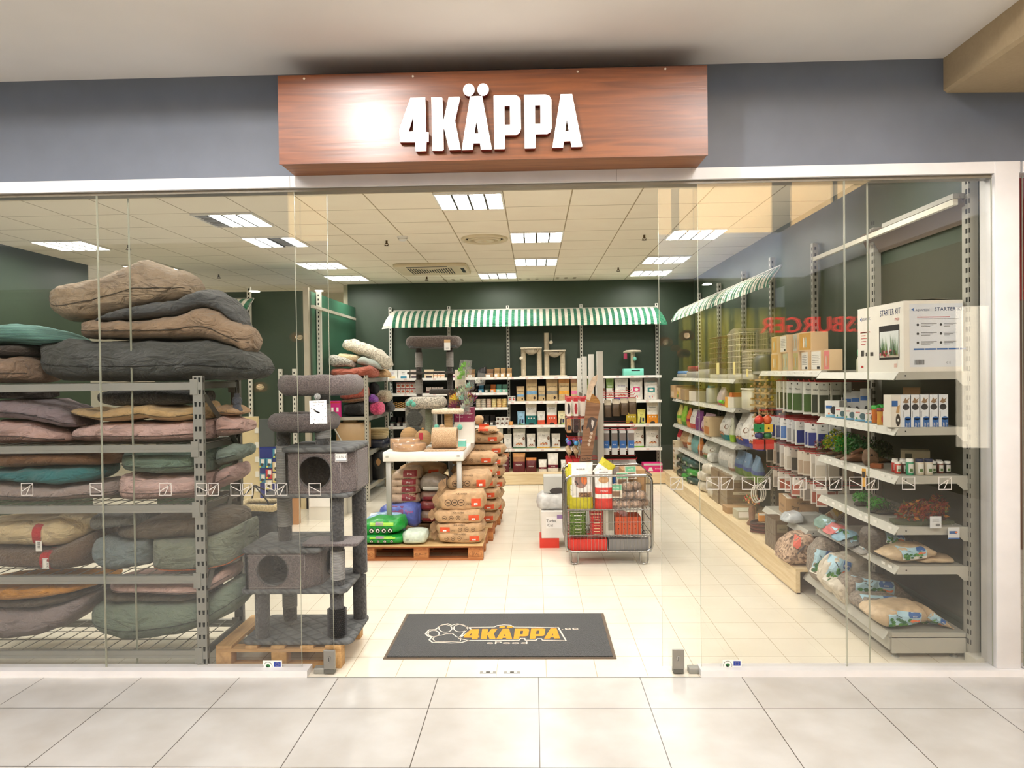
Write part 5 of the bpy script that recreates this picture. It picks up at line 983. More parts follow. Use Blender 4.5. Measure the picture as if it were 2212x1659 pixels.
# ================================================================ middle gondola with hanging goods
gd = thing('display_gondola', 'tall grey four post gondola with red hooks in the shop middle', 'shelf', (.70, 4.8, 0)); GP = mat((176, 172, 162), rough=.45, metal=.15)
for y in (3.42, 4.6, 5.8, 6.95): mb = MB(); mb.rbox(.665, y-.02, 0, .73, y+.04, 2.02, GP, .004); mb.build('post', gd)
mb = MB(); mb.box(.69, 3.44, .2, .705, 6.95, 1.5, mat((90, 84, 72))); mb.build('back_panel', gd)
mb = MB(); mb.box(.36, 3.46, .06, 1.05, 6.98, .14, SHELFG); mb.build('base_shelf', gd)
HK = mat((190, 36, 40), rough=.4)
def hook(x0, x1, y, z): mb = MB(); mb.tube([(x0, y, z), (x1, y, z), (x1+(.01 if x1 > x0 else -.01), y, z+.02)], .0035, HK, 5); return mb.build('red_hook', gd)
def hang(key, maker, name, label, cat, x, y, z, rz, group): return put(key, maker, name, label, cat, (x, y, z), rz, group)
TY = [(60, 50, 50), (170, 40, 48), (230, 220, 210), (150, 60, 66), (40, 90, 80), (200, 180, 160)]
def card_toy(rgb, w=.045, h=.2): return lambda: carton(w, h, .014, mat((228, 220, 210)), lambda mb, fr: (mb.patch(fr, -w*.5, h*.78, w*.5, h, mat((190, 40, 50)), 1, 1, .001), mb.pell(fr, 0, h*.4, w*.36, h*.3, mat(rgb), .003, 10)))
for r_, (z, ys) in enumerate(((1.50, 5), (1.28, 5), (1.06, 4), (.84, 4))):
    for k in range(ys):
        y = 3.5+k*.12; hook(.69, .36, y, z+.03)
        for j in range(4 if r_ in (0, 1) else 3):
            x = .37+j*.075
            if r_ == 0: hang('toyA%d' % ((j+k) % 6), card_toy(TY[(j+k) % 6]), 'toy_card', 'red topped toy card, %s out on the %s hook, top left of the middle gondola' % (ORD[j], ORD[k]), 'cat toy', x, y, z-.165, 0, 'red topped cat toy cards')
            elif r_ == 1: hang('toyB%d' % ((j+k) % 3), (lambda jj=(j+k) % 3: carton(.05, .15, .02, mat(((206, 150, 96), (70, 40, 40), (196, 190, 180))[jj], 'fleece'), lambda mb, fr: mb.pell(fr, 0, .05, .02, .03, mat((40, 30, 30))))), 'plush_mouse', 'plush cat toy, %s out on the %s hook, second left row of the middle gondola' % (ORD[j], ORD[k]), 'cat toy', x, y, z-.12, 0, 'plush cat toys on hooks')
            elif r_ == 2: hang('toyC%d' % ((j+k) % 2), (lambda jj=(j+k) % 2: (lambda mb: (mb.ball((0, 0, .16), .026, mat(((110, 60, 150), (70, 150, 200))[jj], 'foil'), 10), mb.ball((0, 0, .07), .03, mat((190, 160, 120), 'fleece'), 10), mb.tube([(0, 0, 0), (0, 0, .2)], .004, mat((170, 130, 90)), 4), mb)[-1])(MB())), 'ball_toy', 'ball and tassel toy, %s out on the %s hook, third left row of the gondola' % (ORD[j], ORD[k]), 'cat toy', x, y-.0, z-.175, 0, 'ball toys on hooks')
            else: hang('toyD%d' % ((j+k) % 3), (lambda jj=(j+k) % 3: pouch(.06, .15, .02, mat(((110, 40, 34), (196, 150, 100), (60, 70, 50))[jj], 'foil'), [(.11, .15, mat((190, 40, 40)))])), 'treat_pouch', 'dark red treat pouch, %s out on the %s hook, bottom left of the gondola' % (ORD[j], ORD[k]), 'treat', x, y, z-.12, 0, 'small treat pouches on hooks')
for r_, (z, lab) in enumerate(((1.52, 'brown treat pouch'), (1.18, 'tall blue carded pack'), (.86, 'blue fish snack pouch'))):
    for k in range(4):
        y = 3.5+k*.13; hook(.72, 1.08, y, z+.01+.02*k)
        for j in range(4):
            x = .785+j*.088+k*.012
            if r_ == 0: hang('poA', lambda: pouch(.078, .17, .03, mat((84, 66, 46), 'foil', rough=.3), [(.13, .17, mat((200, 190, 170), 'foil', rough=.3))]), 'treat_pouch', '%s, %s out on the %s hook, right side of the middle gondola' % (lab, ORD[j], ORD[k]), 'treat', x, y, z-.20+.01*j, 0, 'brown treat pouches on hooks')
            elif r_ == 1: hang('poB', lambda: carton(.062, .25, .015, mat((206, 206, 204)), lambda mb, fr: (mb.patch(fr, -.031, .07, .031, .15, BLUE, 1, 1, .001), mb.patch(fr, -.031, .15, .031, .23, mat((120, 110, 104)), 1, 1, .001), mb.ptext(fr, 'Fish', 0, .1, .02, WHITE))), 'snack_card', '%s, %s out on the %s hook, right side of the middle gondola' % (lab, ORD[j], ORD[k]), 'treat', x-.02, y, z-.26, 0, 'blue carded packs on hooks')
            else: hang('poC', lambda: pouch(.085, .23, .03, mat((150, 140, 136), 'foil', rough=.3), [(0, .09, mat((40, 92, 160), 'foil', rough=.35)), (.2, .23, mat((214, 210, 206)))], lambda mb, fr: (mb.ptext(fr, 'Omega', 0, .04, .018, WHITE), mb.patch(fr, -.03, .015, .03, .028, WHITE, 2, 1, .003))), 'treat_pouch', '%s, %s out on the %s hook, right side of the middle gondola' % (lab, ORD[j], ORD[k]), 'treat', x, y, z-.27, 0, 'blue fish snack pouches on hooks')
# tall scratch board leaning on the gondola
sb = thing('scratch_board', 'tall brown corrugated cat scratch board with a printed cat leaning on the gondola', 'cat scratcher', (.50, 3.3, 0))
BW = mat((150, 112, 84), 'woodx', rough=.8, rgb2=(116, 82, 58)); y = 3.25
V = lambda pts, y: [(q.x, q.z) for q in (U(a, b, y=y) for a, b in pts)]
MI = Matrix(((1,0,0,0),(0,0,-1,0),(0,1,0,0),(0,0,0,1)))
mb = MB(); mb.poly([V([(1219,1205),(1243,1207),(1276,1002),(1297,872),(1267,868),(1252,1000)], y)[::-1]], BW, -y-.04, -y, M=MI); slv = mb.build('sleeve', sb)
mb = MB(); mb.poly([V([(1267,868),(1297,872),(1293,862),(1281,851),(1270,854)], y)[::-1]], mat((196, 146, 80), 'sisal', rgb2=(140, 92, 44)), -y-.035, -y-.005, M=MI); mb.build('corrugated_core', sb)
mb = MB(); mb.poly([V([(1266,862),(1270,835),(1280,815),(1291,809),(1290,822),(1281,842),(1274,866)], y)[::-1]], mat((206, 184, 160), 'foil', rough=.5), -y-.008, -y, M=MI); mb.build('folded_flap', sb)
mb = MB(); f2 = lambda x, z: y; K = V([(1270,905),(1278,900),(1290,905),(1287,918),(1282,930),(1276,934),(1272,922),(1266,928),(1269,914)], y); mb.ppoly(f2, K[::-1], mat((70, 58, 54)), .001)
K = V([(1278,906),(1284,910),(1280,926),(1277,916)], y); mb.ppoly(f2, K[::-1], mat((206, 196, 186)), .002)
for a, b in ((1278, 936), (1276, 944), (1274, 952), (1272, 960)): q = U(a, b, y=y); mb.pell(f2, q.x, q.z, .014, .018, mat((196, 176, 156)), .001, 8)
mb.build('printed_cat', slv); mb = MB(); q = U(1266, 993, y=y); mb.ptext(f2, 'Karlie', q.x, q.z, .035, TXT, .001, rot=R(6)); mb.stroke([(q.x-.06, q.z-.02), (q.x+.06, q.z-.01), (q.x+.06, q.z+.045), (q.x-.06, q.z+.035)], .006, TXT, 0, M=Matrix(((1,0,0,0),(0,0,1,y-.001),(0,1,0,0),(0,0,0,1)))); mb.build('printed_name', slv)

# ================================================================ back wall shelving
UX = [-2.43, -1.43, -.43, .81, 2.08]; SY0, SY1 = 7.72, 8.12
BAYN = ['left', 'second', 'third', 'right']
ST1 = [1.741, 1.488, 1.244, .945, .556]; ST2 = [1.741, 1.338, .945, .556]
def slotpost(mb, x, y, z0, z1, w=.05, d=.04, axis='y', m=mat((206, 204, 194), rough=.4, metal=.1)):
    mb.box(x-w/2, y-d/2, z0, x+w/2, y+d/2, z1, m); k = z0+.03
    while k < z1-.03:
        if axis == 'y': mb.box(x-.008, y-d/2-.0008, k, x+.008, y-d/2, k+.03, SLOT)
        else: mb.box(x-w/2-.0008, y-.008, k, x-w/2, y+.008, k+.03, SLOT); mb.box(x-.008, y-d/2-.0008, k, x+.008, y-d/2, k+.03, SLOT)
        k += .06
DKP = mat((30, 32, 28), rough=.8)
for i in range(4):
    t = thing('wall_shelving', 'white shelving bay on the back wall, %s bay' % ['leftmost', 'second from left', 'third from left', 'rightmost'][i], 'shelf', ((UX[i]+UX[i+1])/2, 7.92, 0))
    mb = MB(); slotpost(mb, UX[i], 8.14, .181, 2.95); mb.build('upright', t)
    if i == 3: mb = MB(); slotpost(mb, UX[4], 8.14, .181, 2.95); mb.build('upright', t)
    mb = MB(); mb.box(UX[i]+.03, 8.165, .16, UX[i+1]-.03, 8.18, 1.74, DKP); mb.build('back_panel', t)
    for z in (ST1 if i < 2 else ST2):
        mb = MB(); mb.box(UX[i]+.002, SY0+.005, z-.02, UX[i+1]-.002, SY1, z, SHELFW); mb.box(UX[i]+.002, SY0-.008, z-.04, UX[i+1]-.002, SY0+.005, z+.002, mat((240, 238, 232), rough=.35))
        for k in range(int((UX[i+1]-UX[i])/.12)): mb.box(UX[i]+.05+k*.12, SY0-.0095, z-.033, UX[i]+.10+k*.12, SY0-.008, z-.004, WHITE if k % 2 else mat((226, 206, 200)))
        mb.box(UX[i]+.004, SY0+.1, z-.06, UX[i]+.012, SY1, z-.02, SHELFW); mb.build('shelf', t)
PNW = mat((230, 210, 172), 'woodx', rough=.6, rgb2=(214, 188, 144)); PNY = mat((230, 210, 172), 'woody', rough=.6, rgb2=(214, 188, 144))
mb = MB(); mb.box(-2.43, 7.46, .012, 2.08, 7.50, .16, PNW); mb.box(-2.43, 7.46, .1605, 2.08, 8.18, .18, PNW); mb.box(-2.43, 7.48, 0, 2.08, 7.5, .012, BLACK); tag(mb.build('wooden_plinth'), 'pale wooden plinth along the foot of the back wall shelves', 'plinth')
PZ = .181
X8 = lambda px, y=7.8: U(px, 900, y=y).x
KR = mat((206, 178, 132), 'foil', rough=.6); WB = mat((232, 228, 220), 'foil', rough=.45)
def bandbag(w, h, body, band=None, bz=(.3, .45), txt='', tz=.62, foot=None, pic=None, tcol=TXT, top=None, sub=''):
    def mk():
        bs = []
        if foot: bs.append((0, h*foot[1], foot[0]))
        if band: bs.append((h*bz[0], h*bz[1], band))
        if top: bs.append((h*.8, h, top))
        def marks(mb, fr):
            if txt: mb.ptext(fr, txt, 0, h*tz, h*.085, tcol, .003, wmax=w*.8)
            if sub: mb.ptext(fr, sub, 0, h*(tz-.13), h*.04, tcol, .003, wmax=w*.6)
            if pic == 'dog': mb.pell(fr, w*.22, h*.14, w*.1, h*.07, INK); mb.stroke
            if pic == 'cat': mb.ppoly(fr, [(-w*.25, h*.03), (-w*.05, h*.03), (-w*.06, h*.28), (-w*.02, h*.4), (-w*.1, h*.46), (-w*.19, h*.42), (-w*.22, h*.25)], mat((60, 50, 50)), .003); mb.patch(fr, w*.08, h*.14, w*.3, h*.4, mat((36, 52, 90)), 2, 3, .003); mb.patch(fr, -w*.47, 0, w*.47, h*.08, mat((110, 160, 60)), 4, 1, .002)
            if pic == 'food':
                for k in range(7): mb.pell(fr, -w*.2+w*.07*k, h*(.2+.03*(k % 3)), w*.07, h*.035, mat(((206, 120, 90), (226, 170, 110), (150, 90, 60))[k % 3]), .003+.0003*k, 8)
                mb.pell(fr, w*.36, h*.5, w*.09, h*.09, mat((120, 80, 56)), .003, 8)
            if pic == 'pink': mb.patch(fr, -w*.26, h*.36, w*.26, h*.56, tcol if tcol is not TXT else mat((220, 60, 120)), 4, 3, .003); mb.pell(fr, -w*.1, h*.14, w*.03, h*.05, BLUE, .003, 8); mb.pell(fr, w*.08, h*.14, w*.03, h*.05, mat((220, 90, 90)), .003, 8); mb.pell(fr, 0, h*.46, w*.15, h*.06, WHITE, .004, 10)
            if pic == 'arc':
                for k in range(3): mb.pell(fr, -w*.24+w*.24*k, h*.30, w*.07, w*.06, mat((240, 236, 226)), .003, 8)
                mb.pell(fr, 0, h*.03, w*.22, h*.07, mat((50, 44, 40)), .003, 10)
        return pouch(w, h, w*.42, body, bs, marks)
    return mk
C = lambda *c: mat(c, 'foil', rough=.45)
rows = {   # (px0,px1,top_px, body, kwargs, words)
 1.338: ('second shelf', 865, [
  (1115.8, 1133.8, 833, KR, dict(band=C(120,170,210), txt='GRANDORF', top=C(190,160,120), pic='dog'), 'small kraft bag with pale blue band'),
  (1137, 1162, 818, KR, dict(band=C(120,170,210), txt='GRANDORF', top=C(180,150,110), pic='dog'), 'tall kraft bag with pale blue band'),
  (1163, 1179, 833, KR, dict(band=C(140,140,130), txt='GRANDORF', pic='dog'), 'small kraft bag with grey band'),
  (1180, 1206, 818, KR, dict(band=C(140,136,124), txt='GRANDORF', top=C(180,150,110), pic='dog'), 'tall kraft bag with grey band'),
  (1207, 1232, 818, KR, dict(band=C(236,170,60), txt='GRANDORF', top=C(200,140,80), pic='dog'), 'tall kraft bag with orange band'),
  (1233, 1256, 818, KR, dict(band=C(226,120,160), txt='GRANDORF', top=C(200,150,120), pic='dog'), 'tall kraft bag with pink band'),
  (1262, 1284, 817, C(120,140,60), dict(txt='PUPPY', tcol=WHITE), 'olive green bag between the gondola posts'),
  (1286, 1309, 820, C(206,200,196), dict(txt='Josera', pic='food'), 'silver grey bag between the gondola posts'),
  (1310, 1327, 818, C(130,160,90), dict(txt='Senior', tcol=WHITE, pic='food', foot=(C(226,226,216), .55)), 'green topped white bag right of the posts'),
  (1328, 1359, 819, WB, dict(txt='MONGE', tcol=mat((90,70,140)), foot=(C(90,60,150), .14), pic='food', sub='grain free'), 'white bag with violet foot strip'),
  (1361, 1390, 816, WB, dict(txt='PROTECT', pic='pink', tz=.78, top=C(190,186,180)), 'silver bag with pink panel'),
  (1392, 1423, 819, WB, dict(txt='PROTECT', pic='pink', tz=.78, tcol=mat((40,140,136)), top=C(150,146,140)), 'silver bag with teal panel')]),
 .945: ('third shelf', 917, [
  (1117, 1134, 888, C(150,196,226), dict(txt='4 Cats', pic='cat'), 'small sky blue bag with a cat'),
  (1135, 1160, 870, WB, dict(txt='Applaws', foot=(C(24,112,110), .42), pic='arc', top=C(226,216,196), tz=.7), 'tall white and teal bag'),
  (1160.5, 1178, 888, WB, dict(txt='WILD', foot=(C(226,90,60), .34), sub='salmon'), 'small white and orange red bag'),
  (1180, 1204, 870, WB, dict(txt='Applaws', foot=(C(226,92,62), .42), pic='arc', top=C(226,216,196), tz=.7), 'tall white and orange red bag'),
  (1205, 1222, 888, C(236,226,180), dict(txt='Adult', pic='cat'), 'small cream yellow bag with a cat'),
  (1224, 1246, 874, C(206,214,160), dict(txt='Adult', pic='cat'), 'pale green bag half hidden by toy hooks'),
  (1352, 1376, 868, C(206,196,170), dict(foot=(C(186,160,40), .45), txt='Applaws', pic='arc'), 'olive gold footed bag behind brown pouches'),
  (1377, 1395, 886, C(226,220,120), dict(txt='4 Cats', pic='cat'), 'small lemon yellow bag with a cat'),
  (1397, 1423, 869, WB, dict(txt='Applaws', foot=(C(236,150,40), .4), pic='arc', top=C(226,216,196), tz=.7), 'tall white and amber bag')]),
 .556: ('fourth shelf', 968, [
  (1058, 1074, 938, WB, dict(txt='Brit', foot=(C(236,190,120), .05), pic='food'), 'small white bag with tan foot'),
  (1066+9, 1086, 925, C(222,220,206), dict(txt='Brit', foot=(C(206,170,90), .05), pic='food'), 'narrow white bag with gold foot'),
  (1087, 1105, 937, WB, dict(txt='Brit', foot=(C(236,214,206), .05), sub='CARE'), 'small plain white bag'),
  (1107, 1135, 926, WB, dict(txt='Brit', foot=(C(50,110,70), .05), pic='food', top=C(190,190,180), sub='CARE'), 'tall white bag with dark green foot'),
  (1137, 1156, 937, WB, dict(txt='Brit', foot=(C(90,150,90), .05), pic='food'), 'small white bag with light green foot'),
  (1158.5, 1188.5, 925, WB, dict(txt='Brit', foot=(C(236,180,50), .06), pic='food', top=C(206,204,196), sub='CARE'), 'tall white bag with yellow foot'),
  (1190.6, 1210, 937, WB, dict(txt='Brit', foot=(C(236,200,90), .06), pic='food'), 'small white bag with pale yellow foot'),
  (1361, 1392, 923, WB, dict(txt='Brit', foot=(C(120,190,60), .05), pic='food', top=C(180,178,170), sub='CARE'), 'tall white bag with bright green foot'),
  (1394, 1424, 924, WB, dict(txt='Brit', foot=(C(210,214,206), .05), pic='food', top=C(170,168,160), sub='CARE'), 'tall white bag with grey top')]),
 PZ: ('plinth', 1018.5, [
  (1078, 1099, 978, C(90,28,36), dict(top=C(170,110,70), txt='MENU', tcol=WHITE, tz=.35, pic=None), 'maroon bag with brown picture top'),
  (1105.6, 1134, 978, C(96,26,36), dict(top=C(196,140,80), txt='PREMIUM', tcol=WHITE, tz=.35, band=C(150,100,60), bz=(.56, .82)), 'large maroon bag with orange food picture'),
  (1134.7, 1158, 988, C(92,28,32), dict(top=C(206,130,60), txt='PREMIUM', tcol=WHITE, tz=.35), 'shorter maroon bag beside the large one'),
  (1162, 1180, 992, WB, dict(band=C(120,20,50), bz=(.22, .38), txt='RENAL', tz=.27, tcol=WHITE), 'short white bag with maroon band'),
  (1181.5, 1205.5, 979, WB, dict(band=C(110,14,46), bz=(.22, .38), txt='RENAL', tz=.26, tcol=WHITE), 'tall white bag with maroon band'),
  (1210, 1228, 993, C(226,226,220), dict(txt='FOREST', pic='cat'), 'white bag with dark animal beside the trolley')])}
for z, (rown, bpx, items) in rows.items():
    for i, (a, b, tp, body, kw, desc) in enumerate(items):
        yy = 7.84 if z > .2 else 7.70; w = X8(b, yy)-X8(a, yy); h = (bpx-tp)/1600*(yy+4.42); lb = desc+' on the %s of the back wall' % rown
        put('bw%.2f%d' % (z, i), bandbag(w*.97, h, body, **kw), 'pet_food_bag', lb, 'bag', ((X8(a, yy)+X8(b, yy))/2, yy+w*.2, z+.0015), R(rnd.uniform(-3, 3)), 'food bags on the back wall')
# boxes, cans and cups of the two left bays; pixel columns read at y=7.82
def bx(px0, px1, h, z, rgb, desc, cat='box', front=None, d=.12, name='product_box', yy=7.82, group='boxes on the back wall', ml=None):
    w = X8(px1, yy)-X8(px0, yy); return put('bx%.1f%.2f%d' % (px0, z, rgb[0]), lambda: carton(w*.95, h, d, mat(rgb), front or (lambda mb, fr: None)), name, desc, cat, ((X8(px0, yy)+X8(px1, yy))/2, yy+d/2, z+.001), 0, group)
c5 = lambda x: 760+x/6.144
def opentray(mb, w, h, d, rgb, food, hood=True):
    m = mat(rgb); mb.box(-w/2, -d/2, 0, w/2, -d/2+.003, h*.42, m); mb.box(-w/2, d/2-.003, 0, w/2, d/2, h, m); mb.box(-w/2, -d/2, 0, w/2, d/2, .003, m)
    for s in (-1, 1): mb.add([(s*w/2, -d/2, 0), (s*w/2, d/2, 0), (s*w/2, d/2, h), (s*w/2, 0, h*.9), (s*w/2, -d/2, h*.42)], [(0, 1, 2, 3, 4), (4, 3, 2, 1, 0)], m)
    for k in range(5): mb.ball((-w*.34+w*.17*k, -d*.2+.02*(k % 2), h*.4), w*.1, mat(food, 'fleece', rgb2=tuple(int(v*.5) for v in food)), 8)
    mb.patch(lambda x, z: -d/2, -w*.4, h*.05, w*.1, h*.3, WHITE, 1, 1, .001); mb.ptext(lambda x, z: -d/2, 'snack', -w*.15, h*.1, h*.14, TXT, .002); return mb
def tray(px0, px1, h, z, rgb, food, desc): 
    w = (X8(px1)-X8(px0))*.95; return put('tray%.1f%.2f' % (px0, z), lambda: opentray(MB(), w, h, .14, rgb, food), 'display_carton', desc, 'box', ((X8(px0)+X8(px1))/2, 7.87, z+.001), 0, 'open display cartons on the back wall')
top = 1.741
whs = lambda c_, t_, tc=TXT: (lambda mb, fr: (mb.patch(fr, -.05, .0, .05, .035, mat(c_), 1, 1), mb.ptext(fr, t_, 0, .085, .024, tc, .002, wmax=.09), mb.ptext(fr, 'cat food', 0, .06, .012, tc, .002)))
bx(c5(475), c5(615), .135, top, (230, 228, 222), 'white snack bag box at the left end of the top back shelf', front=whs((226, 200, 150), 'Sheba', mat((110, 50, 120))))
bx(c5(620), c5(770), .135, top, (232, 230, 226), 'white box with teal foot on the top back shelf', front=whs((20, 120, 150), 'BRIT'))
bx(c5(785), c5(890), .14, top, (206, 190, 180), 'pale box left of the brown cat tree post, top back shelf', front=whs((60, 50, 60), 'Care'))
bx(c5(970), c5(1090), .14, top, (220, 200, 170), 'white and black box right of the brown cat tree post, top back shelf', front=whs((40, 34, 44), 'STICK'))
for k in range(3):
    for j in range(2): bx(c5(1094+47*k), c5(1138+47*k), .055, top+j*.056, (232, 214, 196), 'small pale pate box, %s row of the %s column on the top back shelf' % (('lower', 'upper')[j], ORD[k]), front=lambda mb, fr: (mb.patch(fr, -.03, .03, .03, .045, mat((226, 150, 90)), 1, 1)), group='small pate boxes')
bx(c5(1345), c5(1418), .10, top, (222, 210, 196), 'pale carton left of the dark display cartons, top back shelf', front=whs((120, 60, 90), 'Mix'))
tray(c5(1424), c5(1524), .13, top, (70, 56, 46), (190, 130, 90), 'dark open carton with brown sticks, top shelf of the back wall')
tray(c5(1530), c5(1645), .135, top, (150, 116, 76), (170, 110, 90), 'kraft and black open carton of chews, top shelf of the back wall')
bag('treat_bag', 'crumpled black bag with a knot between open cartons, top back shelf', 'bag', mat((40, 38, 38), 'foil', rough=.35), [(c5(1650), 806), (c5(1680), 797), (c5(1720), 794), (c5(1780), 791), (c5(1783), 800)], [(c5(1650), 812), (c5(1665), 813.5), (c5(1760), 813.5), (c5(1783), 812)], 7.8, .14, seed=170, rest=top+.002, wr=.012)
tray(c5(1775), c5(1888), .135, top, (150, 112, 78), (206, 180, 160), 'kraft open carton of pale chews, top shelf of the back wall')
for k in range(3): tray(c5(1895+82*k), c5(1968+82*k), .15, top, (196, 156, 104), (226, 206, 190), 'tall kraft tray with pink front, %s of three on the top back shelf' % ('left', 'middle', 'right')[k])
z = 1.488
for c in range(5):
    for r_ in range(2): bx(c5(597+59*c), c5(654+59*c), .092, z+r_*.093, (226, 216, 206), 'white red multipack box, %s row, %s from the left on the second back shelf' % (('lower', 'upper')[r_], ORD[c]), front=lambda mb, fr: (mb.patch(fr, -.035, .07, .035, .09, mat((150, 40, 50)), 1, 1), mb.pell(fr, 0, .035, .025, .02, mat((190, 90, 60)), .002, 10), mb.ptext(fr, 'Mix', 0, .055, .016, TXT)), group='red and white multipacks', d=.1)
for c, w in enumerate((70, 72, 72, 38)): bx(c5(990+76*c), c5(990+76*c+w), .10 if c != 3 else .06, z, (196, 180, 170), 'dusky carton %s in the row behind the cat tree posts, second back shelf' % ('first', 'second', 'third', 'fourth')[c], front=whs((90, 50, 50), 'Duo'))
for c, (rgb, nm) in enumerate((((30, 110, 140), 'blue'), ((44, 56, 36), 'dark green'), ((226, 130, 50), 'orange'), ((120, 190, 170), 'mint'), ((130, 186, 160), 'pale mint'))):
    tray(c5(1682+79*c), c5(1756+79*c), .13, z, rgb, (70, 66, 56), '%s open pouch carton on the second shelf of the second back bay' % nm)
z = 1.244
for c in range(6):
    for r_ in range(4):
        rg = ((214, 200, 176), (206, 196, 176), (220, 196, 176), (222, 206, 150), (226, 196, 140), (224, 196, 130))[c]
        put('canw%d' % c, lambda rg=rg, c=c: (lambda mb: (mb.lathe([(.036, 0), (.04, .003), (.04, .031), (.036, .034)], mat(rg), n=18), mb.lathe([(.0405, .012), (.0405, .016)], mat(((110, 90, 70), (40, 60, 90), (190, 60, 50), (190, 160, 50), (236, 120, 30), (226, 150, 50))[c]), n=18, caps=False), mb)[-1])(MB()), 'food_can', ['beige', 'navy striped', 'red striped', 'yellow striped', 'orange striped', 'amber striped'][c]+' flat can, %s from the bottom of its column on the third back shelf' % ORD[r_], 'can', (X8(c5(1680+69*c)), 7.84, z+.001+r_*.0345), R(30*r_), 'flat cans, column %s' % 'abcdef'[c])
for c in range(8):
    for r_ in range(3 if c > 0 else 1):
        put('cang%d' % (c % 2), lambda c=c: (lambda mb: (mb.lathe([(.022, 0), (.0235, .003), (.0235, .03), (.021, .033)], mat(((206, 150, 60), (60, 50, 44))[c % 2], rough=.35, metal=.4), n=14), mb.lathe([(.0238, .008), (.0238, .024)], mat(((60, 46, 40), (190, 150, 80))[c % 2]), n=14, caps=False), mb)[-1])(MB()), 'food_can', 'small gold black can, %s layer of the %s column, left back bay' % (ORD[r_], ORD[c]), 'can', (X8(c5(525+32*c)), 7.8, z+.001+r_*.0335), 0, 'small gold and black cans')
z = .945
for c, (a, b) in enumerate(((500, 585), (590, 660), (665, 765))): tray(c5(a), c5(b), .15, z, (36, 30, 30), ((60, 130, 100), (190, 140, 130), (206, 150, 90))[c], 'black open treat carton, %s of three above the wooden scratch balls' % ('left', 'middle', 'right')[c])
for c, (a, b) in enumerate(((1680, 1745), (1750, 1820), (1828, 1900))): tray(c5(a), c5(b), .16, z, ((90, 76, 80), (44, 38, 38), (28, 24, 24))[c], ((190, 170, 170), (190, 180, 170), (220, 180, 140))[c], 'dark hooded treat carton, %s of three left of the white cups' % ('left', 'middle', 'right')[c])
for r_ in range(2):
    for c in range(3): put('cup', lambda: (lambda mb: (mb.lathe([(.036, 0), (.042, .062), (.044, .064), (.044, .068)], WHITE, n=16), mb.pell(lambda x, z: -.041, 0, .035, .022, .018, mat((90, 60, 50)), .002, 10), mb)[-1])(MB()), 'food_cup', 'white food cup, %s row, %s from the left in the second back bay' % (('lower', 'upper')[r_], ORD[c]), 'cup', (X8(c5(1935+60*c+8*r_)), 7.82, z+.001+r_*.069), 0, 'white food cups')
for r_ in range(2): put('ocan', lambda: (lambda mb: (mb.lathe([(.03, 0), (.033, .003), (.033, .026), (.03, .029)], mat((226, 160, 90)), n=14), mb)[-1])(MB()), 'food_can', '%s small orange can beside the white cups on the back wall' % ('lower', 'upper')[r_], 'can', (X8(c5(2112)), 7.8, z+.001+r_*.0295), 0, 'small orange cans')
for k in range(2): put('smb', lambda: carton(.055, .085, .05, WHITE, lambda mb, fr: (mb.pell(fr, 0, .03, .012, .02, mat((200, 60, 60)), .001, 8), mb.patch(fr, -.02, .06, .02, .07, TXT, 1, 1))), 'product_box', 'small white box left of the small kraft bag, %s one' % ('left', 'right')[k], 'box', (X8(1102+8*k), 7.86, 1.34), 0)
put('pinkbox', lambda: carton(.30, .14, .25, mat((214, 40, 120)), lambda mb, fr: (mb.patch(fr, -.15, .11, .15, .14, mat((206, 200, 196)), 1, 1), mb.ppoly(fr, [(-.08, .02), (.0, .02), (-.01, .05), (-.02, .08), (-.06, .08), (-.07, .05)], WHITE), mb.ptext(fr, 'KITTEN', .08, .05, .03, WHITE))), 'litter_box', 'bright pink carton on the plinth right of the trolley', 'box', (X8(1411, 7.6)-.02, 7.66, PZ)); 
for k in range(4): put('gp%d' % (k % 2), lambda k=k: carton(.12, .07, .1, mat(((150, 140, 130), (206, 200, 190))[k % 2])), 'product_box', 'small greyish carton behind the pink carton on the plinth, %s from the left' % ORD[k], 'box', (X8(1376+13*k, 7.95), 7.95, PZ+.0), 0, 'small greyish cartons')
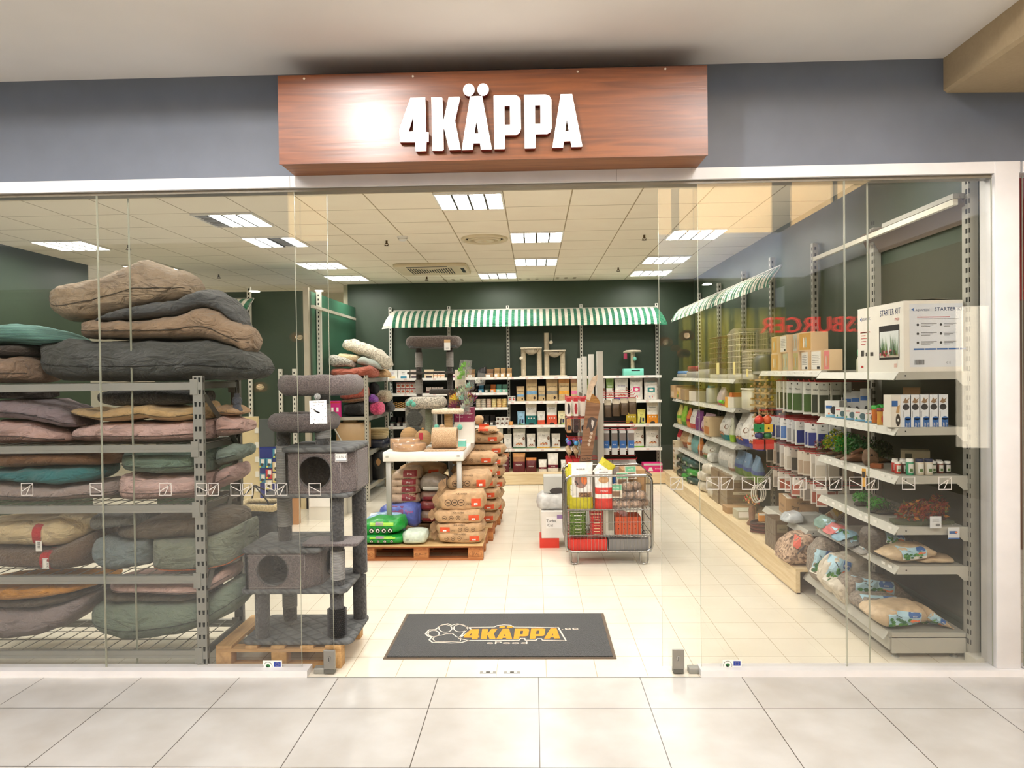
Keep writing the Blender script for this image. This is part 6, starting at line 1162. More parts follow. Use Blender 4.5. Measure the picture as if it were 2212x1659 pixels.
# cat furniture on the top back shelf
HC = mat((226, 214, 190), 'fleece', rough=.95, rgb2=(206, 192, 164)); SC_ = mat((220, 206, 178), 'sisal', rgb2=(190, 174, 144)); yy = 7.95
px8 = lambda x: 1080+x/4.608
t = thing('cat_hammock_tree', 'cream cat tree with two hammocks and a tall sisal post, top back shelf', 'cat tree', (X8(px8(430), yy), yy, 1.742))
X = lambda x: U(px8(x), 800, y=yy).x; Zp = lambda y: U(1180, 700+y/4.608, y=yy).z
mb = MB(); mb.rbox(X(195), yy-.12, 1.742, X(665), yy+.14, 1.76, HC, .02); mb.build('base_board', t)
for x, top_ in ((236, 240), (393, 240), (467, 88), (625, 270)): mb = MB(); mb.cyl(X(x), yy, 1.76, Zp(top_), .042, SC_, 18); mb.build('post', t)
for a, b, y0 in ((212, 415, 240), (440, 650, 268)):
    mb = MB(); n = 10; r1 = []
    for i in range(n+1):
        u = i/n; x = X(a)+(X(b)-X(a))*u; sag = .10*math.sin(math.pi*u)
        r1.append([(x, yy-.14, Zp(y0)), (x, yy-.07, Zp(y0)-sag*.9), (x, yy, Zp(y0)-sag*1.1), (x, yy+.08, Zp(y0)-sag*.9), (x, yy+.15, Zp(y0)), (x, yy+.08, Zp(y0)-sag*.9+.008), (x, yy, Zp(y0)-sag*1.1+.008), (x, yy-.07, Zp(y0)-sag*.9+.008)])
    mb.loft(r1, mat((200, 186, 160), 'fabric')); mb.build('hammock', t)
    mb = MB(); mb.tube([(X(a), yy-.14, Zp(y0)), (X(b), yy-.14, Zp(y0)), (X(b), yy+.15, Zp(y0)), (X(a), yy+.15, Zp(y0))], .012, HC, 8, True); mb.build('hammock_frame', t)
for x, ztop, zb in ((510, 95, 185), (215, 300, 340)): mb = MB(); mb.tube([(X(x), yy-.09, Zp(ztop)), (X(x), yy-.09, Zp(zb))], .003, HC, 4); mb.ball((X(x), yy-.09, Zp(zb)), .032, HC, 10); mb.build('hanging_ball', t)
t = thing('cat_post', 'small cat post with curved pad and mint base, right end of top back shelf', 'cat tree', (X8(1367, yy), yy, 1.742))
mb = MB(); mb.rbox(X(1222), yy-.1, 1.742, X(1424), yy+.1, Zp(455), mat((120, 206, 186), rough=.5), .015); mb.rbox(X(1300), yy-.102, Zp(478), X(1385), yy-.099, Zp(466), BLACK, .004); mb.build('base_box', t)
mb = MB(); mb.cyl(X(1321), yy, Zp(455), Zp(295), .032, SC_, 16); mb.build('post', t)
mb = MB(); lump(mb, [(X(1230), Zp(285)), (X(1260), Zp(270)), (X(1330), Zp(268)), (X(1395), Zp(272)), (X(1408), Zp(285))], [(X(1230), Zp(300)), (X(1250), Zp(300)), (X(1330), Zp(293)), (X(1395), Zp(292)), (X(1408), Zp(288))], yy, .22, HC, seed=180, wr=.004); mb.build('pad', t)
mb = MB(); mb.ball((X(1338), yy-.06, Zp(358)), .034, mat((120, 206, 186), 'fleece'), 10); mb.tube([(X(1338), yy-.06, Zp(358)), (X(1338), yy-.06, Zp(295))], .003, HC, 4); mb.box(X(1225), yy-.112, Zp(360), X(1258), yy-.11, Zp(305), mat((150, 40, 70))); mb.build('hanging_ball', t)

# ---- awnings
AWG = mat((18, 112, 78), 'fabric', rough=.8); AWW = mat((238, 232, 216), 'fabric', rough=.8)
def awning(name, label, A, B, zt, zb, outv, n, amp=.012, parent=None, flare=.12):
    """striped cloth from A to B (xy), top at zt, bottom at zb pushed out by outv"""
    A = Vector(A); B = Vector(B); d = B-A; o = Vector(outv); t = thing(name, label, 'awning', ((A.x+B.x)/2, (A.y+B.y)/2, zb))
    mb = MB(); rows_ = 7; cols_ = []
    for i in range(n*2+1):
        u = i/(n*2); col = []
        for j in range(rows_+1):
            v = j/rows_; bulge = math.sin(v*math.pi/2); fl = flare*v*((-1) if i == 0 else (1 if i == n*2 else 0)); wob = amp*math.sin(i*1.9)*v
            p = A+d*u+d.normalized()*fl*(1 if i in (0, n*2) else 0)+o*(bulge*.85+v*.15)+o.normalized()*wob; col.append((p.x, p.y, zt-(zt-zb)*(v**1.25)-(.02*v if i in (0, n*2) else 0)))
        cols_.append(col)
    for i in range(n*2):
        vs = cols_[i]+cols_[i+1]; k = rows_+1
        mb.add(vs, [(j, j+1, k+j+1, k+j) for j in range(rows_)], AWG if i % 2 else AWW, True)
    mb.build('canvas', t)
    mb = MB(); mb.tube([(A.x, A.y, zt), (B.x, B.y, zt)], .012, SHELFG, 8); mb.tube([(A.x, A.y, zt), (A.x+o.x, A.y+o.y, zb+.02)], .008, SHELFG, 6); mb.tube([(B.x, B.y, zt), (B.x+o.x, B.y+o.y, zb+.02)], .008, SHELFG, 6); mb.build('frame', t)
awning('awning', 'long green and white striped awning across the back wall', (-2.36, 8.08), (2.06, 8.08), 2.88, 2.57, (0, -.42), 43)

# ================================================================ left back department
lp = thing('wall_shelving', 'slotted white posts with a long bracket on the green partition, left of the back corner', 'shelf', (-2.98, 6.2, 0))
mb = MB(); mb.box(-3.10, 5.50, 0, -3.03, 5.56, 3.0, mat((176, 168, 150), rough=.5)); mb.build('post', lp)
mb = MB(); slotpost(mb, -3.0, 5.9, 0, 2.99, .06, .06, 'x', OFFW); mb.build('post', lp)
mb = MB(); mb.box(-3.0, 5.52, 2.72, -2.96, 7.9, 2.76, mat((206, 200, 186), rough=.3)); mb.build('light_bar', lp)
lq = thing('wall_shelving', 'slotted white posts in front of the green partition on the left', 'shelf', (-4.2, 5.55, 0))
for px in (541, 606, 636): x = U(px, 800, y=5.55).x; mb = MB(); slotpost(mb, x, 5.55, 0, 3.02 if px == 541 else 1.9, .05, .04, 'y', OFFW); mb.build('post', lq)
awning('awning', 'short green and white striped awning above the left partition', (U(470, 650, y=5.5).x-.7, 5.54), (U(546, 650, y=5.5).x, 5.54), 2.86, 2.62, (0, -.3), 11, flare=0)
bb = thing('peg_board', 'blue peg board with small carded packs behind the cat tree', 'display', (U(580, 1000, y=4.2).x, 4.2, 0)); NB = mat((36, 52, 130), rough=.5)
Y4 = 4.2; q0, q1 = U(554, 1075, y=Y4), U(603, 965, y=Y4)
mb = MB(); mb.box(q0.x, Y4, .0, q1.x+.05, Y4+.04, q1.z, NB); mb.build('board', bb)
mb = MB(); g0, g1 = U(556, 970, y=Y4), U(590, 905, y=Y4); mb.box(g0.x-.03, Y4+.0, q1.z+.002, g1.x, Y4+.04, g1.z, mat((86, 92, 92), rough=.4)); mb.build('top_panel', bb)
for k, (px, py, rgb) in enumerate(((566, 1001, (60, 140, 170)), (581, 1001, (60, 140, 170)), (581, 1025, (206, 50, 60)), (567, 1034, (50, 130, 160)), (596, 980, (60, 140, 170)), (596, 1009, (226, 206, 160)), (596, 1033, (226, 200, 160)), (581, 1048, (216, 206, 176)))):
    q = U(px, py, y=Y4-.01); put('pp%d' % rgb[0], lambda rgb=rgb: carton(.075, .11, .012, mat(rgb), lambda mb, fr: (mb.patch(fr, -.012, .05, .03, .1, WHITE, 1, 1), mb.pell(fr, 0, .035, .018, .02, mat((60, 60, 60)), .002, 8), mb.patch(fr, -.03, .004, -.01, .02, mat((226, 220, 90)), 1, 1))), 'carded_pack', ['blue pack, upper left', 'blue pack, upper right', 'red pack', 'blue pack, lower left', 'blue pack, topmost right', 'cream pack, middle right', 'cream pack, lower right', 'cream pack, bottom'][k]+' on the blue peg board', 'packet', (q.x, Y4-.008, q.z-.05), 0, 'carded packs on the blue peg board')
mb = MB(); CB = mat((206, 188, 146), rough=.6); p0, p1 = U(526, 1075, y=3.6), U(556, 900, y=3.6); mb.box(p0.x, 3.6, 0, p1.x, 3.64, p1.z, CB)
for k in range(6): mb.box(p1.x-.03, 3.59, p1.z-.18-.16*k, p1.x+.01, 3.6, p1.z-.12-.16*k, OFFW)
tag(mb.build('slatted_screen'), 'beige slatted panel with small hooks beside the blue peg board', 'panel')
mb = MB(); p0 = U(640, 1100, y=5.3); mb.box(p0.x, 5.5, 0, p0.x+.5, 5.56, .5, CB); tag(mb.build('cabinet_panel'), 'beige panel low behind the grey cat tree posts', 'panel')
t = thing('drawer_cabinet', 'pale metal drawer unit seen between the grey cat tree posts', 'cabinet', (U(688, 1090, y=4.7).x, 4.9, .0)); p0, p1 = U(667, 1100, y=4.7), U(710, 1070, y=4.7)
mb = MB(); mb.box(p0.x, 4.7, 0, p1.x+.12, 5.1, p1.z, OFFW); mb.build('body', t); mb = MB(); mb.box(p0.x+.02, 4.69, p1.z-.14, p1.x+.1, 4.7, p1.z-.02, WHITE); mb.build('drawer', t)
put('tan', lambda: carton(.14, .45, .1, mat((196, 140, 84)), None), 'cardboard_box', 'narrow orange brown carton left of the metal drawer unit', 'box', (U(634, 1090, y=4.5).x, 4.5, 0.0))
# black tote carriers beside the rack
def tote(px0, px1, pt, pb, yf, D, rgb, lb, seed):
    t = soft('tote_carrier', lb, 'bag', rgb, [(px0, pt+14), (px0+8, pt+4), ((px0+px1)/2, pt), (px1-6, pt+3), (px1, pt+14)], [(px0, pb-16), (px0+6, pb-2), ((px0+px1)/2, pb), (px1-8, pb-4), (px1, pb-20)], yf, D, seed=seed, wr=.01, e=.45, plan=8, piping=False, minw=.5)
    a = U(px0+12, pt+6, y=yf); b = U(px1-10, pt+6, y=yf)
    for dy in (.02, D-.02): mb = MB(); mb.tube([(a.x, yf+dy, a.z-.02), (a.x+.02, yf+dy, a.z+.10), ((a.x+b.x)/2-.05, yf+D/2, a.z+.2), (b.x-.02, yf+dy, b.z+.08), (b.x, yf+dy, b.z-.02)], .008, BLACK, 6); mb.build('strap', t)
    mb = MB(); mb.tube([(a.x-.03, yf+.01, a.z+.02), ((a.x+b.x)/2, yf-.01, a.z+.03), (b.x+.03, yf+.01, b.z+.02), (b.x+.03, yf+D-.02, b.z+.03), (a.x-.03, yf+D-.02, a.z+.03)], .03, mat((216, 196, 152), 'fleece', rough=.95), 8, True); mb.build('fleece_lining', t)
tote(500, 592, 1098, 1262, 1.98, .34, (56, 62, 68), 'large dark blue grey tote carrier with fleece lining standing behind the rack', 190)
for px, py, lb, yf in ((546, 742, 'right', .45), (512, 866, 'left', .35)):
    q = U(px, py, y=yf); t = thing('rope_toy', 'small grey knotted plush toy hanging from the rack corner, %s one' % lb, 'toy', (q.x, yf, q.z-.08)); mb = MB(); mb.tube([(q.x, yf, q.z+.05), (q.x, yf, q.z-.05)], [.02, .028], mat((92, 98, 112), 'fleece'), 8); mb.ball((q.x, yf, q.z), .035, mat((92, 98, 112), 'fleece'), 8); mb.ball((q.x+.01, yf, q.z-.06), .028, mat((100, 104, 116), 'fleece'), 8); mb.build('body', t); mb = MB(); mb.tube([(q.x, yf, q.z+.05), (q.x-.01, yf+.02, q.z+.12)], .004, GREY, 5); mb.build('cord', t)

# ---- rack in the back left corner
lr = thing('storage_rack', 'grey perforated steel rack with fluffy beds in the back left corner', 'rack', (-2.7, 6.75, 0)); S2 = mat((186, 182, 168), rough=.4, metal=.2)
def perf(x, y, z1, t):
    mb = MB(); mb.box(x-.025, y-.025, 0, x+.025, y+.025, z1, S2)
    for k in range(int(z1/.05)): mb.box(x-.006, y-.0256, .03+k*.05, x+.006, y-.025, .05+k*.05, SLOT)
    mb.build('post', t)
for x in (-2.97, -2.38):
    for y in (6.03, 7.45): perf(x, y, 1.80, lr)
for z in (1.76, 1.21, .71, .22):
    mb = MB(); mb.box(-2.95, 6.03, z-.045, -2.40, 6.05, z, S2); mb.build('beam', lr)
    mb = MB(); mb.box(-2.39, 6.055, z-.06, -2.365, 7.425, z, STEEL); mb.build('beam', lr)
    mb = MB(); mb.box(-2.97, 6.05, z-.012, -2.39, 7.45, z-.004, STEELD); mb.build('deck', lr)
mb = MB(); mb.tube([(-2.9, 6.02, 1.15), (-2.42, 6.02, .3)], .012, S2, 6); mb.build('side_brace', lr)
FW = mat((232, 224, 204), 'fleece', rough=.95, rgb2=(170, 160, 140), scale=.8)
def sf(name, label, cat, rgb, T, B, yf, D, kind='fleece', rgb2=None, **k): return soft(name, label, cat, rgb, T, B, yf, D, kind=kind, piping=False, rgb2=rgb2, **k)
sf('fluffy_bed', 'big cream fluffy round bed tilted on top of the corner rack', 'pet bed', (236, 228, 208), [(732,742),(740,733),(755,731),(780,740),(810,752),(833,770),(840,785)], [(732,750),(745,757),(775,768),(800,778),(815,792),(828,798),(840,790)], 6.3, .55, rgb2=(160, 150, 130), seed=200, wr=.012, scale=.8)
sf('cushion', 'cream yellow cushion under the fluffy round bed', CU, (232, 212, 168), [(718,772),(730,763),(755,764),(770,768)], [(718,780),(740,784),(770,782)], 6.2, .5, seed=201)
sf('cushion', 'silver grey satin cushion under the fluffy round bed', CU, (170, 178, 170), [(764,776),(780,769),(800,774),(818,784),(822,792)], [(764,786),(780,790),(800,796),(818,798),(822,796)], 6.25, .5, kind='foil', seed=202)
sf('fluffy_bed', 'grey and white fluffy roll at the left on the corner rack', 'pet bed', (206, 202, 190), [(704,772),(712,766),(735,770),(755,776),(760,784)], [(704,788),(720,794),(745,792),(758,794),(760,790)], 6.1, .4, rgb2=(110, 108, 100), seed=203, scale=.8)
sf('cushion', 'terracotta cushion at the front on top of the corner rack', CU, (176, 92, 70), [(706,800),(715,796),(750,796),(785,792),(792,788),(802,794),(809,803)], [(706,812),(730,813),(770,814),(800,814),(809,810)], 6.05, .55, kind='fabric', seed=204, rest=1.762)
sf('cushion', 'tan folded mat at the right end on top of the corner rack', CU, (206, 166, 116), [(803,798),(812,794),(825,798),(836,808)], [(803,812),(820,814),(836,813)], 6.6, .5, kind='fabric', seed=205, rest=1.762)
sf('plush_cushion', 'coral shaggy cushion on the second shelf of the corner rack', CU, (196, 96, 74), [(728,848),(740,842),(770,838),(787,836)], [(728,862),(745,865),(770,862),(787,858)], 6.1, .5, rgb2=(130, 56, 44), seed=206, scale=.8)
sf('plush_cushion', 'brown shaggy cushion under the coral one on the corner rack', CU, (136, 92, 56), [(732,864),(750,862),(787,858)], [(732,871),(755,872),(787,866)], 6.12, .48, rgb2=(90, 56, 30), seed=207, scale=.8)
sf('plush_cushion', 'black plush cushion filling the second shelf of the corner rack', CU, (24, 24, 24), [(735,874),(760,870),(787,868)], [(735,897),(760,899),(787,898)], 6.14, .6, seed=208, rest=1.213)
sf('plush_cushion', 'black round bag right of the corner rack post', 'bag', (20, 20, 20), [(795,828),(803,825),(811,832),(814,842)], [(795,850),(803,853),(810,850),(814,844)], 6.5, .3, kind='plain', seed=209)
sf('plush_cushion', 'beige furry roll right of the corner rack post', CU, (206, 192, 166), [(804,852),(815,844),(832,844),(841,856)], [(804,858),(815,868),(832,870),(841,862)], 6.7, .4, rgb2=(150, 136, 110), seed=210, scale=.7)
sf('plush_cushion', 'violet shaggy cushion beside the corner rack post', CU, (150, 76, 186), [(794,856),(800,851),(808,858),(811,866)], [(794,870),(803,871),(811,869)], 6.3, .3, rgb2=(96, 40, 126), seed=211, scale=.7)
sf('plush_cushion', 'hot pink shaggy cushion beside the corner rack post', CU, (236, 90, 136), [(795,873),(805,868),(818,870),(825,878)], [(795,886),(805,890),(818,890),(825,884)], 6.35, .35, rgb2=(176, 50, 90), seed=212, scale=.7, rest=1.213)
sf('plush_cushion', 'black plush cushion at the rear of the second corner rack shelf', CU, (26, 24, 26), [(822,872),(835,868),(846,876)], [(822,886),(835,888),(846,884)], 6.95, .4, seed=213, rest=1.213)
for k in range(2): put('mag%d' % k, lambda: carton(.075, .23, .05, mat((196, 30, 120)), lambda mb, fr: (mb.patch(fr, -.02, .08, .01, .14, WHITE, 1, 1), mb.patch(fr, -.035, .2, .035, .215, RED, 1, 1))), 'toy_pack', 'magenta carded pack hanging left of the coral cushion, %s one' % ('left', 'right')[k], 'packet', (U(718+11*k, 900, y=5.9).x, 5.95, 1.213), 0)
t = thing('pet_carrier', 'beige plastic pet box on the third shelf of the corner rack', 'pet carrier', (-2.66, 6.35, .711)); a, b = U(724, 970, y=6.1), U(786, 910, y=6.1)
mb = MB(); BGP = mat((190, 160, 120), rough=.4); mb.rbox(a.x, 6.09, .712, b.x, 6.6, b.z-.02, BGP, .06); mb.build('body', t); mb = MB(); mb.rbox(a.x+.1, 6.15, b.z-.02, b.x-.12, 6.3, b.z+.015, BGP, .02); mb.build('handle', t)
for k in range(5):
    mb = MB(); q = U(811, 935, y=6.6); z = .84+k*.022; mb.lathe([(.13, z), (.17, z+.06), (.178, z+.062), (.172, z+.066), (.125, z+.01)], mat((206, 190, 150), rough=.4), (q.x, 6.75), 24, caps=False); mb.lathe([(.0, z), (.13, z)], mat((206, 190, 150), rough=.4), (q.x, 6.75), 24, caps=False)
    tag(mb.build('litter_tray'), 'nested beige plastic bowl, %s of the stack on the corner rack' % ('lowest', 'second from below', 'middle', 'second from top', 'topmost')[k], 'bowl', group='nested beige bowls')
mb = MB(); q = U(814, 950, y=6.6); mb.rbox(q.x-.16, 6.55, .712, q.x+.13, 7.0, .83, mat((28, 34, 52), rough=.3), .05); tag(mb.build('litter_tray'), 'dark navy plastic tray under the beige bowls', 'tray')
t = thing('litter_bin', 'black plastic bin with pale rim on the lowest corner rack shelf', 'bin', (U(785, 1050, y=6.15).x, 6.3, .222)); a, b = U(771, 1052, y=6.12), U(800, 985, y=6.12)
mb = MB(); mb.rbox(a.x-.06, 6.12, .224, b.x-.05, 6.5, .63, mat((36, 36, 34), rough=.4), .04); mb.build('body', t); mb = MB(); mb.rbox(a.x-.07, 6.1, .63, b.x-.035, 6.52, .65, mat((170, 164, 146), rough=.4), .04); mb.build('rim', t)
t = thing('pet_carrier', 'black pet carrier with bronze emblem low on the corner rack', 'pet carrier', (U(822, 1000, y=6.8).x, 6.85, .222)); q = U(820, 1000, y=6.65)
mb = MB(); mb.rbox(q.x-.2, 6.66, .224, q.x+.06, 7.3, .66, mat((24, 24, 24), rough=.4), .07); mb.build('body', t); mb = MB(); f2 = lambda x, z: 6.66; mb.pell(f2, q.x-.02, .47, .075, .10, mat((60, 58, 54)), .002, 6); mb.pell(f2, q.x-.02, .49, .035, .055, mat((206, 160, 110), metal=.3), .004, 12); mb.build('emblem', t)
mb = MB(); a = U(725, 1060, y=5.0); mb.box(a.x-.35, 5.13, .30, a.x+.28, 5.48, .33, SHELFW); mb.box(a.x-.35, 5.12, .27, a.x+.28, 5.13, .335, WHITE); mb.box(a.x-.3, 5.2, 0, a.x+.2, 5.45, .3, OFFW); tag(mb.build('low_shelf'), 'low white lipped shelf unit behind the upper cubbyhole of the grey cat tree', 'shelf')

# ================================================================ right wall shelving
LIPM = mat((186, 184, 174), rough=.4, metal=.05)
def rshelf(t, x0, x1, y0, y1, z, tags=True, end=True, th=.03, slope=.012):
    mb = MB(); mb.box(x0+.02, y0, z-th, x1, y1, z, SHELFG)
    mb.add([(x0+.02, y0, z+.002), (x0+.02, y1, z+.002), (x0-.012, y1, z-.045), (x0-.012, y0, z-.045), (x0+.024, y0, z+.002), (x0+.024, y1, z+.002), (x0-.006, y1, z-.047), (x0-.006, y0, z-.047)], [(0, 1, 2, 3), (7, 6, 5, 4), (0, 4, 5, 1), (3, 2, 6, 7), (0, 3, 7, 4), (1, 5, 6, 2)], LIPM)
    if tags:
        y = y0+.06
        while y < y1-.08:
            mb.box(x0+.001, y, z-.034, x0+.004, y+.045, z-.010, WHITE)
            y += rnd.choice((.09, .13, .2))
    mb.build('shelf', t)
    if end:
        mb = MB(); mb.poly([[(x0, z-.045), (x1-.06, z-.045), (x1-.02, z-.085), (x1+.005, z-.085), (x1+.005, z+.004), (x0+.02, z+.004)]], LIPM, -y0, -y0+.003, M=Matrix(((1,0,0,0),(0,0,-1,0),(0,1,0,0),(0,0,0,1)))); mb.lathe([(.005, 0), (.005, .001)], TXT, n=8, M=Matrix.Translation((x0+.06, y0-.003, z-.02)) @ Matrix.Rotation(R(90), 4, 'X')); mb.build('bracket', t)
nb = thing('wall_shelving', 'grey shelving bay with aquarium goods nearest to the glass on the right', 'shelf', (2.45, .8, 0))
UPM = mat((176, 174, 164), rough=.4, metal=.1)
for y in (.20, 1.46):
    mb = MB(); mb.box(2.655, y-.02, .0, 2.712, y+.05, 3.02 if y < 1 else 2.9, UPM)
    k = .1
    while k < 2.95: mb.box(2.6545, y-.008, k, 2.655, y+.012, k+.03, SLOT); mb.box(2.656, y-.0206, k, 2.662, y-.02, k+.03, SLOT); k += .06
    mb.build('upright', nb)
for z in (1.775, 1.433, 1.133, .819, .575): rshelf(nb, 2.22, 2.65, .20, 1.44, z, tags=z < 1.5)
rshelf(nb, 2.16, 2.65, .22, 1.6, .165, tags=False, end=False)
mb = MB(); mb.box(2.20, .215, .035, 2.65, .235, .135, LIPM); mb.box(2.20, .215, .13, 2.65, .22, .16, LIPM); mb.box(2.19, 1.42, .035, 2.65, 1.44, .135, LIPM); mb.box(2.19, .235, .05, 2.205, 1.42, .13, LIPM); mb.build('base', nb)
for x in (2.24, 2.60): mb = MB(); mb.lathe([(.025, 0), (.02, .008), (.006, .012), (.006, .04)], STEEL, (x, .26), 14); mb.build('levelling_foot', nb)
mb = MB(); mb.box(2.7125, .25, .2, 2.7195, 1.44, 2.6, mat((64, 66, 50), rough=.7)); mb.build('back_panel', nb)
# canopy lamp
cl = thing('shelf_lamp', 'long white tube lamp with grey reflector above the aquarium shelves', 'lamp', (2.6, 1.2, 2.85))
mb = MB(); mb.box(2.585, .22, 2.80, 2.615, 2.5, 2.835, mat((232, 228, 210), rough=.3)); mb.build('tube_housing', cl)
mb = MB(); mb.add([(2.62, .22, 2.86), (2.62, 1.6, 2.86), (2.70, 1.6, 2.70), (2.70, .22, 2.70), (2.625, .22, 2.865), (2.625, 1.6, 2.865), (2.705, 1.6, 2.705), (2.705, .22, 2.705)], [(0, 1, 2, 3), (7, 6, 5, 4), (0, 3, 7, 4), (1, 5, 6, 2)], mat((120, 108, 98), rough=.4)); mb.box(2.585, .22, 2.84, 2.66, 1.15, 2.87, SHELFG); mb.build('reflector', cl)
# middle and rear bays
mbay = thing('wall_shelving', 'grey shelving bay with red peg hooks in the middle of the right wall', 'shelf', (2.45, 2.2, 0)); rbay = thing('wall_shelving', 'grey shelving with bird and rodent goods at the rear of the right wall', 'shelf', (2.45, 5.8, 0))
for y, t, zt in ((2.72, mbay, 3.0), (3.98, mbay, 3.06), (5.1, rbay, 3.06), (6.35, rbay, 3.06), (7.62, rbay, 3.06)): mb = MB(); slotpost(mb, 2.68, y, .202, zt, .05, .05, 'x', UPM); mb.build('upright', t)
rshelf(mbay, 2.25, 2.65, 1.5, 3.02, 1.79); rshelf(mbay, 2.22, 2.65, 1.72, 2.85, .475, tags=False)
mb = MB(); mb.box(2.69, 1.55, .2, 2.70, 3.95, 1.72, mat((74, 60, 50), rough=.8)); mb.build('back_panel', mbay)
for z in (1.70, 1.37, .955, .61): rshelf(rbay, 2.25, 2.65, 3.98, 7.66, z)
PLN = [(2.10, 1.56)]
mb = MB(); mb.box(2.08, 1.56, .012, 2.115, 7.72, .178, PNY); mb.box(2.08, 1.56, .1785, 2.66, 7.72, .20, PNY); mb.box(2.10, 1.56, 0, 2.115, 7.7, .012, BLACK); tag(mb.build('wooden_plinth'), 'long pale wooden plinth along the right wall', 'plinth')
PT = .201
awning('awning', 'rear length of the green striped awning over the right shelves', (2.36, 7.66), (2.36, 5.0), 2.79, 2.60, (-.12, 0), 21, amp=.006, flare=0)
awning('awning', 'front length of the green striped awning over the right shelves', (2.36, 4.98), (2.36, 2.70), 2.79, 2.60, (-.12, 0), 19, amp=.006, flare=0)

def yat(px, x): return U(px, 900, x=x).y
def rgoods(z, lst, x=2.30, where='', h_ref=None, group=None):
    """goods facing the aisle, measured as pixel columns on the plane x"""
    for i, (a, b, h, maker, name, desc, cat) in enumerate(lst):
        ya, yb_ = yat(a, x), yat(b, x); w = abs(ya-yb_)
        put('rg%.2f%d' % (z, i), lambda: maker(w*.94, h), name, desc+where, cat, (x+w*.2+.02, (ya+yb_)/2, z+.001), R(-90+rnd.uniform(-8, 8)), group)
PB = lambda body, **k: (lambda w, h: bandbag(w, h, body, **k)())
CT = lambda rgb, fn=None: (lambda w, h: carton(w, h, w*.8, mat(rgb), (lambda mb, fr: fn(mb, fr, w, h)) if fn else None))
wr = ', second shelf from below'
rgoods(.956, [(1456,1465,.30,PB(C(226,206,120), band=C(120,190,60), txt='Bird'),'small_pet_food_bag','yellow and lime bag at the far end','bag'),
 (1466,1475,.30,PB(C(150,200,60), foot=(C(90,140,50),.2), txt='Feed'),'small_pet_food_bag','lime green bag','bag'),
 (1476,1485,.28,PB(C(226,120,60), band=C(160,30,70), txt='Mix'),'small_pet_food_bag','orange and magenta bag','bag'),
 (1486,1497,.28,PB(WB, foot=(C(206,70,60),.25), txt='Crispy'),'small_pet_food_bag','white bag with red foot','bag'),
 (1498,1507,.28,PB(C(120,50,120), txt='Menu', tcol=WHITE),'small_pet_food_bag','purple bag','bag'),
 (1508,1526,.26,PB(C(226,190,206), foot=(C(200,50,110),.2), txt='Nature', pic='food'),'small_pet_food_bag','pale pink bag','bag'),
 (1527,1543,.24,CT((206,180,140), lambda mb, fr, w, h: (mb.patch(fr, -w*.4, h*.1, w*.4, h*.5, mat((190,120,60)), 1, 1), mb.ptext(fr, 'Nature', 0, h*.7, h*.12, TXT))),'small_pet_food_box','kraft box with orange picture','box'),
 (1544,1568,.33,PB(WB, foot=(C(20,130,130),.2), txt='NATURE', pic='food'),'small_pet_food_bag','tall white bag with teal foot','bag'),
 (1569,1577,.28,PB(C(220,222,200), foot=(C(150,190,50),.3), txt='Guinea'),'small_pet_food_bag','white bag with lime foot','bag'),
 (1578,1608,.36,PB(WB, foot=(C(60,66,140),.24), txt='NATURE', pic='food', sub='complete'),'small_pet_food_bag','big white bag with navy foot','bag'),
 (1610,1630,.33,PB(WB, foot=(C(60,66,140),.24), txt='NATURE', pic='food'),'small_pet_food_bag','second white navy footed bag at the near end','bag')], where=' on the third rear right shelf', group='rodent food bags on the right wall')
rgoods(.611, [(1456,1464,.28,PB(C(190,30,50), band=WB, txt='Chips'),'small_pet_food_bag','crimson bag at the far end','bag'),
 (1465,1477,.28,PB(C(196,160,120), foot=(C(150,90,60),.3), txt='Straw'),'small_pet_food_bag','brown cream bag','bag'),
 (1478,1486,.26,PB(C(226,214,190), band=C(206,120,50), txt='Snack'),'small_pet_food_bag','cream bag with orange band','bag'),
 (1487,1500,.28,PB(C(120,176,172), txt='Litter', tcol=WHITE),'small_pet_food_bag','mint blue bag','bag'),
 (1501,1509,.24,PB(C(216,130,50), foot=(C(150,80,40),.3), txt='Hay'),'small_pet_food_bag','orange bag','bag'),
 (1510,1532,.27,PB(C(222,222,206), foot=(C(110,160,80),.2), txt='HERBS', pic='food'),'small_pet_food_bag','white bag with green foot','bag'),
 (1546,1564,.30,PB(WB, txt='BED', foot=(C(200,204,200),.3)),'small_pet_food_bag','plain white bag with grey foot','bag'),
 (1565,1576,.27,PB(C(226,222,214), txt='Sand', foot=(C(150,110,90),.12)),'small_pet_food_bag','white sand bag with brown foot','bag'),
 (1578,1595,.27,PB(C(90,120,150), foot=(C(90,120,50),.3), band=C(60,80,140), txt='HAY', tcol=WHITE),'small_pet_food_bag','blue and green hay bag, first of three','bag'),
 (1596,1611,.27,PB(C(96,126,156), foot=(C(90,120,50),.3), band=C(60,80,140), txt='HAY', tcol=WHITE),'small_pet_food_bag','blue and green hay bag, middle of three','bag'),
 (1612,1630,.27,PB(C(100,130,156), foot=(C(100,130,50),.3), band=C(60,80,140), txt='HAY', tcol=WHITE),'small_pet_food_bag','blue and green hay bag, nearest of three','bag')], where=' on the lowest rear right shelf', group='rodent food bags on the right wall')
put('whb', lambda: sack_mesh(.16, .12, .14, mat((226, 226, 220), 'foil'), None, 230), 'litter_pack', 'small crumpled white pack on the lowest rear right shelf', 'pack', (2.33, yat(1536, 2.3), .612), R(-80))
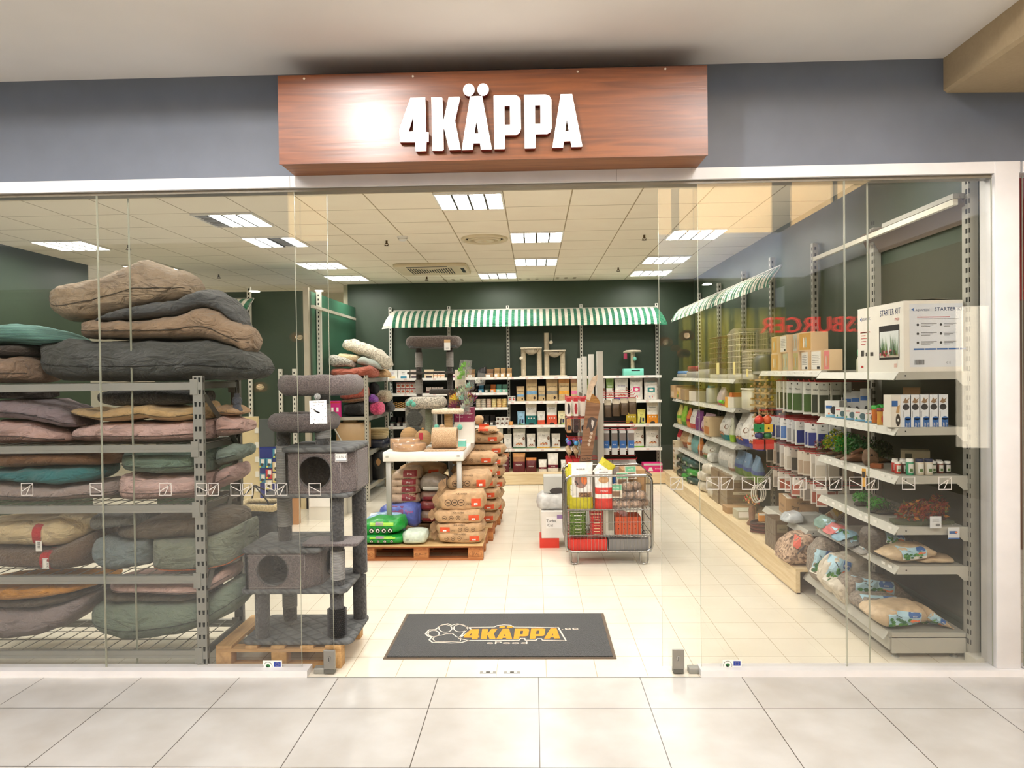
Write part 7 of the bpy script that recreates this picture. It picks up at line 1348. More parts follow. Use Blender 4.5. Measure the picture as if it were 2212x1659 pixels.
rgoods(1.371, [(1455,1466,.20,CT((196,160,116), lambda mb, fr, w, h: mb.patch(fr, -w*.4, h*.1, w*.4, h*.5, mat((226,200,170)), 1, 1)),'small_pet_food_box','kraft snack carton at the far end','box'),
 (1467,1477,.17,CT((226,190,140), lambda mb, fr, w, h: [mb.pell(fr, rnd.uniform(-.3,.3)*w, rnd.uniform(.1,.6)*h, w*.1, w*.1, mat(((200,60,50),(230,190,60),(90,140,60))[k % 3]), .001+.0002*k, 6) for k in range(12)]),'small_pet_food_box','carton with many coloured pellets','box'),
 (1479,1495,.16,CT((150,120,90)),'small_pet_food_box','plain brown carton','box'),
 (1496,1507,.14,CT((206,196,180)),'small_pet_food_box','cream carton','box'),
 (1541,1556,.22,PB(C(226,206,206), foot=(C(206,40,90),.2), txt='Nut'),'small_pet_food_bag','clear pink edged snack bag','bag'),
 (1574,1588,.12,CT((226,220,206), lambda mb, fr, w, h: mb.patch(fr, -w*.5, 0, -w*.2, h, mat((220,150,60)), 1, 1)),'small_pet_food_box','small white box with orange side','box')], where=' on the second rear right shelf')
t = thing('storage_tub', 'white plastic tub with sky blue cap on the second rear right shelf', 'tub', (2.42, yat(1523, 2.3), 1.372)); mb = MB(); mb.lathe([(.09, 0), (.10, .01), (.10, .19), (.09, .20)], mat((206, 210, 200), rough=.3), n=20); mb.build('body', t, True); mb = MB(); mb.lathe([(.05, .20), (.05, .225), (.045, .23)], mat((70, 170, 200)), (-.03, 0), 16); mb.build('cap', t, True)
t = thing('food_scoop', 'big orange plastic scoop on the second rear right shelf', 'scoop', (2.36, yat(1570, 2.3), 1.372)); mb = MB(); OP = mat((226, 110, 50), rough=.35)
mb.poly([[(-.26, .03), (-.2, .0), (.2, .0), (.24, .17), (.14, .17), (.02, .06), (-.12, .045)]], OP, -.06, .06, M=Matrix(((0,0,1,0),(-1,0,0,0),(0,1,0,0),(0,0,0,1)))); mb.build('body', t, True); mb = MB(); mb.lathe([(.02, -.07), (.02, .07)], mat((90, 200, 60)), n=10, M=Matrix.Translation((-.08, .17, .05)) @ Matrix.Rotation(R(90), 4, 'X')); mb.build('clip', t, True)
t = thing('storage_tub', 'large off white plastic container at the near end, second rear right shelf', 'tub', (2.44, yat(1612, 2.3), 1.372)); mb = MB(); mb.rbox(-.15, -.19, 0, .15, .17, .215, mat((222, 218, 200), rough=.35), .03); mb.build('body', t, True); mb = MB(); mb.rbox(-.16, -.2, .215, .16, .18, .232, mat((232, 228, 212), rough=.35), .03); mb.build('lid', t, True)
# top rear shelf: carriers and wire cages
for a, b, rgb, h, lb in ((1463, 1482, (90, 140, 200), .10, 'small sky blue carrier roof piece at the far end of the top rear right shelf'), (1484, 1508, (120, 30, 40), .17, 'stacked dark red transport boxes on the top rear right shelf'), (1509, 1534, (70, 60, 64), .22, 'charcoal transport box on the top rear right shelf')):
    ya, yb_ = yat(a, 2.3), yat(b, 2.3); t = thing('pet_carrier', lb, 'pet carrier', (2.44, (ya+yb_)/2, 1.702)); w = abs(ya-yb_)*.92; mb = MB(); mb.rbox(-.15, -w/2, 0, .15, w/2, h*.55, mat((150, 146, 140), rough=.4), .03); mb.build('base', t, True); mb = MB(); mb.rbox(-.145, -w/2+.01, h*.55, .145, w/2-.01, h, mat(rgb, rough=.35), .05); rf_ = mb.build('roof', t, True); mb = MB(); mb.tube([(0, -w*.2, h), (0, -w*.18, h+.03), (0, w*.18, h+.03), (0, w*.2, h)], .007, mat(rgb, rough=.35), 6); mb.build('handle', rf_, True)
def cage(px0, px1, ztop, lb, rgb, arch=0, x=2.3, zb=1.702):
    ya, yb_ = yat(px1, x), yat(px0, x); t = thing('bird_cage', lb, 'cage', (2.45, (ya+yb_)/2, zb)); w = abs(yb_-ya); M_ = mat(rgb, rough=.35, metal=.3); hx = .16
    mb = MB(); mb.rbox(-hx, -w/2, 0, hx, w/2, .06, mat((196, 192, 180), rough=.4), .01); mb.build('tray', t, True)
    mb = MB(); n = 16; H = ztop-zb
    for k in range(n+1):
        y = -w/2+w*k/n; tp = H+arch*math.sin(math.pi*k/n)
        for xx in (-hx, hx): mb.box(xx-.0018, y-.0018, .06, xx+.0018, y+.0018, tp, M_)
        mb.box(-hx, y-.0018, tp-.003, hx, y+.0018, tp, M_)
    for k in range(10):
        xx = -hx+2*hx*k/9
        for y in (-w/2, w/2): mb.box(xx-.0018, y-.0018, .06, xx+.0018, y+.0018, H, M_)
    for z in [.06+(H-.06)*q/7 for q in range(8)]: mb.tube([(-hx, -w/2, z), (hx, -w/2, z), (hx, w/2, z), (-hx, w/2, z)], .003, M_, 4, True)
    mb.build('wires', t, True); mb = MB(); mb.box(-hx-.004, -w*.12, H*.1, -hx-.002, w*.05, H*.38, mat((236, 220, 150))); mb.patch(lambda a, b: 0, 0, 0, .001, .001, RED, 1, 1); mb.build('hang_tag', t, True)
cage(1536, 1571, 2.22, 'tall dark wire bird cage on the top rear right shelf', (90, 60, 50), .0)
cage(1574, 1603, 2.22, 'tall arched white wire bird cage beside the dark one, top rear right shelf', (216, 206, 186), .06)
cage(1606, 1628, 2.0, 'smaller white wire cage at the near end of the top rear right shelf', (216, 206, 186), .03)
mb = MB(); mb.lathe([(.16, 0), (.16, .09), (.14, .14), (.09, .17), (.0, .18)], mat((66, 68, 62), rough=.5), n=20); o = mb.build('cover_dome', local=True); o.location = (2.45, 3.42, 1.792-.0); tag(o, 'dark grey dome shaped cover left of the stacked toy cartons', 'dome')
mb = MB(); mb.box(2.3, 3.03, 1.76, 2.65, 3.75, 1.79, SHELFG); tag(mb.build('wall_shelf'), 'short shelf piece carrying the dark grey dome', 'shelf')
# toys cartons on top middle shelf
def toybox(rgb, label=True): return lambda w, h: carton(w, h, w*.7, mat((220, 190, 150)), lambda mb, fr: (mb.patch(fr, -w*.45, h*.06, w*.45, h*.94, mat(rgb), 1, 1), [mb.patch(fr, -w*.36, h*(.3+.09*k), w*(.36-.05*(k % 3)), h*(.32+.09*k), GREY, 1, 1, .003) for k in range(6)] if label else [mb.pell(fr, -w*.25+w*.17*k, h*.45, w*.05, h*.3, mat(((220, 160, 70), (236, 226, 206), (170, 190, 180))[k % 3]), .003, 8) for k in range(4)], mb.patch(fr, w*.1, h*.08, w*.36, h*.2, TXT, 1, 1, .003) if label else None))
lst = []
for i, (a, b, rgb, lab) in enumerate(((1668, 1690, (206, 160, 90), 0), (1691, 1712, (196, 196, 160), 0), (1713, 1731, (190, 180, 120), 0), (1732, 1751, (236, 232, 222), 1), (1755, 1777, (236, 232, 222), 1), (1779, 1795, (226, 130, 130), 0))): lst.append((a, b, .165, toybox(rgb, lab), 'toy_carton', ['amber window', 'pale green window', 'olive window', 'white printed', 'second white printed', 'pink window'][i]+' toy carton, lower row', 'box'))
rgoods(1.791, lst, 2.31, ' on the top middle right shelf', group='toy cartons on the top right shelf')
lst = []
for i, (a, b, rgb, lab) in enumerate(((1668, 1684, (206, 160, 90), 0), (1687, 1709, (236, 232, 222), 1), (1712, 1729, (196, 196, 180), 0), (1731, 1752, (206, 160, 80), 0))): lst.append((a, b, .16, toybox(rgb, lab), 'toy_carton', ['amber window', 'tilted white printed', 'pale window', 'golden'][i]+' toy carton, upper row', 'box'))
rgoods(1.957, lst, 2.31, ' on the top middle right shelf', group='toy cartons on the top right shelf')
# peg hooks with hanging goods, middle bay
def bl(rgb, rgb2, w, h, d=.02, txt=''): return lambda: carton(w, h, d, mat(rgb, rough=.35), lambda mb, fr: (mb.patch(fr, -w*.42, h*.08, w*.42, h*.62, mat(rgb2, rough=.3), 2, 2, .004), mb.pell(fr, 0, h*.93, w*.08, w*.08, BLACK, .001, 8), mb.ptext(fr, txt, 0, h*.74, h*.08, TXT, .003, wmax=w*.8) if txt else None))
def rh(x, y, z, l=.3): mb = MB(); mb.tube([(2.69, y, z), (x, y, z), (x-.008, y, z+.02)], .0035, HK, 5); mb.build('red_hook', mbay)
rowsM = [(1.70, .27, [((206, 204, 190), (60, 64, 52), 'blister'), ((196, 194, 180), (50, 52, 44), 'Plant'), ((206, 206, 196), (72, 96, 50), 'Plant')], 'plant decor card'),
 (1.36, .20, [((226, 226, 222), (60, 110, 180), 'Tube'), ((214, 214, 210), (54, 60, 120), 'Tool'), ((206, 206, 206), (150, 150, 150), 'Filter')], 'blue tool card'),
 (1.11, .20, [((222, 216, 206), (196, 186, 170), 'Air'), ((206, 196, 180), (170, 150, 130), ''), ((150, 140, 130), (50, 48, 44), '')], 'pale accessory card'),
 (.86, .16, [((214, 206, 196), (170, 90, 70), ''), ((196, 186, 174), (140, 130, 120), ''), ((120, 110, 100), (60, 56, 50), '')], 'small chew card')]
for r_, (z, h, kinds, desc) in enumerate(rowsM):
    for k in range(11):
        y = 1.62+k*.125
        if r_ == 0 and y > 2.62: continue
        rh(2.27, y, z)
        for j in range(3):
            if rnd.random() < .16: continue
            x = 2.285+j*.10+rnd.uniform(0, .04); kd = kinds[(k//2+(j > 1)+(rnd.random() < .25)) % 3]
            put('rm%d%d' % (r_, kinds.index(kd)), bl(kd[0], kd[1], .085, h, .018, kd[2]), 'hanging_card', '%s, %s out on the %s hook, %s peg row of the right wall' % (desc, ORD[j], ORD[k], ('top', 'second', 'third', 'lowest')[r_]), 'packet', (x, y+rnd.uniform(-.03, .03), z-h-.004), R(rnd.uniform(-28, 6)), '%ss on hooks' % desc)
# wooden parrot toys
for k, (y, x) in enumerate(((3.0, 2.30), (3.12, 2.40), (2.9, 2.44), (3.25, 2.32), (3.36, 2.42), (3.5, 2.34))):
    t = thing('parrot_toy', ['string of natural wood blocks and bark, nearest of the parrot toys', 'bead and rope parrot toy with orange slats', 'wood slat parrot toy with yellow beads', 'natural bark and rope parrot toy beside the nearest one', 'pale wood ring parrot toy', 'rearmost bark parrot toy on the right wall'][k], 'bird toy', (x, y, 1.0), 0, None); mb = MB(); mb.tube([(0, 0, 0), (0, 0, .78)], .004, mat((196, 170, 130)), 5); mb.build('rope', t, True)
    for j in range(11):
        z = .03+j*.066; c_ = ((206, 176, 130), (170, 130, 84), (216, 110, 50), (210, 186, 70), (150, 60, 40), (196, 164, 116))[(j*2+k) % 6 if k in (1, 2) else (j % 2)*1]
        mb = MB(); a = rnd.uniform(0, 3); mb.box(-.05, -.012, z, .05, .012, z+.018, mat(c_, 'wood', rough=.7), M=Matrix.Rotation(a, 4, 'Z')); mb.ball((0, 0, z+.035), .018, mat(c_, rough=.6), 8); mb.build('wood_piece', t, True)
for k, (px, c1, c2) in enumerate(((1654, (206, 60, 40), (30, 130, 70)), (1672, (206, 90, 40), (226, 186, 60)))):
    q = U(px, 960, y=2.5); t = thing('parrot_toy', 'hanging toy with red ball above %s cube' % ('green' if k == 0 else 'yellow'), 'bird toy', (q.x-.06 if q.x < 2.3 else 2.24, 2.5, 1.07)); mb = MB(); mb.tube([(0, 0, 0), (0, 0, .36)], .004, mat((196, 170, 130)), 5); mb.tube([(0, 0, .36), (.4, 0, .36)], .0035, HK, 5); mb.build('rope', t, True)
    for nm, z, m_ in (('ball', .27, c1), ): mb = MB(); mb.ball((0, 0, .27), .042, mat(m_, rough=.4), 12); mb.build('ball', t, True)
    mb = MB(); mb.rbox(-.04, -.04, .16, .04, .04, .23, mat(c2, rough=.5), .004, smooth=False, n=1); mb.pell(lambda x, z: -.04, 0, .195, .01, .01, BLACK, .001, 8); mb.build('cube', t, True)
    mb = MB(); mb.lathe([(.03, .1), (.04, .115), (.04, .135), (.03, .15)], mat(((50, 50, 100), (40, 110, 60))[k], rough=.5), n=12); mb.build('disc', t, True); mb = MB(); mb.box(-.045, -.045, 0, .045, .045, .09, mat((190, 50, 36), rough=.5)); mb.build('block', t, True)
# lower middle shelf
z = .476
def Q(px, py, z): return U(px, py, z=z)
q = Q(1680, 1092, z); put('dsn', lambda: carton(.28, .16, .34, CARD, lambda mb, fr: (mb.ptext(fr, 'FLAMINGO', .02, .115, .026, TXT), mb.ptext(fr, 'Dog', -.06, .07, .04, TXT), mb.ptext(fr, 'Snacks', -.03, .03, .04, TXT)), lambda mb, fr: (mb.ptext(fr, 'Dog Snacks', 0, .07, .036, TXT), mb.patch(fr, -.1, .035, .1, .037, TXT, 1, 1, .002)), lambda mb: [mb.rbox(-.12+.05*k, -.14+.03*(k % 3), .13, -.08+.05*k, .1, .168, mat(((226, 220, 206), (150, 60, 40), (110, 140, 70))[k % 3]), .01) for k in range(5)]), 'snack_carton', 'kraft carton of dog snacks on the low middle right shelf', 'box', (2.42, 2.46, z), R(-8))
for k in range(4): put('mag', lambda: carton(.22, .014, .16, mat((196, 200, 196)), None), 'booklet', 'thin white packet, %s of the flat stack beside the snack carton' % ('lowest', 'second', 'third', 'topmost')[k], 'packet', (2.40, 2.16, z+.0145*k), R(-4+3*k), 'flat stack of white packets')
bag('plastic_bag', 'clear blue tinted plastic bag on the low middle right shelf', 'bag', mat((186, 192, 196), 'foil', rough=.2), [(1697, 1125), (1710, 1112), (1730, 1108), (1742, 1118)], [(1697, 1131), (1715, 1135), (1735, 1133), (1742, 1126)], 1.95, .2, seed=240, rest=z+.002)
for k in range(7): o = put('ylp', lambda: carton(.07, .30, .006, mat((214, 196, 160)), lambda mb, fr: (mb.patch(fr, -.035, .2, .035, .29, mat((220, 176, 40)), 1, 1), mb.ptext(fr, 'HIMS', 0, .225, .03, TXT), mb.patch(fr, -.03, .05, .03, .17, mat((170, 120, 80)), 1, 1))), 'chew_card', 'yellow topped chew pack, %s in the fan at the end of the low shelf' % ORD[k], 'packet', (2.33+.028*k, 1.80+.012*k, z+.02), 0, 'fanned yellow topped packs'); o.rotation_euler = (R(-20), R(58-3*k), R(-10))
# things on the right plinth
GRB = mat((36, 52, 38), 'foil', rough=.35); GRC = mat((60, 150, 60), 'foil', rough=.35); TLG = mat((40, 76, 72), 'foil', rough=.35)
gp = [(1462, 1034, 0), (1478, 1042, 1), (1495, 1050, 2), (1462, 1020, 0), (1480, 1026, 2), (1498, 1030, 1), (1466, 1005, 0), (1484, 1008, 2), (1500, 1012, 2)]
for i in range(9):
    k = i//3; m_ = (GRB, GRC, TLG)[gp[i][2]]; y = (6.9, 6.5, 6.15)[i % 3]; o = put('gs%d' % gp[i][2], lambda m_=m_: sack_mesh(.36, .11, .36, m_, lambda mb, fr, T, B: (mb.patch(fr, -.16, .02, -.09, .08, GRC, 3, 3, .004), mb.ptext(fr, 'BBQ', .04, .03, .035, WHITE, .005)), 250+i, .014), 'green_bag', 'dark green bag, %s layer of the pile on the right plinth, %s one' % (('lowest', 'middle', 'top')[k], ('rear', 'middle', 'front')[i % 3]), 'bag', (2.36, y, PT+.115*k), R(-82+5*(i % 3)), 'green bags on the right plinth')
for k in range(5): put('wbx%d' % (k % 2), lambda k=k: carton(.2, .10, .16, mat(((206, 190, 160), (222, 214, 200))[k % 2]), lambda mb, fr: mb.patch(fr, -.08, .03, .08, .06, mat((150, 130, 100)), 1, 1)), 'product_box', 'cream carton stacked at the very far end of the right plinth, layer %s' % ('one', 'two', 'three', 'four', 'five')[k], 'box', (2.28, 7.35, PT+.101*k), R(-90), 'cream cartons at the far end')
for k, (px, zz) in enumerate(((1513, 0), (1535, 0), (1513, 1), (1535, 1), (1524, 2))): put('wpk', lambda: sack_mesh(.32, .13, .34, mat((214, 206, 190), 'foil', rough=.3), None, 262, .014), 'plastic_pack', 'crumpled white wrapped pack on the right plinth, %s' % ('lower rear', 'lower front', 'middle rear', 'middle front', 'topmost')[k], 'pack', (2.36, yat(px, 2.2)+.05, PT+.135*zz), R(-86+4*k), 'white wrapped packs on the plinth')
BRK = mat((130, 108, 82), 'foil', rough=.3)
def brick(w, h, d): return lambda: carton(w, h, d, BRK, lambda mb, fr: (mb.patch(fr, -w*.3, h*.35, w*.3, h*.6, mat((196, 186, 160)), 1, 1), mb.ptext(fr, 'cat litter', 0, h*.42, h*.14, TXT, .003, wmax=w*.5)), lambda mb, fr: mb.patch(fr, -d*.35, h*.3, d*.35, h*.65, mat((150, 130, 104)), 1, 1))
for k in range(3):
    for j in range(2): put('brA', brick(.34, .13, .40), 'wrapped_block', 'brown film wrapped block %s in the %s stack on the right plinth' % (('at the bottom', 'in the middle', 'on top')[k], ('rear', 'front')[j]), 'block', (2.37, 4.72-.42*j, PT+.133*k), R(-2), 'film wrapped blocks on the plinth')
put('flt', lambda: carton(.32, .07, .2, CARD, None), 'cardboard_box', 'flat kraft box in front of the film wrapped blocks', 'box', (2.30, 4.0, PT)); put('flt2', lambda: carton(.18, .09, .2, mat((190, 186, 164)), lambda mb, fr: mb.patch(fr, -.08, .02, .08, .08, WHITE, 1, 1)), 'product_box', 'small black and white box ahead of the flat kraft box', 'box', (2.26, 3.68, PT))
t = thing('coral_plant', 'orange green artificial coral plant standing on the right plinth', 'plant', (2.24, 3.30, PT)); mb = MB(); mb.lathe([(.05, 0), (.055, .02), (.03, .05), (.035, .16), (.02, .2)], mat((150, 110, 84), 'speckle'), n=12); mb.build('stem', t, True)
mb = MB()
for k in range(90): a = rnd.uniform(0, 6.28); b = rnd.uniform(0, 1.5); r = .085*(.6+.4*rnd.random()); mb.ball((r*math.cos(a)*math.cos(b-.4), r*math.sin(a)*math.cos(b-.4), .22+r*math.sin(b)), .010, mat(((206, 110, 70), (120, 140, 60), (220, 170, 100), (190, 80, 60))[k % 4]), 5)
mb.build('coral_tips', t, True)
t = thing('leash_coil', 'red and black leash coil with orange card on the right plinth', 'leash', (2.26, 2.95, PT)); mb = MB()
for k in range(6): mb.tube([(.13*math.cos(a), .11*math.sin(a), .012+.017*k+.005*math.sin(a*2+k)) for a in [q*math.pi/10 for q in range(20)]], .009, mat((90, 30, 34) if k % 2 else (150, 60, 60), 'sisal', scale=3, rgb2=(30, 24, 24)), 6, True)
mb.build('cord', t, True); mb = MB(); mb.box(-.06, -.03, .11, .07, .0, .19, mat((230, 150, 60))); mb.box(-.06, -.031, .17, .07, -.03, .19, WHITE); mb.build('card', t, True)
for i in range(3):
    t = thing('plastic_ring', 'white plastic ring hanging by the dog snack carton, %s of three' % ('left', 'middle', 'right')[i], 'ring', (2.2+.03*i, 3.0+.03*i, .48)); mb = MB(); mb.tube([(.05*math.cos(a), 0, .09+.085*math.sin(a)) for a in [q*math.pi/12 for q in range(24)]], .007, OFFW, 6, True); mb.tube([(0, 0, .175), (.2, .06, .36)], .002, OFFW, 4); mb.build('hoop', t, True)
DKB = mat((92, 72, 56), 'foil', rough=.3)
for k in range(2):
    for j in range(6): put('dk%d' % (j % 2), lambda: carton(.115, .135, .30, DKB, lambda mb, fr: (mb.patch(fr, -.045, .03, .045, .1, mat((130, 120, 96)), 2, 2), mb.ptext(fr, 'natural', 0, .055, .02, TXT, .003))), 'wrapped_block', 'dark brown wrapped block, %s row, %s from the aisle on the plinth' % (('lower', 'upper')[k], ('first', 'second', 'third', 'fourth', 'fifth', 'sixth')[j]), 'block', (2.17+.07*j+.0*k, 2.30-.0*k, PT+.137*k), 0, 'dark brown wrapped blocks') if j < 1 else put('dkb%d' % (j % 2), lambda: carton(.075, .135, .30, DKB, None), 'wrapped_block', 'dark brown wrapped block, %s row, %s from the aisle on the plinth' % (('lower', 'upper')[k], ('first', 'second', 'third', 'fourth', 'fifth', 'sixth')[j]), 'block', (2.195+.08*j, 2.30, PT+.137*k), 0, 'dark brown wrapped blocks')
for k in range(4): o = put('lf', lambda: carton(.14, .2, .012, mat((206, 204, 192)), lambda mb, fr: mb.patch(fr, -.05, .05, .05, .15, mat((120, 124, 100)), 1, 1)), 'flat_pack', 'white flat packet, %s from the bottom before the speckled seed bag' % ORD[k], 'packet', (2.22+.01*k, 2.02-.005*k, PT+.012+.014*k), R(-70), 'white flat packets', rx=R(-84))
SPK = mat((206, 176, 150), 'speckle', rough=.8, rgb2=(90, 66, 54), scale=.6)
bag('seed_bag', 'large clear bag of speckled rodent seed with dark label on the right plinth', 'bag', SPK, [(1694, 1215), (1698, 1195), (1712, 1175), (1735, 1160), (1760, 1158), (1772, 1170)], [(1694, 1222), (1705, 1232), (1730, 1236), (1760, 1234), (1772, 1215)], 1.62, .34, lambda mb, fr, T, B: (mb.ppoly(fr, V([(1707, 1182), (1722, 1164), (1742, 1178), (1722, 1198)], 1.62)[::-1], mat((54, 44, 40)), .006), mb.ppoly(fr, V([(1714, 1180), (1728, 1160), (1734, 1164), (1730, 1178), (1722, 1186)], 1.62)[::-1], mat((206, 90, 70)), .008)), seed=270, rest=PT+.001, wr=.008)

# ---- near bay goods
z1_, z2_, z3_, z4_, z5_ = 1.777, 1.435, 1.135, .821, .577
ak = thing('aquarium_carton', 'large white aquarium starter kit carton on the top right shelf', 'box', (2.46, .58, z1_)); AW = mat((238, 234, 224), rough=.5); HB = mat((34, 62, 110), rough=.5)
mb = MB(); ax0, ax1, ay0, ay1, az = 2.28, 2.64, .215, .86, z1_+.44; mb.box(ax0, ay0, z1_, ax1, ay1, az, AW); mb.add([(ax0-.001, ay0, az), (ax1, ay0, az), (ax1, ay1, az+.0), (ax0, ay1, az), ((ax0+ax1)/2, ay0-.004, az+.012), ((ax0+ax1)/2, ay1, az+.012)], [(0, 4, 5, 3), (4, 1, 2, 5)], mat((226, 222, 210))); mb.build('box', ak)
mb = MB(); f2 = lambda x, z: ay0; W_ = ax1-ax0
mb.patch(f2, ax0+.035, z1_+.03, ax1, az-.02, mat((226, 230, 236)), 1, 1, .0008); mb.ptext(f2, 'STARTER KIT', ax0+.28, az-.065, .032, HB, .002); mb.ptext(f2, 'AQUAMEDIC', ax0+.115, az-.065, .018, HB, .002, wmax=.085); mb.ppoly(f2, [(ax0+.045, az-.055), (ax0+.066, az-.045), (ax0+.06, az-.055), (ax0+.066, az-.068)][::-1], BLUE, .002)
mb.patch(f2, ax0+.08, az-.105, ax0+.28, az-.101, RED, 1, 1, .002); mb.patch(f2, ax0+.08, az-.115, ax0+.33, az-.113, GREY, 1, 1, .002)
for k in range(3):
    for j in range(2): mb.pell(f2, ax0+.085+.14*j, az-.15-.055*k, .008, .008, mat((60, 60, 60)), .002, 10); [mb.patch(f2, ax0+.105+.14*j, az-.145-.055*k-.008*m_, ax0+.20+.12*j-.02*m_, az-.142-.055*k-.008*m_, GREY, 1, 1, .002) for m_ in range(3)]
for k in range(5): mb.patch(f2, ax0+.06+.07*k, z1_+.135, ax0+.125+.07*k, z1_+.145, BLUE, 1, 1, .002)
for k in range(12): mb.patch(f2, ax0+.065+.005*k, z1_+.045, ax0+.067+.005*k+(.001 if k % 3 else 0), z1_+.075, TXT, 1, 1, .002)
mb.ptext(f2, 'C E', ax0+.27, z1_+.05, .018, TXT, .002); mb.build('front_print', ak)
t_ = MB(); g2 = lambda x, z: 0.0; L_ = ay1-ay0     # drawn in a frame and turned to the aisle side
t_.ptext(g2, 'STARTER KIT', .15, .365, .055, HB, .001, wmax=.27); t_.ptext(g2, 'STK20', .24, .325, .022, RED, .001); t_.ptext(g2, 'AQUAMEDIC', -.19, .355, .026, HB, .001, wmax=.13); t_.ppoly(g2, [(-.285, .365), (-.255, .38), (-.262, .365), (-.255, .348)][::-1], BLUE, .001)
t_.patch(g2, .0, .08, .27, .30, BLACK, 1, 1, .001); t_.patch(g2, .012, .095, .262, .262, mat((226, 232, 230)), 1, 1, .002); t_.patch(g2, .012, .095, .262, .115, mat((206, 196, 176)), 1, 1, .003)
for k in range(34): xx = rnd.uniform(.02, .11) if k % 2 else rnd.uniform(.13, .25); t_.ppoly(g2, [(xx-.004, .11), (xx+.006, .11), (xx+rnd.uniform(-.012, .012), rnd.uniform(.16, .25))], mat(((60, 120, 50), (110, 150, 60), (40, 90, 50))[k % 3]), .004+.0001*k)
for k in range(16): t_.pell(g2, rnd.uniform(.03, .25), rnd.uniform(.108, .14), .012, .01, mat(((150, 40, 40), (90, 50, 40), (206, 120, 130), (70, 60, 40))[k % 4]), .008+.0001*k, 7)
for k in range(5): t_.patch(g2, -.27, .19+.02*k, -.20+.01*(k % 3), .194+.02*k, RED, 1, 1, .001)
t_.patch(g2, -.28, .29-.02, -.13, .276, RED, 1, 1, .001)
for k in range(3): t_.patch(g2, -.27+.07*k, .11, -.225+.07*k, .135 if k else .15, mat((60, 56, 54)), 1, 1, .001)
t_.patch(g2, -.27, .03, -.235, .045, RED, 1, 1, .001); t_.patch(g2, .2, .03, .24, .055, mat((226, 190, 176)), 1, 1, .001)
mb = MB(); Mr = Matrix.Translation((ax0, (ay0+ay1)/2, z1_)) @ Matrix.Rotation(R(-90), 4, 'Z')
mb.v = [tuple(Mr @ Vector(v)) for v in t_.v]; mb.f = t_.f; mb.mi = t_.mi; mb.sm = t_.sm; mb.mats = t_.mats; mb.build('side_print', ak)
t = thing('spray_bottle', 'cream bottle with bright green top left of the aquarium carton', 'bottle', (2.36, 1.0, z1_)); mb = MB(); mb.lathe([(.026, 0), (.03, .005), (.028, .09), (.02, .11)], mat((206, 206, 180), rough=.35), n=14); mb.build('body', t, True); mb = MB(); mb.ball((0, 0, .14), .026, mat((30, 160, 110), rough=.3), 10, (1, 1, 1.5)); mb.build('top', t, True)
# filter boxes facing the glass
def filt(mb, fr, i): w = .064; mb.pell(fr, 0, .125, .021, .019, mat((56, 54, 54)), .001, 18); mb.ppoly(fr, [(-.022, .155), (-.012, .165), (-.004, .185), (.004, .17), (.024, .183), (.012, .165), (.018, .155), (0, .148)][::-1], mat((150, 120, 90)), .002); mb.patch(fr, -.008, .0, .03, .055, BLUE, 1, 1, .001); mb.pell(fr, .011, .055, .019, .012, BLUE, .001, 12); mb.ptext(fr, 'Filter', .008, .006, .022, WHITE, .002, wmax=.05, rot=R(90)); mb.ptext(fr, 'Cartridge', .022, .006, .012, WHITE, .002, wmax=.05, rot=R(90)); mb.patch(fr, -.018, .06, -.016, .1, GREY, 1, 1)
for i in range(5):
    a = U(1948+20*i, 925, y=.24); put('filt', lambda: carton(.062, .20, .1, mat((228, 232, 236)), lambda mb, fr: filt(mb, fr, 0)), 'filter_box', 'white filter cartridge box with black disc, %s of five facing the glass' % ('first', 'second', 'middle', 'fourth', 'last')[i], 'box', (a.x+.026, .29, z2_), 0, 'filter cartridge boxes')
a = U(1937, 925, y=.24); put('feeder', lambda: carton(.058, .20, .1, mat((232, 226, 214)), lambda mb, fr: (mb.patch(fr, -.026, .13, .01, .165, BLUE, 1, 1), mb.pell(fr, .012, .045, .014, .038, mat((64, 56, 50)), .001, 16), mb.pell(fr, .012, .045, .006, .01, WHITE, .002, 8), mb.ppoly(fr, [(0, .09), (.02, .09), (.024, .14), (.006, .13)], mat((190, 150, 100)), .001))), 'filter_box', 'cream box with a dark spoon shape left of the filter cartridge boxes', 'box', (a.x-.004, .29, z2_))
def ubox(px0, px1, py, x, z, h, rgb, fn, name, lb, cat='box', d=None, rz=-50):
    a = U(px0, py, x=x); b = U(px1, py, x=x); return put('u%d%d' % (px0, py), lambda: carton(abs(a.y-b.y)*.72 if d is None else d, h, (abs(a.y-b.y)*.6 if d is None else d), mat(rgb), fn), name, lb, cat, (x+.06, (a.y+b.y)/2, z), R(rz))
PBX = (226, 226, 222)
pump = lambda s=1: (lambda mb, fr: (mb.patch(fr, -.04*s, .055*s, .0, .075*s, BLUE, 1, 1), mb.pell(fr, .012*s, .045*s, .022*s, .026*s, mat((50, 48, 48)), .002, 12), mb.patch(fr, -.04*s, .0, .04*s, .016*s, mat((120, 180, 210)), 1, 1), mb.pell(fr, -.02*s, .024*s, .006*s, .006*s, mat((226, 120, 60)), .002, 8)))
ubox(1775, 1803, 900, 2.25, z2_, .125, PBX, pump(1.2), 'pump_box', 'white box with black round pump at the far end of the filter shelf', d=.115)
for k, (px, h) in enumerate(((1812, .14), (1835, .18), (1852, .195), (1872, .22))): put('tp%d' % k, lambda h=h: carton(.072, h, .07, mat((206, 204, 200)), lambda mb, fr: (mb.patch(fr, -.034, h*.6, .02, h*.75, BLUE, 1, 1), mb.pell(fr, .006, h*.3, .014, h*.13, mat((50, 48, 48)), .002, 10))), 'pump_box', ['shortest', 'second shortest', 'second tallest', 'tallest'][k]+' tall white pump box behind the row of small boxes', 'box', (2.46, yat(px, 2.46), z2_), R(-35), 'tall pump boxes')
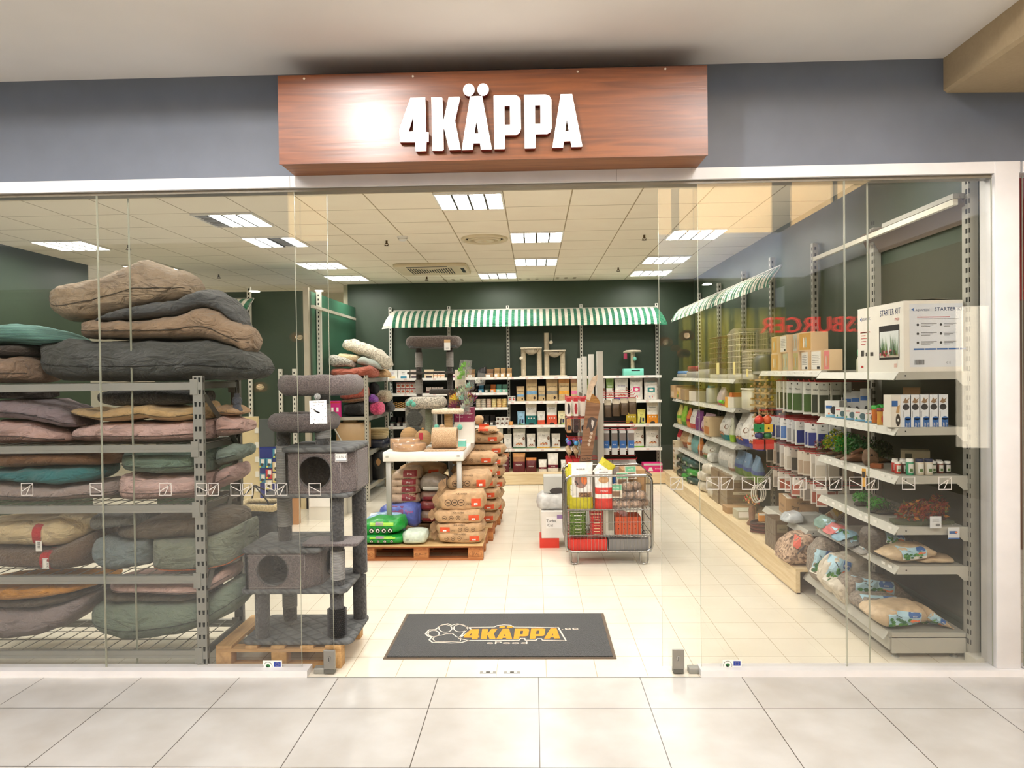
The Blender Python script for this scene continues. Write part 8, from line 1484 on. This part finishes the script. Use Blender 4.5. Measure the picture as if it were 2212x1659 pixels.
for k, px in enumerate((1808, 1828, 1850, 1873)): put('sm%d' % (k % 2), lambda: carton(.085, .082, .07, mat((230, 230, 226)), lambda mb, fr: (mb.pell(fr, .012, .035, .02, .022, mat((90, 116, 120)), .002, 12), mb.patch(fr, -.04, .0, .04, .012, mat((110, 170, 206)), 1, 1), mb.patch(fr, -.035, .06, -.005, .065, RED, 1, 1), mb.pell(fr, -.026, .02, .005, .008, GREENP, .002, 8))), 'pump_box', 'small white air pump box with grey oval, %s of four from the far end' % ('first', 'second', 'third', 'fourth')[k], 'box', (2.30, yat(px, 2.26), z2_), R(-38), 'small air pump boxes')
put('brd', lambda: carton(.1, .24, .03, CARD, None), 'cardboard_box', 'narrow brown carton standing behind the coloured food tins', 'box', (2.47, .50, z2_), R(-30)); put('dkb', lambda: carton(.16, .2, .12, mat((100, 86, 74)), lambda mb, fr: mb.patch(fr, -.03, .13, .05, .15, TXT, 1, 1)), 'cardboard_box', 'dusky brown carton behind the filter cartridge boxes', 'box', (2.57, .52, z2_), R(-20))
for k, (px, c1, c2, h, x) in enumerate(((1892, (60, 180, 70), (200, 110, 40), .12, 2.30), (1904, (120, 40, 36), (206, 150, 60), .11, 2.26), (1917, (150, 30, 36), (222, 216, 206), .115, 2.27), (1905, (60, 190, 80), (220, 190, 60), .12, 2.38))):
    t = thing('food_tin', ['fish food tin with green lid', 'fish food tin with dark red lid', 'white fish food tin with red lid', 'yellow fish food tin with green lid behind the others'][k]+' left of the filter boxes', 'tin', (x, yat(px, x), z2_)); r = .026; mb = MB(); mb.lathe([(r, 0), (r, h*.8)], mat(c2), n=18); mb.pell(lambda a, b: -r*.97, 0, h*.35, .014, h*.22, mat((206, 60, 40) if k != 2 else (90, 140, 60)), .003, 10); mb.build('body', t, True); mb = MB(); mb.lathe([(r+.002, h*.8), (r+.002, h*.97), (r-.002, h)], mat(c1, rough=.35), n=18); mb.build('lid', t, True)
# plants
def bush(name, lb, x, y, z, r, h, cols_, n, base=None, cat='plant', lean=0, spread=1, ls=.016):
    t = thing(name, lb, cat, (x, y, z)); mb = MB()
    for k in range(n):
        a = rnd.uniform(0, 6.283); rr = r*math.sqrt(rnd.random())*spread; hh = h*(.35+.65*rnd.random())*(1-.35*(rr/r)**2); cx, cy, cz = rr*math.cos(a)+lean*hh, rr*math.sin(a)*.8, hh; m_ = mat(cols_[k % len(cols_)], rough=.6); s = ls*rnd.uniform(.7, 1.3)
        b = Vector((rnd.uniform(-1, 1), rnd.uniform(-1, .2), rnd.uniform(-.2, 1))).normalized(); c2 = b.cross(Vector((rnd.uniform(-1, 1), rnd.uniform(-1, 1), rnd.uniform(-1, 1)))).normalized()
        P0 = Vector((cx, cy, cz)); mb.add([tuple(P0-c2*s*.4), tuple(P0+b*s), tuple(P0+c2*s*.4), tuple(P0-b*s*.8)], [(0, 1, 2, 3), (3, 2, 1, 0)], m_)
    for k in range(n//12): a = rnd.uniform(0, 6.283); rr = r*.7*rnd.random(); mb.tube([(rr*.3*math.cos(a), rr*.3*math.sin(a), 0), (rr*math.cos(a)+lean*h*.7, rr*math.sin(a), h*.75)], .0018, mat(cols_[0], rough=.7), 4)
    mb.build('foliage', t, True); mb = MB(); bm = mat(base or (96, 72, 48), 'speckle', rough=.9); lump(mb, [(-r*.8, .012), (-r*.4, .028), (0, .034), (r*.4, .026), (r*.8, .01)], [(-r*.8, .004), (0, 0), (r*.8, .004)], 0, r*1.1, bm, nu=14, nv=10, seed=n, wr=.006); mb.build('base', t, True); return t
for i, (px, x, r, h, cl_, lb) in enumerate(((1778, 2.33, .06, .10, [(170, 60, 50), (110, 140, 60), (220, 190, 190)], 'small red and green leafed aquarium plant at the far end of the plant shelf'), (1806, 2.34, .085, .16, [(180, 190, 50), (110, 170, 50), (220, 210, 70)], 'yellow green bushy aquarium plant'), (1830, 2.33, .095, .16, [(60, 160, 50), (90, 190, 60), (50, 130, 50)], 'bright green bushy aquarium plant'), (1858, 2.36, .09, .16, [(60, 130, 70), (120, 160, 110), (50, 100, 50)], 'grey green tall aquarium plant above driftwood'), (1900, 2.46, .08, .13, [(80, 100, 60), (110, 120, 80)], 'olive aquarium plant behind the skull stone'))):
    bush('aquarium_plant', lb, x, yat(px, x), z3_, r*1.12, h*1.25, cl_, 320)
t = thing('driftwood', 'brown driftwood root on the plant shelf', 'driftwood', (2.30, yat(1848, 2.3), z3_)); mb = MB(); DW = mat((120, 80, 52), 'woodx', rgb2=(80, 50, 32)); lump(mb, [(-.11, .02), (-.05, .05), (0, .07), (.05, .06), (.12, .02)], [(-.11, .01), (0, 0), (.12, .01)], 0, .1, DW, seed=301, wr=.014); mb.build('root', t, True); mb = MB(); mb.tube([(-.03, 0, .05), (.03, -.02, .09), (.07, -.03, .07)], [.02, .016, .008], DW, 8); mb.build('branch', t, True)
t = thing('skull_stone', 'brown hollow stone ornament with dark eye holes on the plant shelf', 'ornament', (2.31, yat(1877, 2.3), z3_)); mb = MB(); SKM = mat((130, 104, 84), 'speckle', rough=.9, rgb2=(100, 78, 60), scale=.3); lump(mb, [(-.05, .06), (-.035, .11), (0, .125), (.03, .10), (.05, .05)], [(-.05, .03), (-.03, 0), (.03, 0), (.05, .03)], 0, .09, SKM, seed=302, wr=.006); mb.build('stone', t, True); mb = MB(); mb.ball((-.012, -.040, .075), .013, BLACK, 10, (1, .5, 1)); mb.ball((.022, -.036, .055), .009, BLACK, 10, (1, .5, 1)); mb.build('eye_hole', t, True)
put('brb', lambda: carton(.07, .03, .05, mat((150, 84, 44), 'woodx'), None), 'wood_block', 'small reddish wood block beside the skull stone', 'block', (2.29, yat(1890, 2.28), z3_), R(-40))
put('gbx', lambda: carton(.17, .12, .13, mat((176, 168, 144)), lambda mb, fr: mb.patch(fr, -.06, .02, -.02, .1, mat((70, 72, 60)), 1, 1)), 'cardboard_box', 'pale grey box at the back of the plant shelf', 'box', (2.54, .60, z3_), R(-25))
def jar(x, y, z, r, h, lid, body, lb, grp): 
    t = thing('bottle_jar', lb, 'jar', (x, y, z), 0, grp); mb = MB(); mb.lathe([(r*.95, 0), (r, .004), (r, h*.78), (r*.85, h*.83)], mat(body, rough=.3), n=14); mb.patch(lambda a, b: -math.sqrt(max(1e-6, r*r-a*a)), -r*.7, h*.15, r*.7, h*.7, mat((226, 224, 216)), 5, 1, .001); mb.patch(lambda a, b: -math.sqrt(max(1e-6, r*r-a*a)), -r*.4, h*.2, r*.4, h*.4, mat((90, 120, 70)), 4, 1, .002); mb.build('body', t, True)
    mb = MB(); mb.lathe([(r*.95, h*.8), (r*.97, h*.97), (r*.9, h)], mat(lid, rough=.35), n=14); mb.build('lid', t, True)
jc = [(190, 60, 50), (90, 40, 36), (60, 80, 50), (110, 60, 46), (50, 44, 40)]
k = 0
for row_, (y, xs) in enumerate(((.34, (2.30, 2.345, 2.52, 2.565, 2.61)), (.42, (2.32, 2.37, 2.42, 2.55, 2.60)), (.50, (2.36, 2.41, 2.46, 2.56)))):
    for x in xs: jar(x, y, z3_, .019, .075, (238, 236, 230), jc[k % 5], 'small dark jar with white lid, %s from the left in the %s row' % (ORD[xs.index(x)], ('front', 'middle', 'back')[row_]), 'small white lidded jars'); k += 1
for i, x in enumerate((2.275+.125, 2.325+.13)): jar(x, .27, z3_, .025, .10, (36, 40, 70), (206, 196, 176), 'pale jar with navy lid at the front of the jar shelf, %s one' % ('left', 'right')[i], 'navy lidded jars')
for i, x in enumerate((2.345, )): jar(x, .28, z3_, .022, .10, (238, 236, 230), (60, 150, 110), 'taller green labelled jar with white lid left of the navy lidded jars', None)
put('reed', lambda: carton(.03, .12, .002, mat((216, 160, 60)), lambda mb, fr: mb.patch(fr, -.012, .06, .012, .1, TXT, 1, 1)), 'price_flag', 'narrow orange and black flag card hanging from the plant shelf lip', 'card', (2.195, yat(1867, 2.2), z3_-.12), R(-60))
# fern shelf
FR = [(170, 60, 40), (190, 90, 50), (206, 140, 60), (120, 50, 40)]
for i, (px, x, r, h, cl_, lb, ls) in enumerate(((1862, 2.34, .07, .12, [(80, 190, 70), (60, 140, 50), (110, 200, 90)], 'bright green moss tuft at the far end of the fern shelf', .012), (1800, 2.40, .08, .10, [(70, 76, 50), (90, 80, 56)], 'dull brown moss decor at the far end of the fern shelf', .012), (1895, 2.33, .075, .11, [(90, 190, 70), (60, 130, 50)], 'green moss tuft beside the dark pebble mound', .012), (1915, 2.37, .09, .08, [(66, 74, 60), (90, 96, 80), (110, 112, 100)], 'grey green pebble textured moss mound', .008))):
    bush('moss_decor', lb, x, yat(px, x), z4_, r, h, cl_, 240, (60, 60, 50), ls=ls)
t = bush('fern_decor', 'red and orange fern ornament on slate along the shelf front', 2.42, .33, z4_, .15, .15, FR+[(110, 120, 50)], 420, (84, 92, 66), lean=.25, ls=.02); mb = MB(); mb.poly([[(-.17, -.05), (-.02, -.09), (.2, -.05), (.19, .06), (0, .1), (-.15, .06)]], mat((92, 98, 74), 'stone', rough=.9), 0, .02); mb.build('slate', t, True)
t = bush('fern_decor', 'dark red fern ornament at the upright, right end of the shelf', 2.58, .40, z4_, .07, .17, FR, 160, (70, 60, 44), ls=.02)
for i, (px, py, lb, bl_) in enumerate(((2021, 1128, 'white hang tag with barcode dangling from the fern ornament', 0), (2060, 1152, 'blue and white tag with orange fish below the fern shelf', 1))):
    a = U(px, py, y=.17); t = MB(); w, h = .034, .036; t.box(a.x-w, .168, a.z-h, a.x+w, .171, a.z+h, mat((222, 226, 230))); f3 = lambda x, z: .168
    if bl_: t.patch(f3, a.x-w*.8, a.z-h*.1, a.x+w*.5, a.z+h*.4, BLUE, 1, 1, .001); t.pell(f3, a.x+w*.4, a.z+h*.2, .009, .006, mat((230, 120, 50)), .002, 8); t.patch(f3, a.x-w, a.z-h, a.x+w, a.z-h*.75, BLUE, 1, 1, .001)
    else:
        for k in range(8): t.patch(f3, a.x-.0+.003*k, a.z-h*.7, a.x+.0018+.003*k, a.z-h*.25, TXT, 1, 1, .001)
        for k in range(3): t.patch(f3, a.x-w*.6, a.z+h*(.1+.2*k), a.x+w*.6, a.z+h*(.14+.2*k), GREY, 1, 1, .001)
    t.tube([(a.x, .17, a.z+h), (a.x+.01, .21, z4_+.02)], .001, OFFW, 4); tag(t.build('hang_tag'), lb, 'tag')
# gravel bags
GRV = mat((150, 140, 128), 'speckle', rough=.8, rgb2=(110, 100, 90), scale=.9); PEB = mat((214, 206, 190), 'speckle', rough=.8, rgb2=(176, 166, 150), scale=.35); SND = mat((200, 176, 144), 'foil', rough=.5); SKY = mat((170, 206, 222), rough=.4); LVS = mat((60, 130, 60), rough=.5)
def fishlabel(cx, cz, w, h, rot=0):
    def f(mb, fr, T, B):
        cr, sr = math.cos(rot), math.sin(rot); P_ = lambda a, b: (cx+a*w*cr-b*h*sr, cz+a*w*sr+b*h*cr)
        def q(pts, m_, off): mb.ppoly(fr, [P_(*p) for p in pts], m_, off)
        n = 7
        for i in range(n):
            for j in range(4): q([(-.5+i/n, -.5+j/4), (-.5+(i+1)/n, -.5+j/4), (-.5+(i+1)/n, -.25+j/4), (-.5+i/n, -.25+j/4)], SKY if j > 0 else WHITE, .004)
        for k in range(20): a = rnd.uniform(-.45, .3); b = rnd.uniform(-.45, .1); q([(a+.07*math.cos(t_*1.05), b+.1*math.sin(t_*1.05)) for t_ in range(6)], mat(((50, 120, 50), (90, 150, 60), (40, 100, 60))[k % 3]), .007+.0001*k)
        q([(.12, .2), (.42, .2), (.48, .35), (.42, .5), (.12, .5), (.08, .35)], BLUE, .008); c_ = P_(.27, .3); mb.ptext(fr, 'etto', c_[0], c_[1]-.006, h*.16, WHITE, .011, rot=rot)
        q([(.1, .02), (.22, .12), (.36, .06), (.46, .14), (.42, -.02), (.3, -.02), (.2, -.08)], mat((226, 110, 56)), .009)
        for k in range(3): q([(-.3+.06*k, .3-.05*k), (-.24+.06*k, .32-.05*k), (-.22+.06*k, .26-.05*k)][::-1], TXT, .009)
    return f
def gbag(lb, m_, T, B, y, D, lab=None, seed=1, rest=None):
    def mk(mb, fr, T_, B_):
        if lab:
            c = U(lab[0], lab[1], y=y); fishlabel(c.x, c.z, lab[2], lab[3], R(lab[4]))(mb, fr, T_, B_)
    return bag('gravel_bag', lb, 'bag', m_, T, B, y, D, mk, wr=.010, seed=seed, rest=rest, fq=18, minw=.4)
gbag('upright gravel bag with fish label at the far end of the bottom shelf', GRV, [(1756, 1215), (1764, 1185), (1782, 1168), (1802, 1168), (1820, 1182), (1826, 1200)], [(1756, 1235), (1768, 1258), (1785, 1266), (1805, 1250), (1822, 1222), (1826, 1210)], 1.22, .2, (1777, 1216, .12, .19, -8), 311, None)
gbag('leaning white pebble bag with fish label on the bottom shelf', PEB, [(1782, 1250), (1792, 1220), (1815, 1205), (1850, 1200), (1880, 1204), (1893, 1218)], [(1782, 1262), (1800, 1285), (1820, 1292), (1850, 1270), (1880, 1245), (1893, 1228)], .98, .22, (1812, 1236, .14, .19, -20), 312, None)
gbag('grey gravel bag lying across with blue label on the bottom shelf', GRV, [(1830, 1262), (1850, 1252), (1900, 1250), (1935, 1255), (1975, 1290), (1998, 1312)], [(1830, 1280), (1850, 1300), (1900, 1305), (1950, 1310), (1985, 1320), (1998, 1318)], .72, .26, (1890, 1275, .26, .13, -6), 313, None)
gbag('white pebble bag under the grey gravel bag on the bottom shelf', PEB, [(1802, 1268), (1830, 1258), (1850, 1275), (1865, 1300), (1885, 1315)], [(1802, 1275), (1830, 1310), (1860, 1332), (1880, 1338), (1888, 1325)], .78, .2, None, 314, None)
gbag('blue and green labelled gravel bag second from the glass on the bottom shelf', GRV, [(1858, 1305), (1880, 1296), (1940, 1298), (1980, 1310), (2005, 1320)], [(1858, 1318), (1885, 1330), (1940, 1335), (1985, 1330), (2005, 1326)], .5, .26, (1910, 1312, .24, .10, -4), 315, None)
gbag('beige sand bag with fish label nearest the glass on the bottom shelf', SND, [(1887, 1335), (1905, 1322), (1950, 1318), (1998, 1315), (2012, 1330), (2018, 1352)], [(1887, 1345), (1905, 1362), (1920, 1371), (1960, 1369), (2000, 1360), (2018, 1358)], .25, .3, (1955, 1341, .20, .11, -2), 316, .168)
gbag('second beige sand bag at the right end of the bottom shelf', SND, [(2004, 1340), (2020, 1322), (2040, 1335), (2062, 1360), (2073, 1373)], [(2004, 1360), (2015, 1366), (2040, 1374), (2060, 1377), (2073, 1376)], .26, .28, (2022, 1346, .09, .09, -35), 317, .168)
for i, (px0, px1, y, c1, lb) in enumerate(((1776, 1804, 1.25, (120, 150, 140), 'green grey'), (1796, 1826, 1.08, (206, 110, 110), 'pink'), (1816, 1850, .92, (130, 170, 190), 'pale blue'), (1838, 1874, .76, (80, 82, 80), 'dark grey gravel'), (1866, 1900, .60, (150, 146, 140), 'light grey gravel'))):
    a = 1150+18*i
    bag('gravel_bag', '%s small gravel bag lying on the second shelf from below' % lb, 'bag', mat(c1, 'speckle' if i > 2 else 'foil', rough=.5), [(px0, a-4), (px0+8, a-22), (px0+22, a-30), (px1, a-28), (px1+10, a-20)], [(px0, a), (px0+10, a+5), (px0+22, a+2), (px1, a-8), (px1+10, a-14)], y, .22, (lambda i_: (lambda mb, fr, T, B: (mb.patch(fr, T[0][0]+.03, B[1][1]+.02, T[0][0]+.1, T[2][1]-.015, SKY, 3, 2, .003), mb.patch(fr, T[0][0]+.05, B[1][1]+.02, T[0][0]+.08, B[1][1]+.05, LVS, 2, 2, .005))))(i), seed=330+i, rest=z5_+.001, wr=.006)
gbag('dark leafy bark bag behind the sand bag on the second shelf from below', mat((86, 76, 66), 'speckle', rgb2=(50, 40, 34)), [(1880, 1160), (1900, 1148), (1950, 1155), (1990, 1172), (2000, 1182)], [(1880, 1190), (1905, 1206), (1935, 1200), (1985, 1192), (2000, 1188)], .40, .24, (1935, 1165, .12, .06, -10), 340, z5_+.002)
gbag('beige sand bag with sky and plant label on the second shelf from below', SND, [(1916, 1204), (1940, 1190), (1970, 1180), (2005, 1182), (2030, 1194), (2038, 1200)], [(1916, 1208), (1935, 1216), (1958, 1222), (1990, 1216), (2020, 1208), (2038, 1204)], .24, .26, (1975, 1196, .15, .07, 4), 341, z5_+.002)
gbag('flat beige sand bag under the upright on the second shelf from below', SND, [(1985, 1214), (2010, 1206), (2050, 1206), (2072, 1210)], [(1985, 1219), (2010, 1221), (2050, 1221), (2072, 1220)], .25, .26, None, 342, z5_+.002)
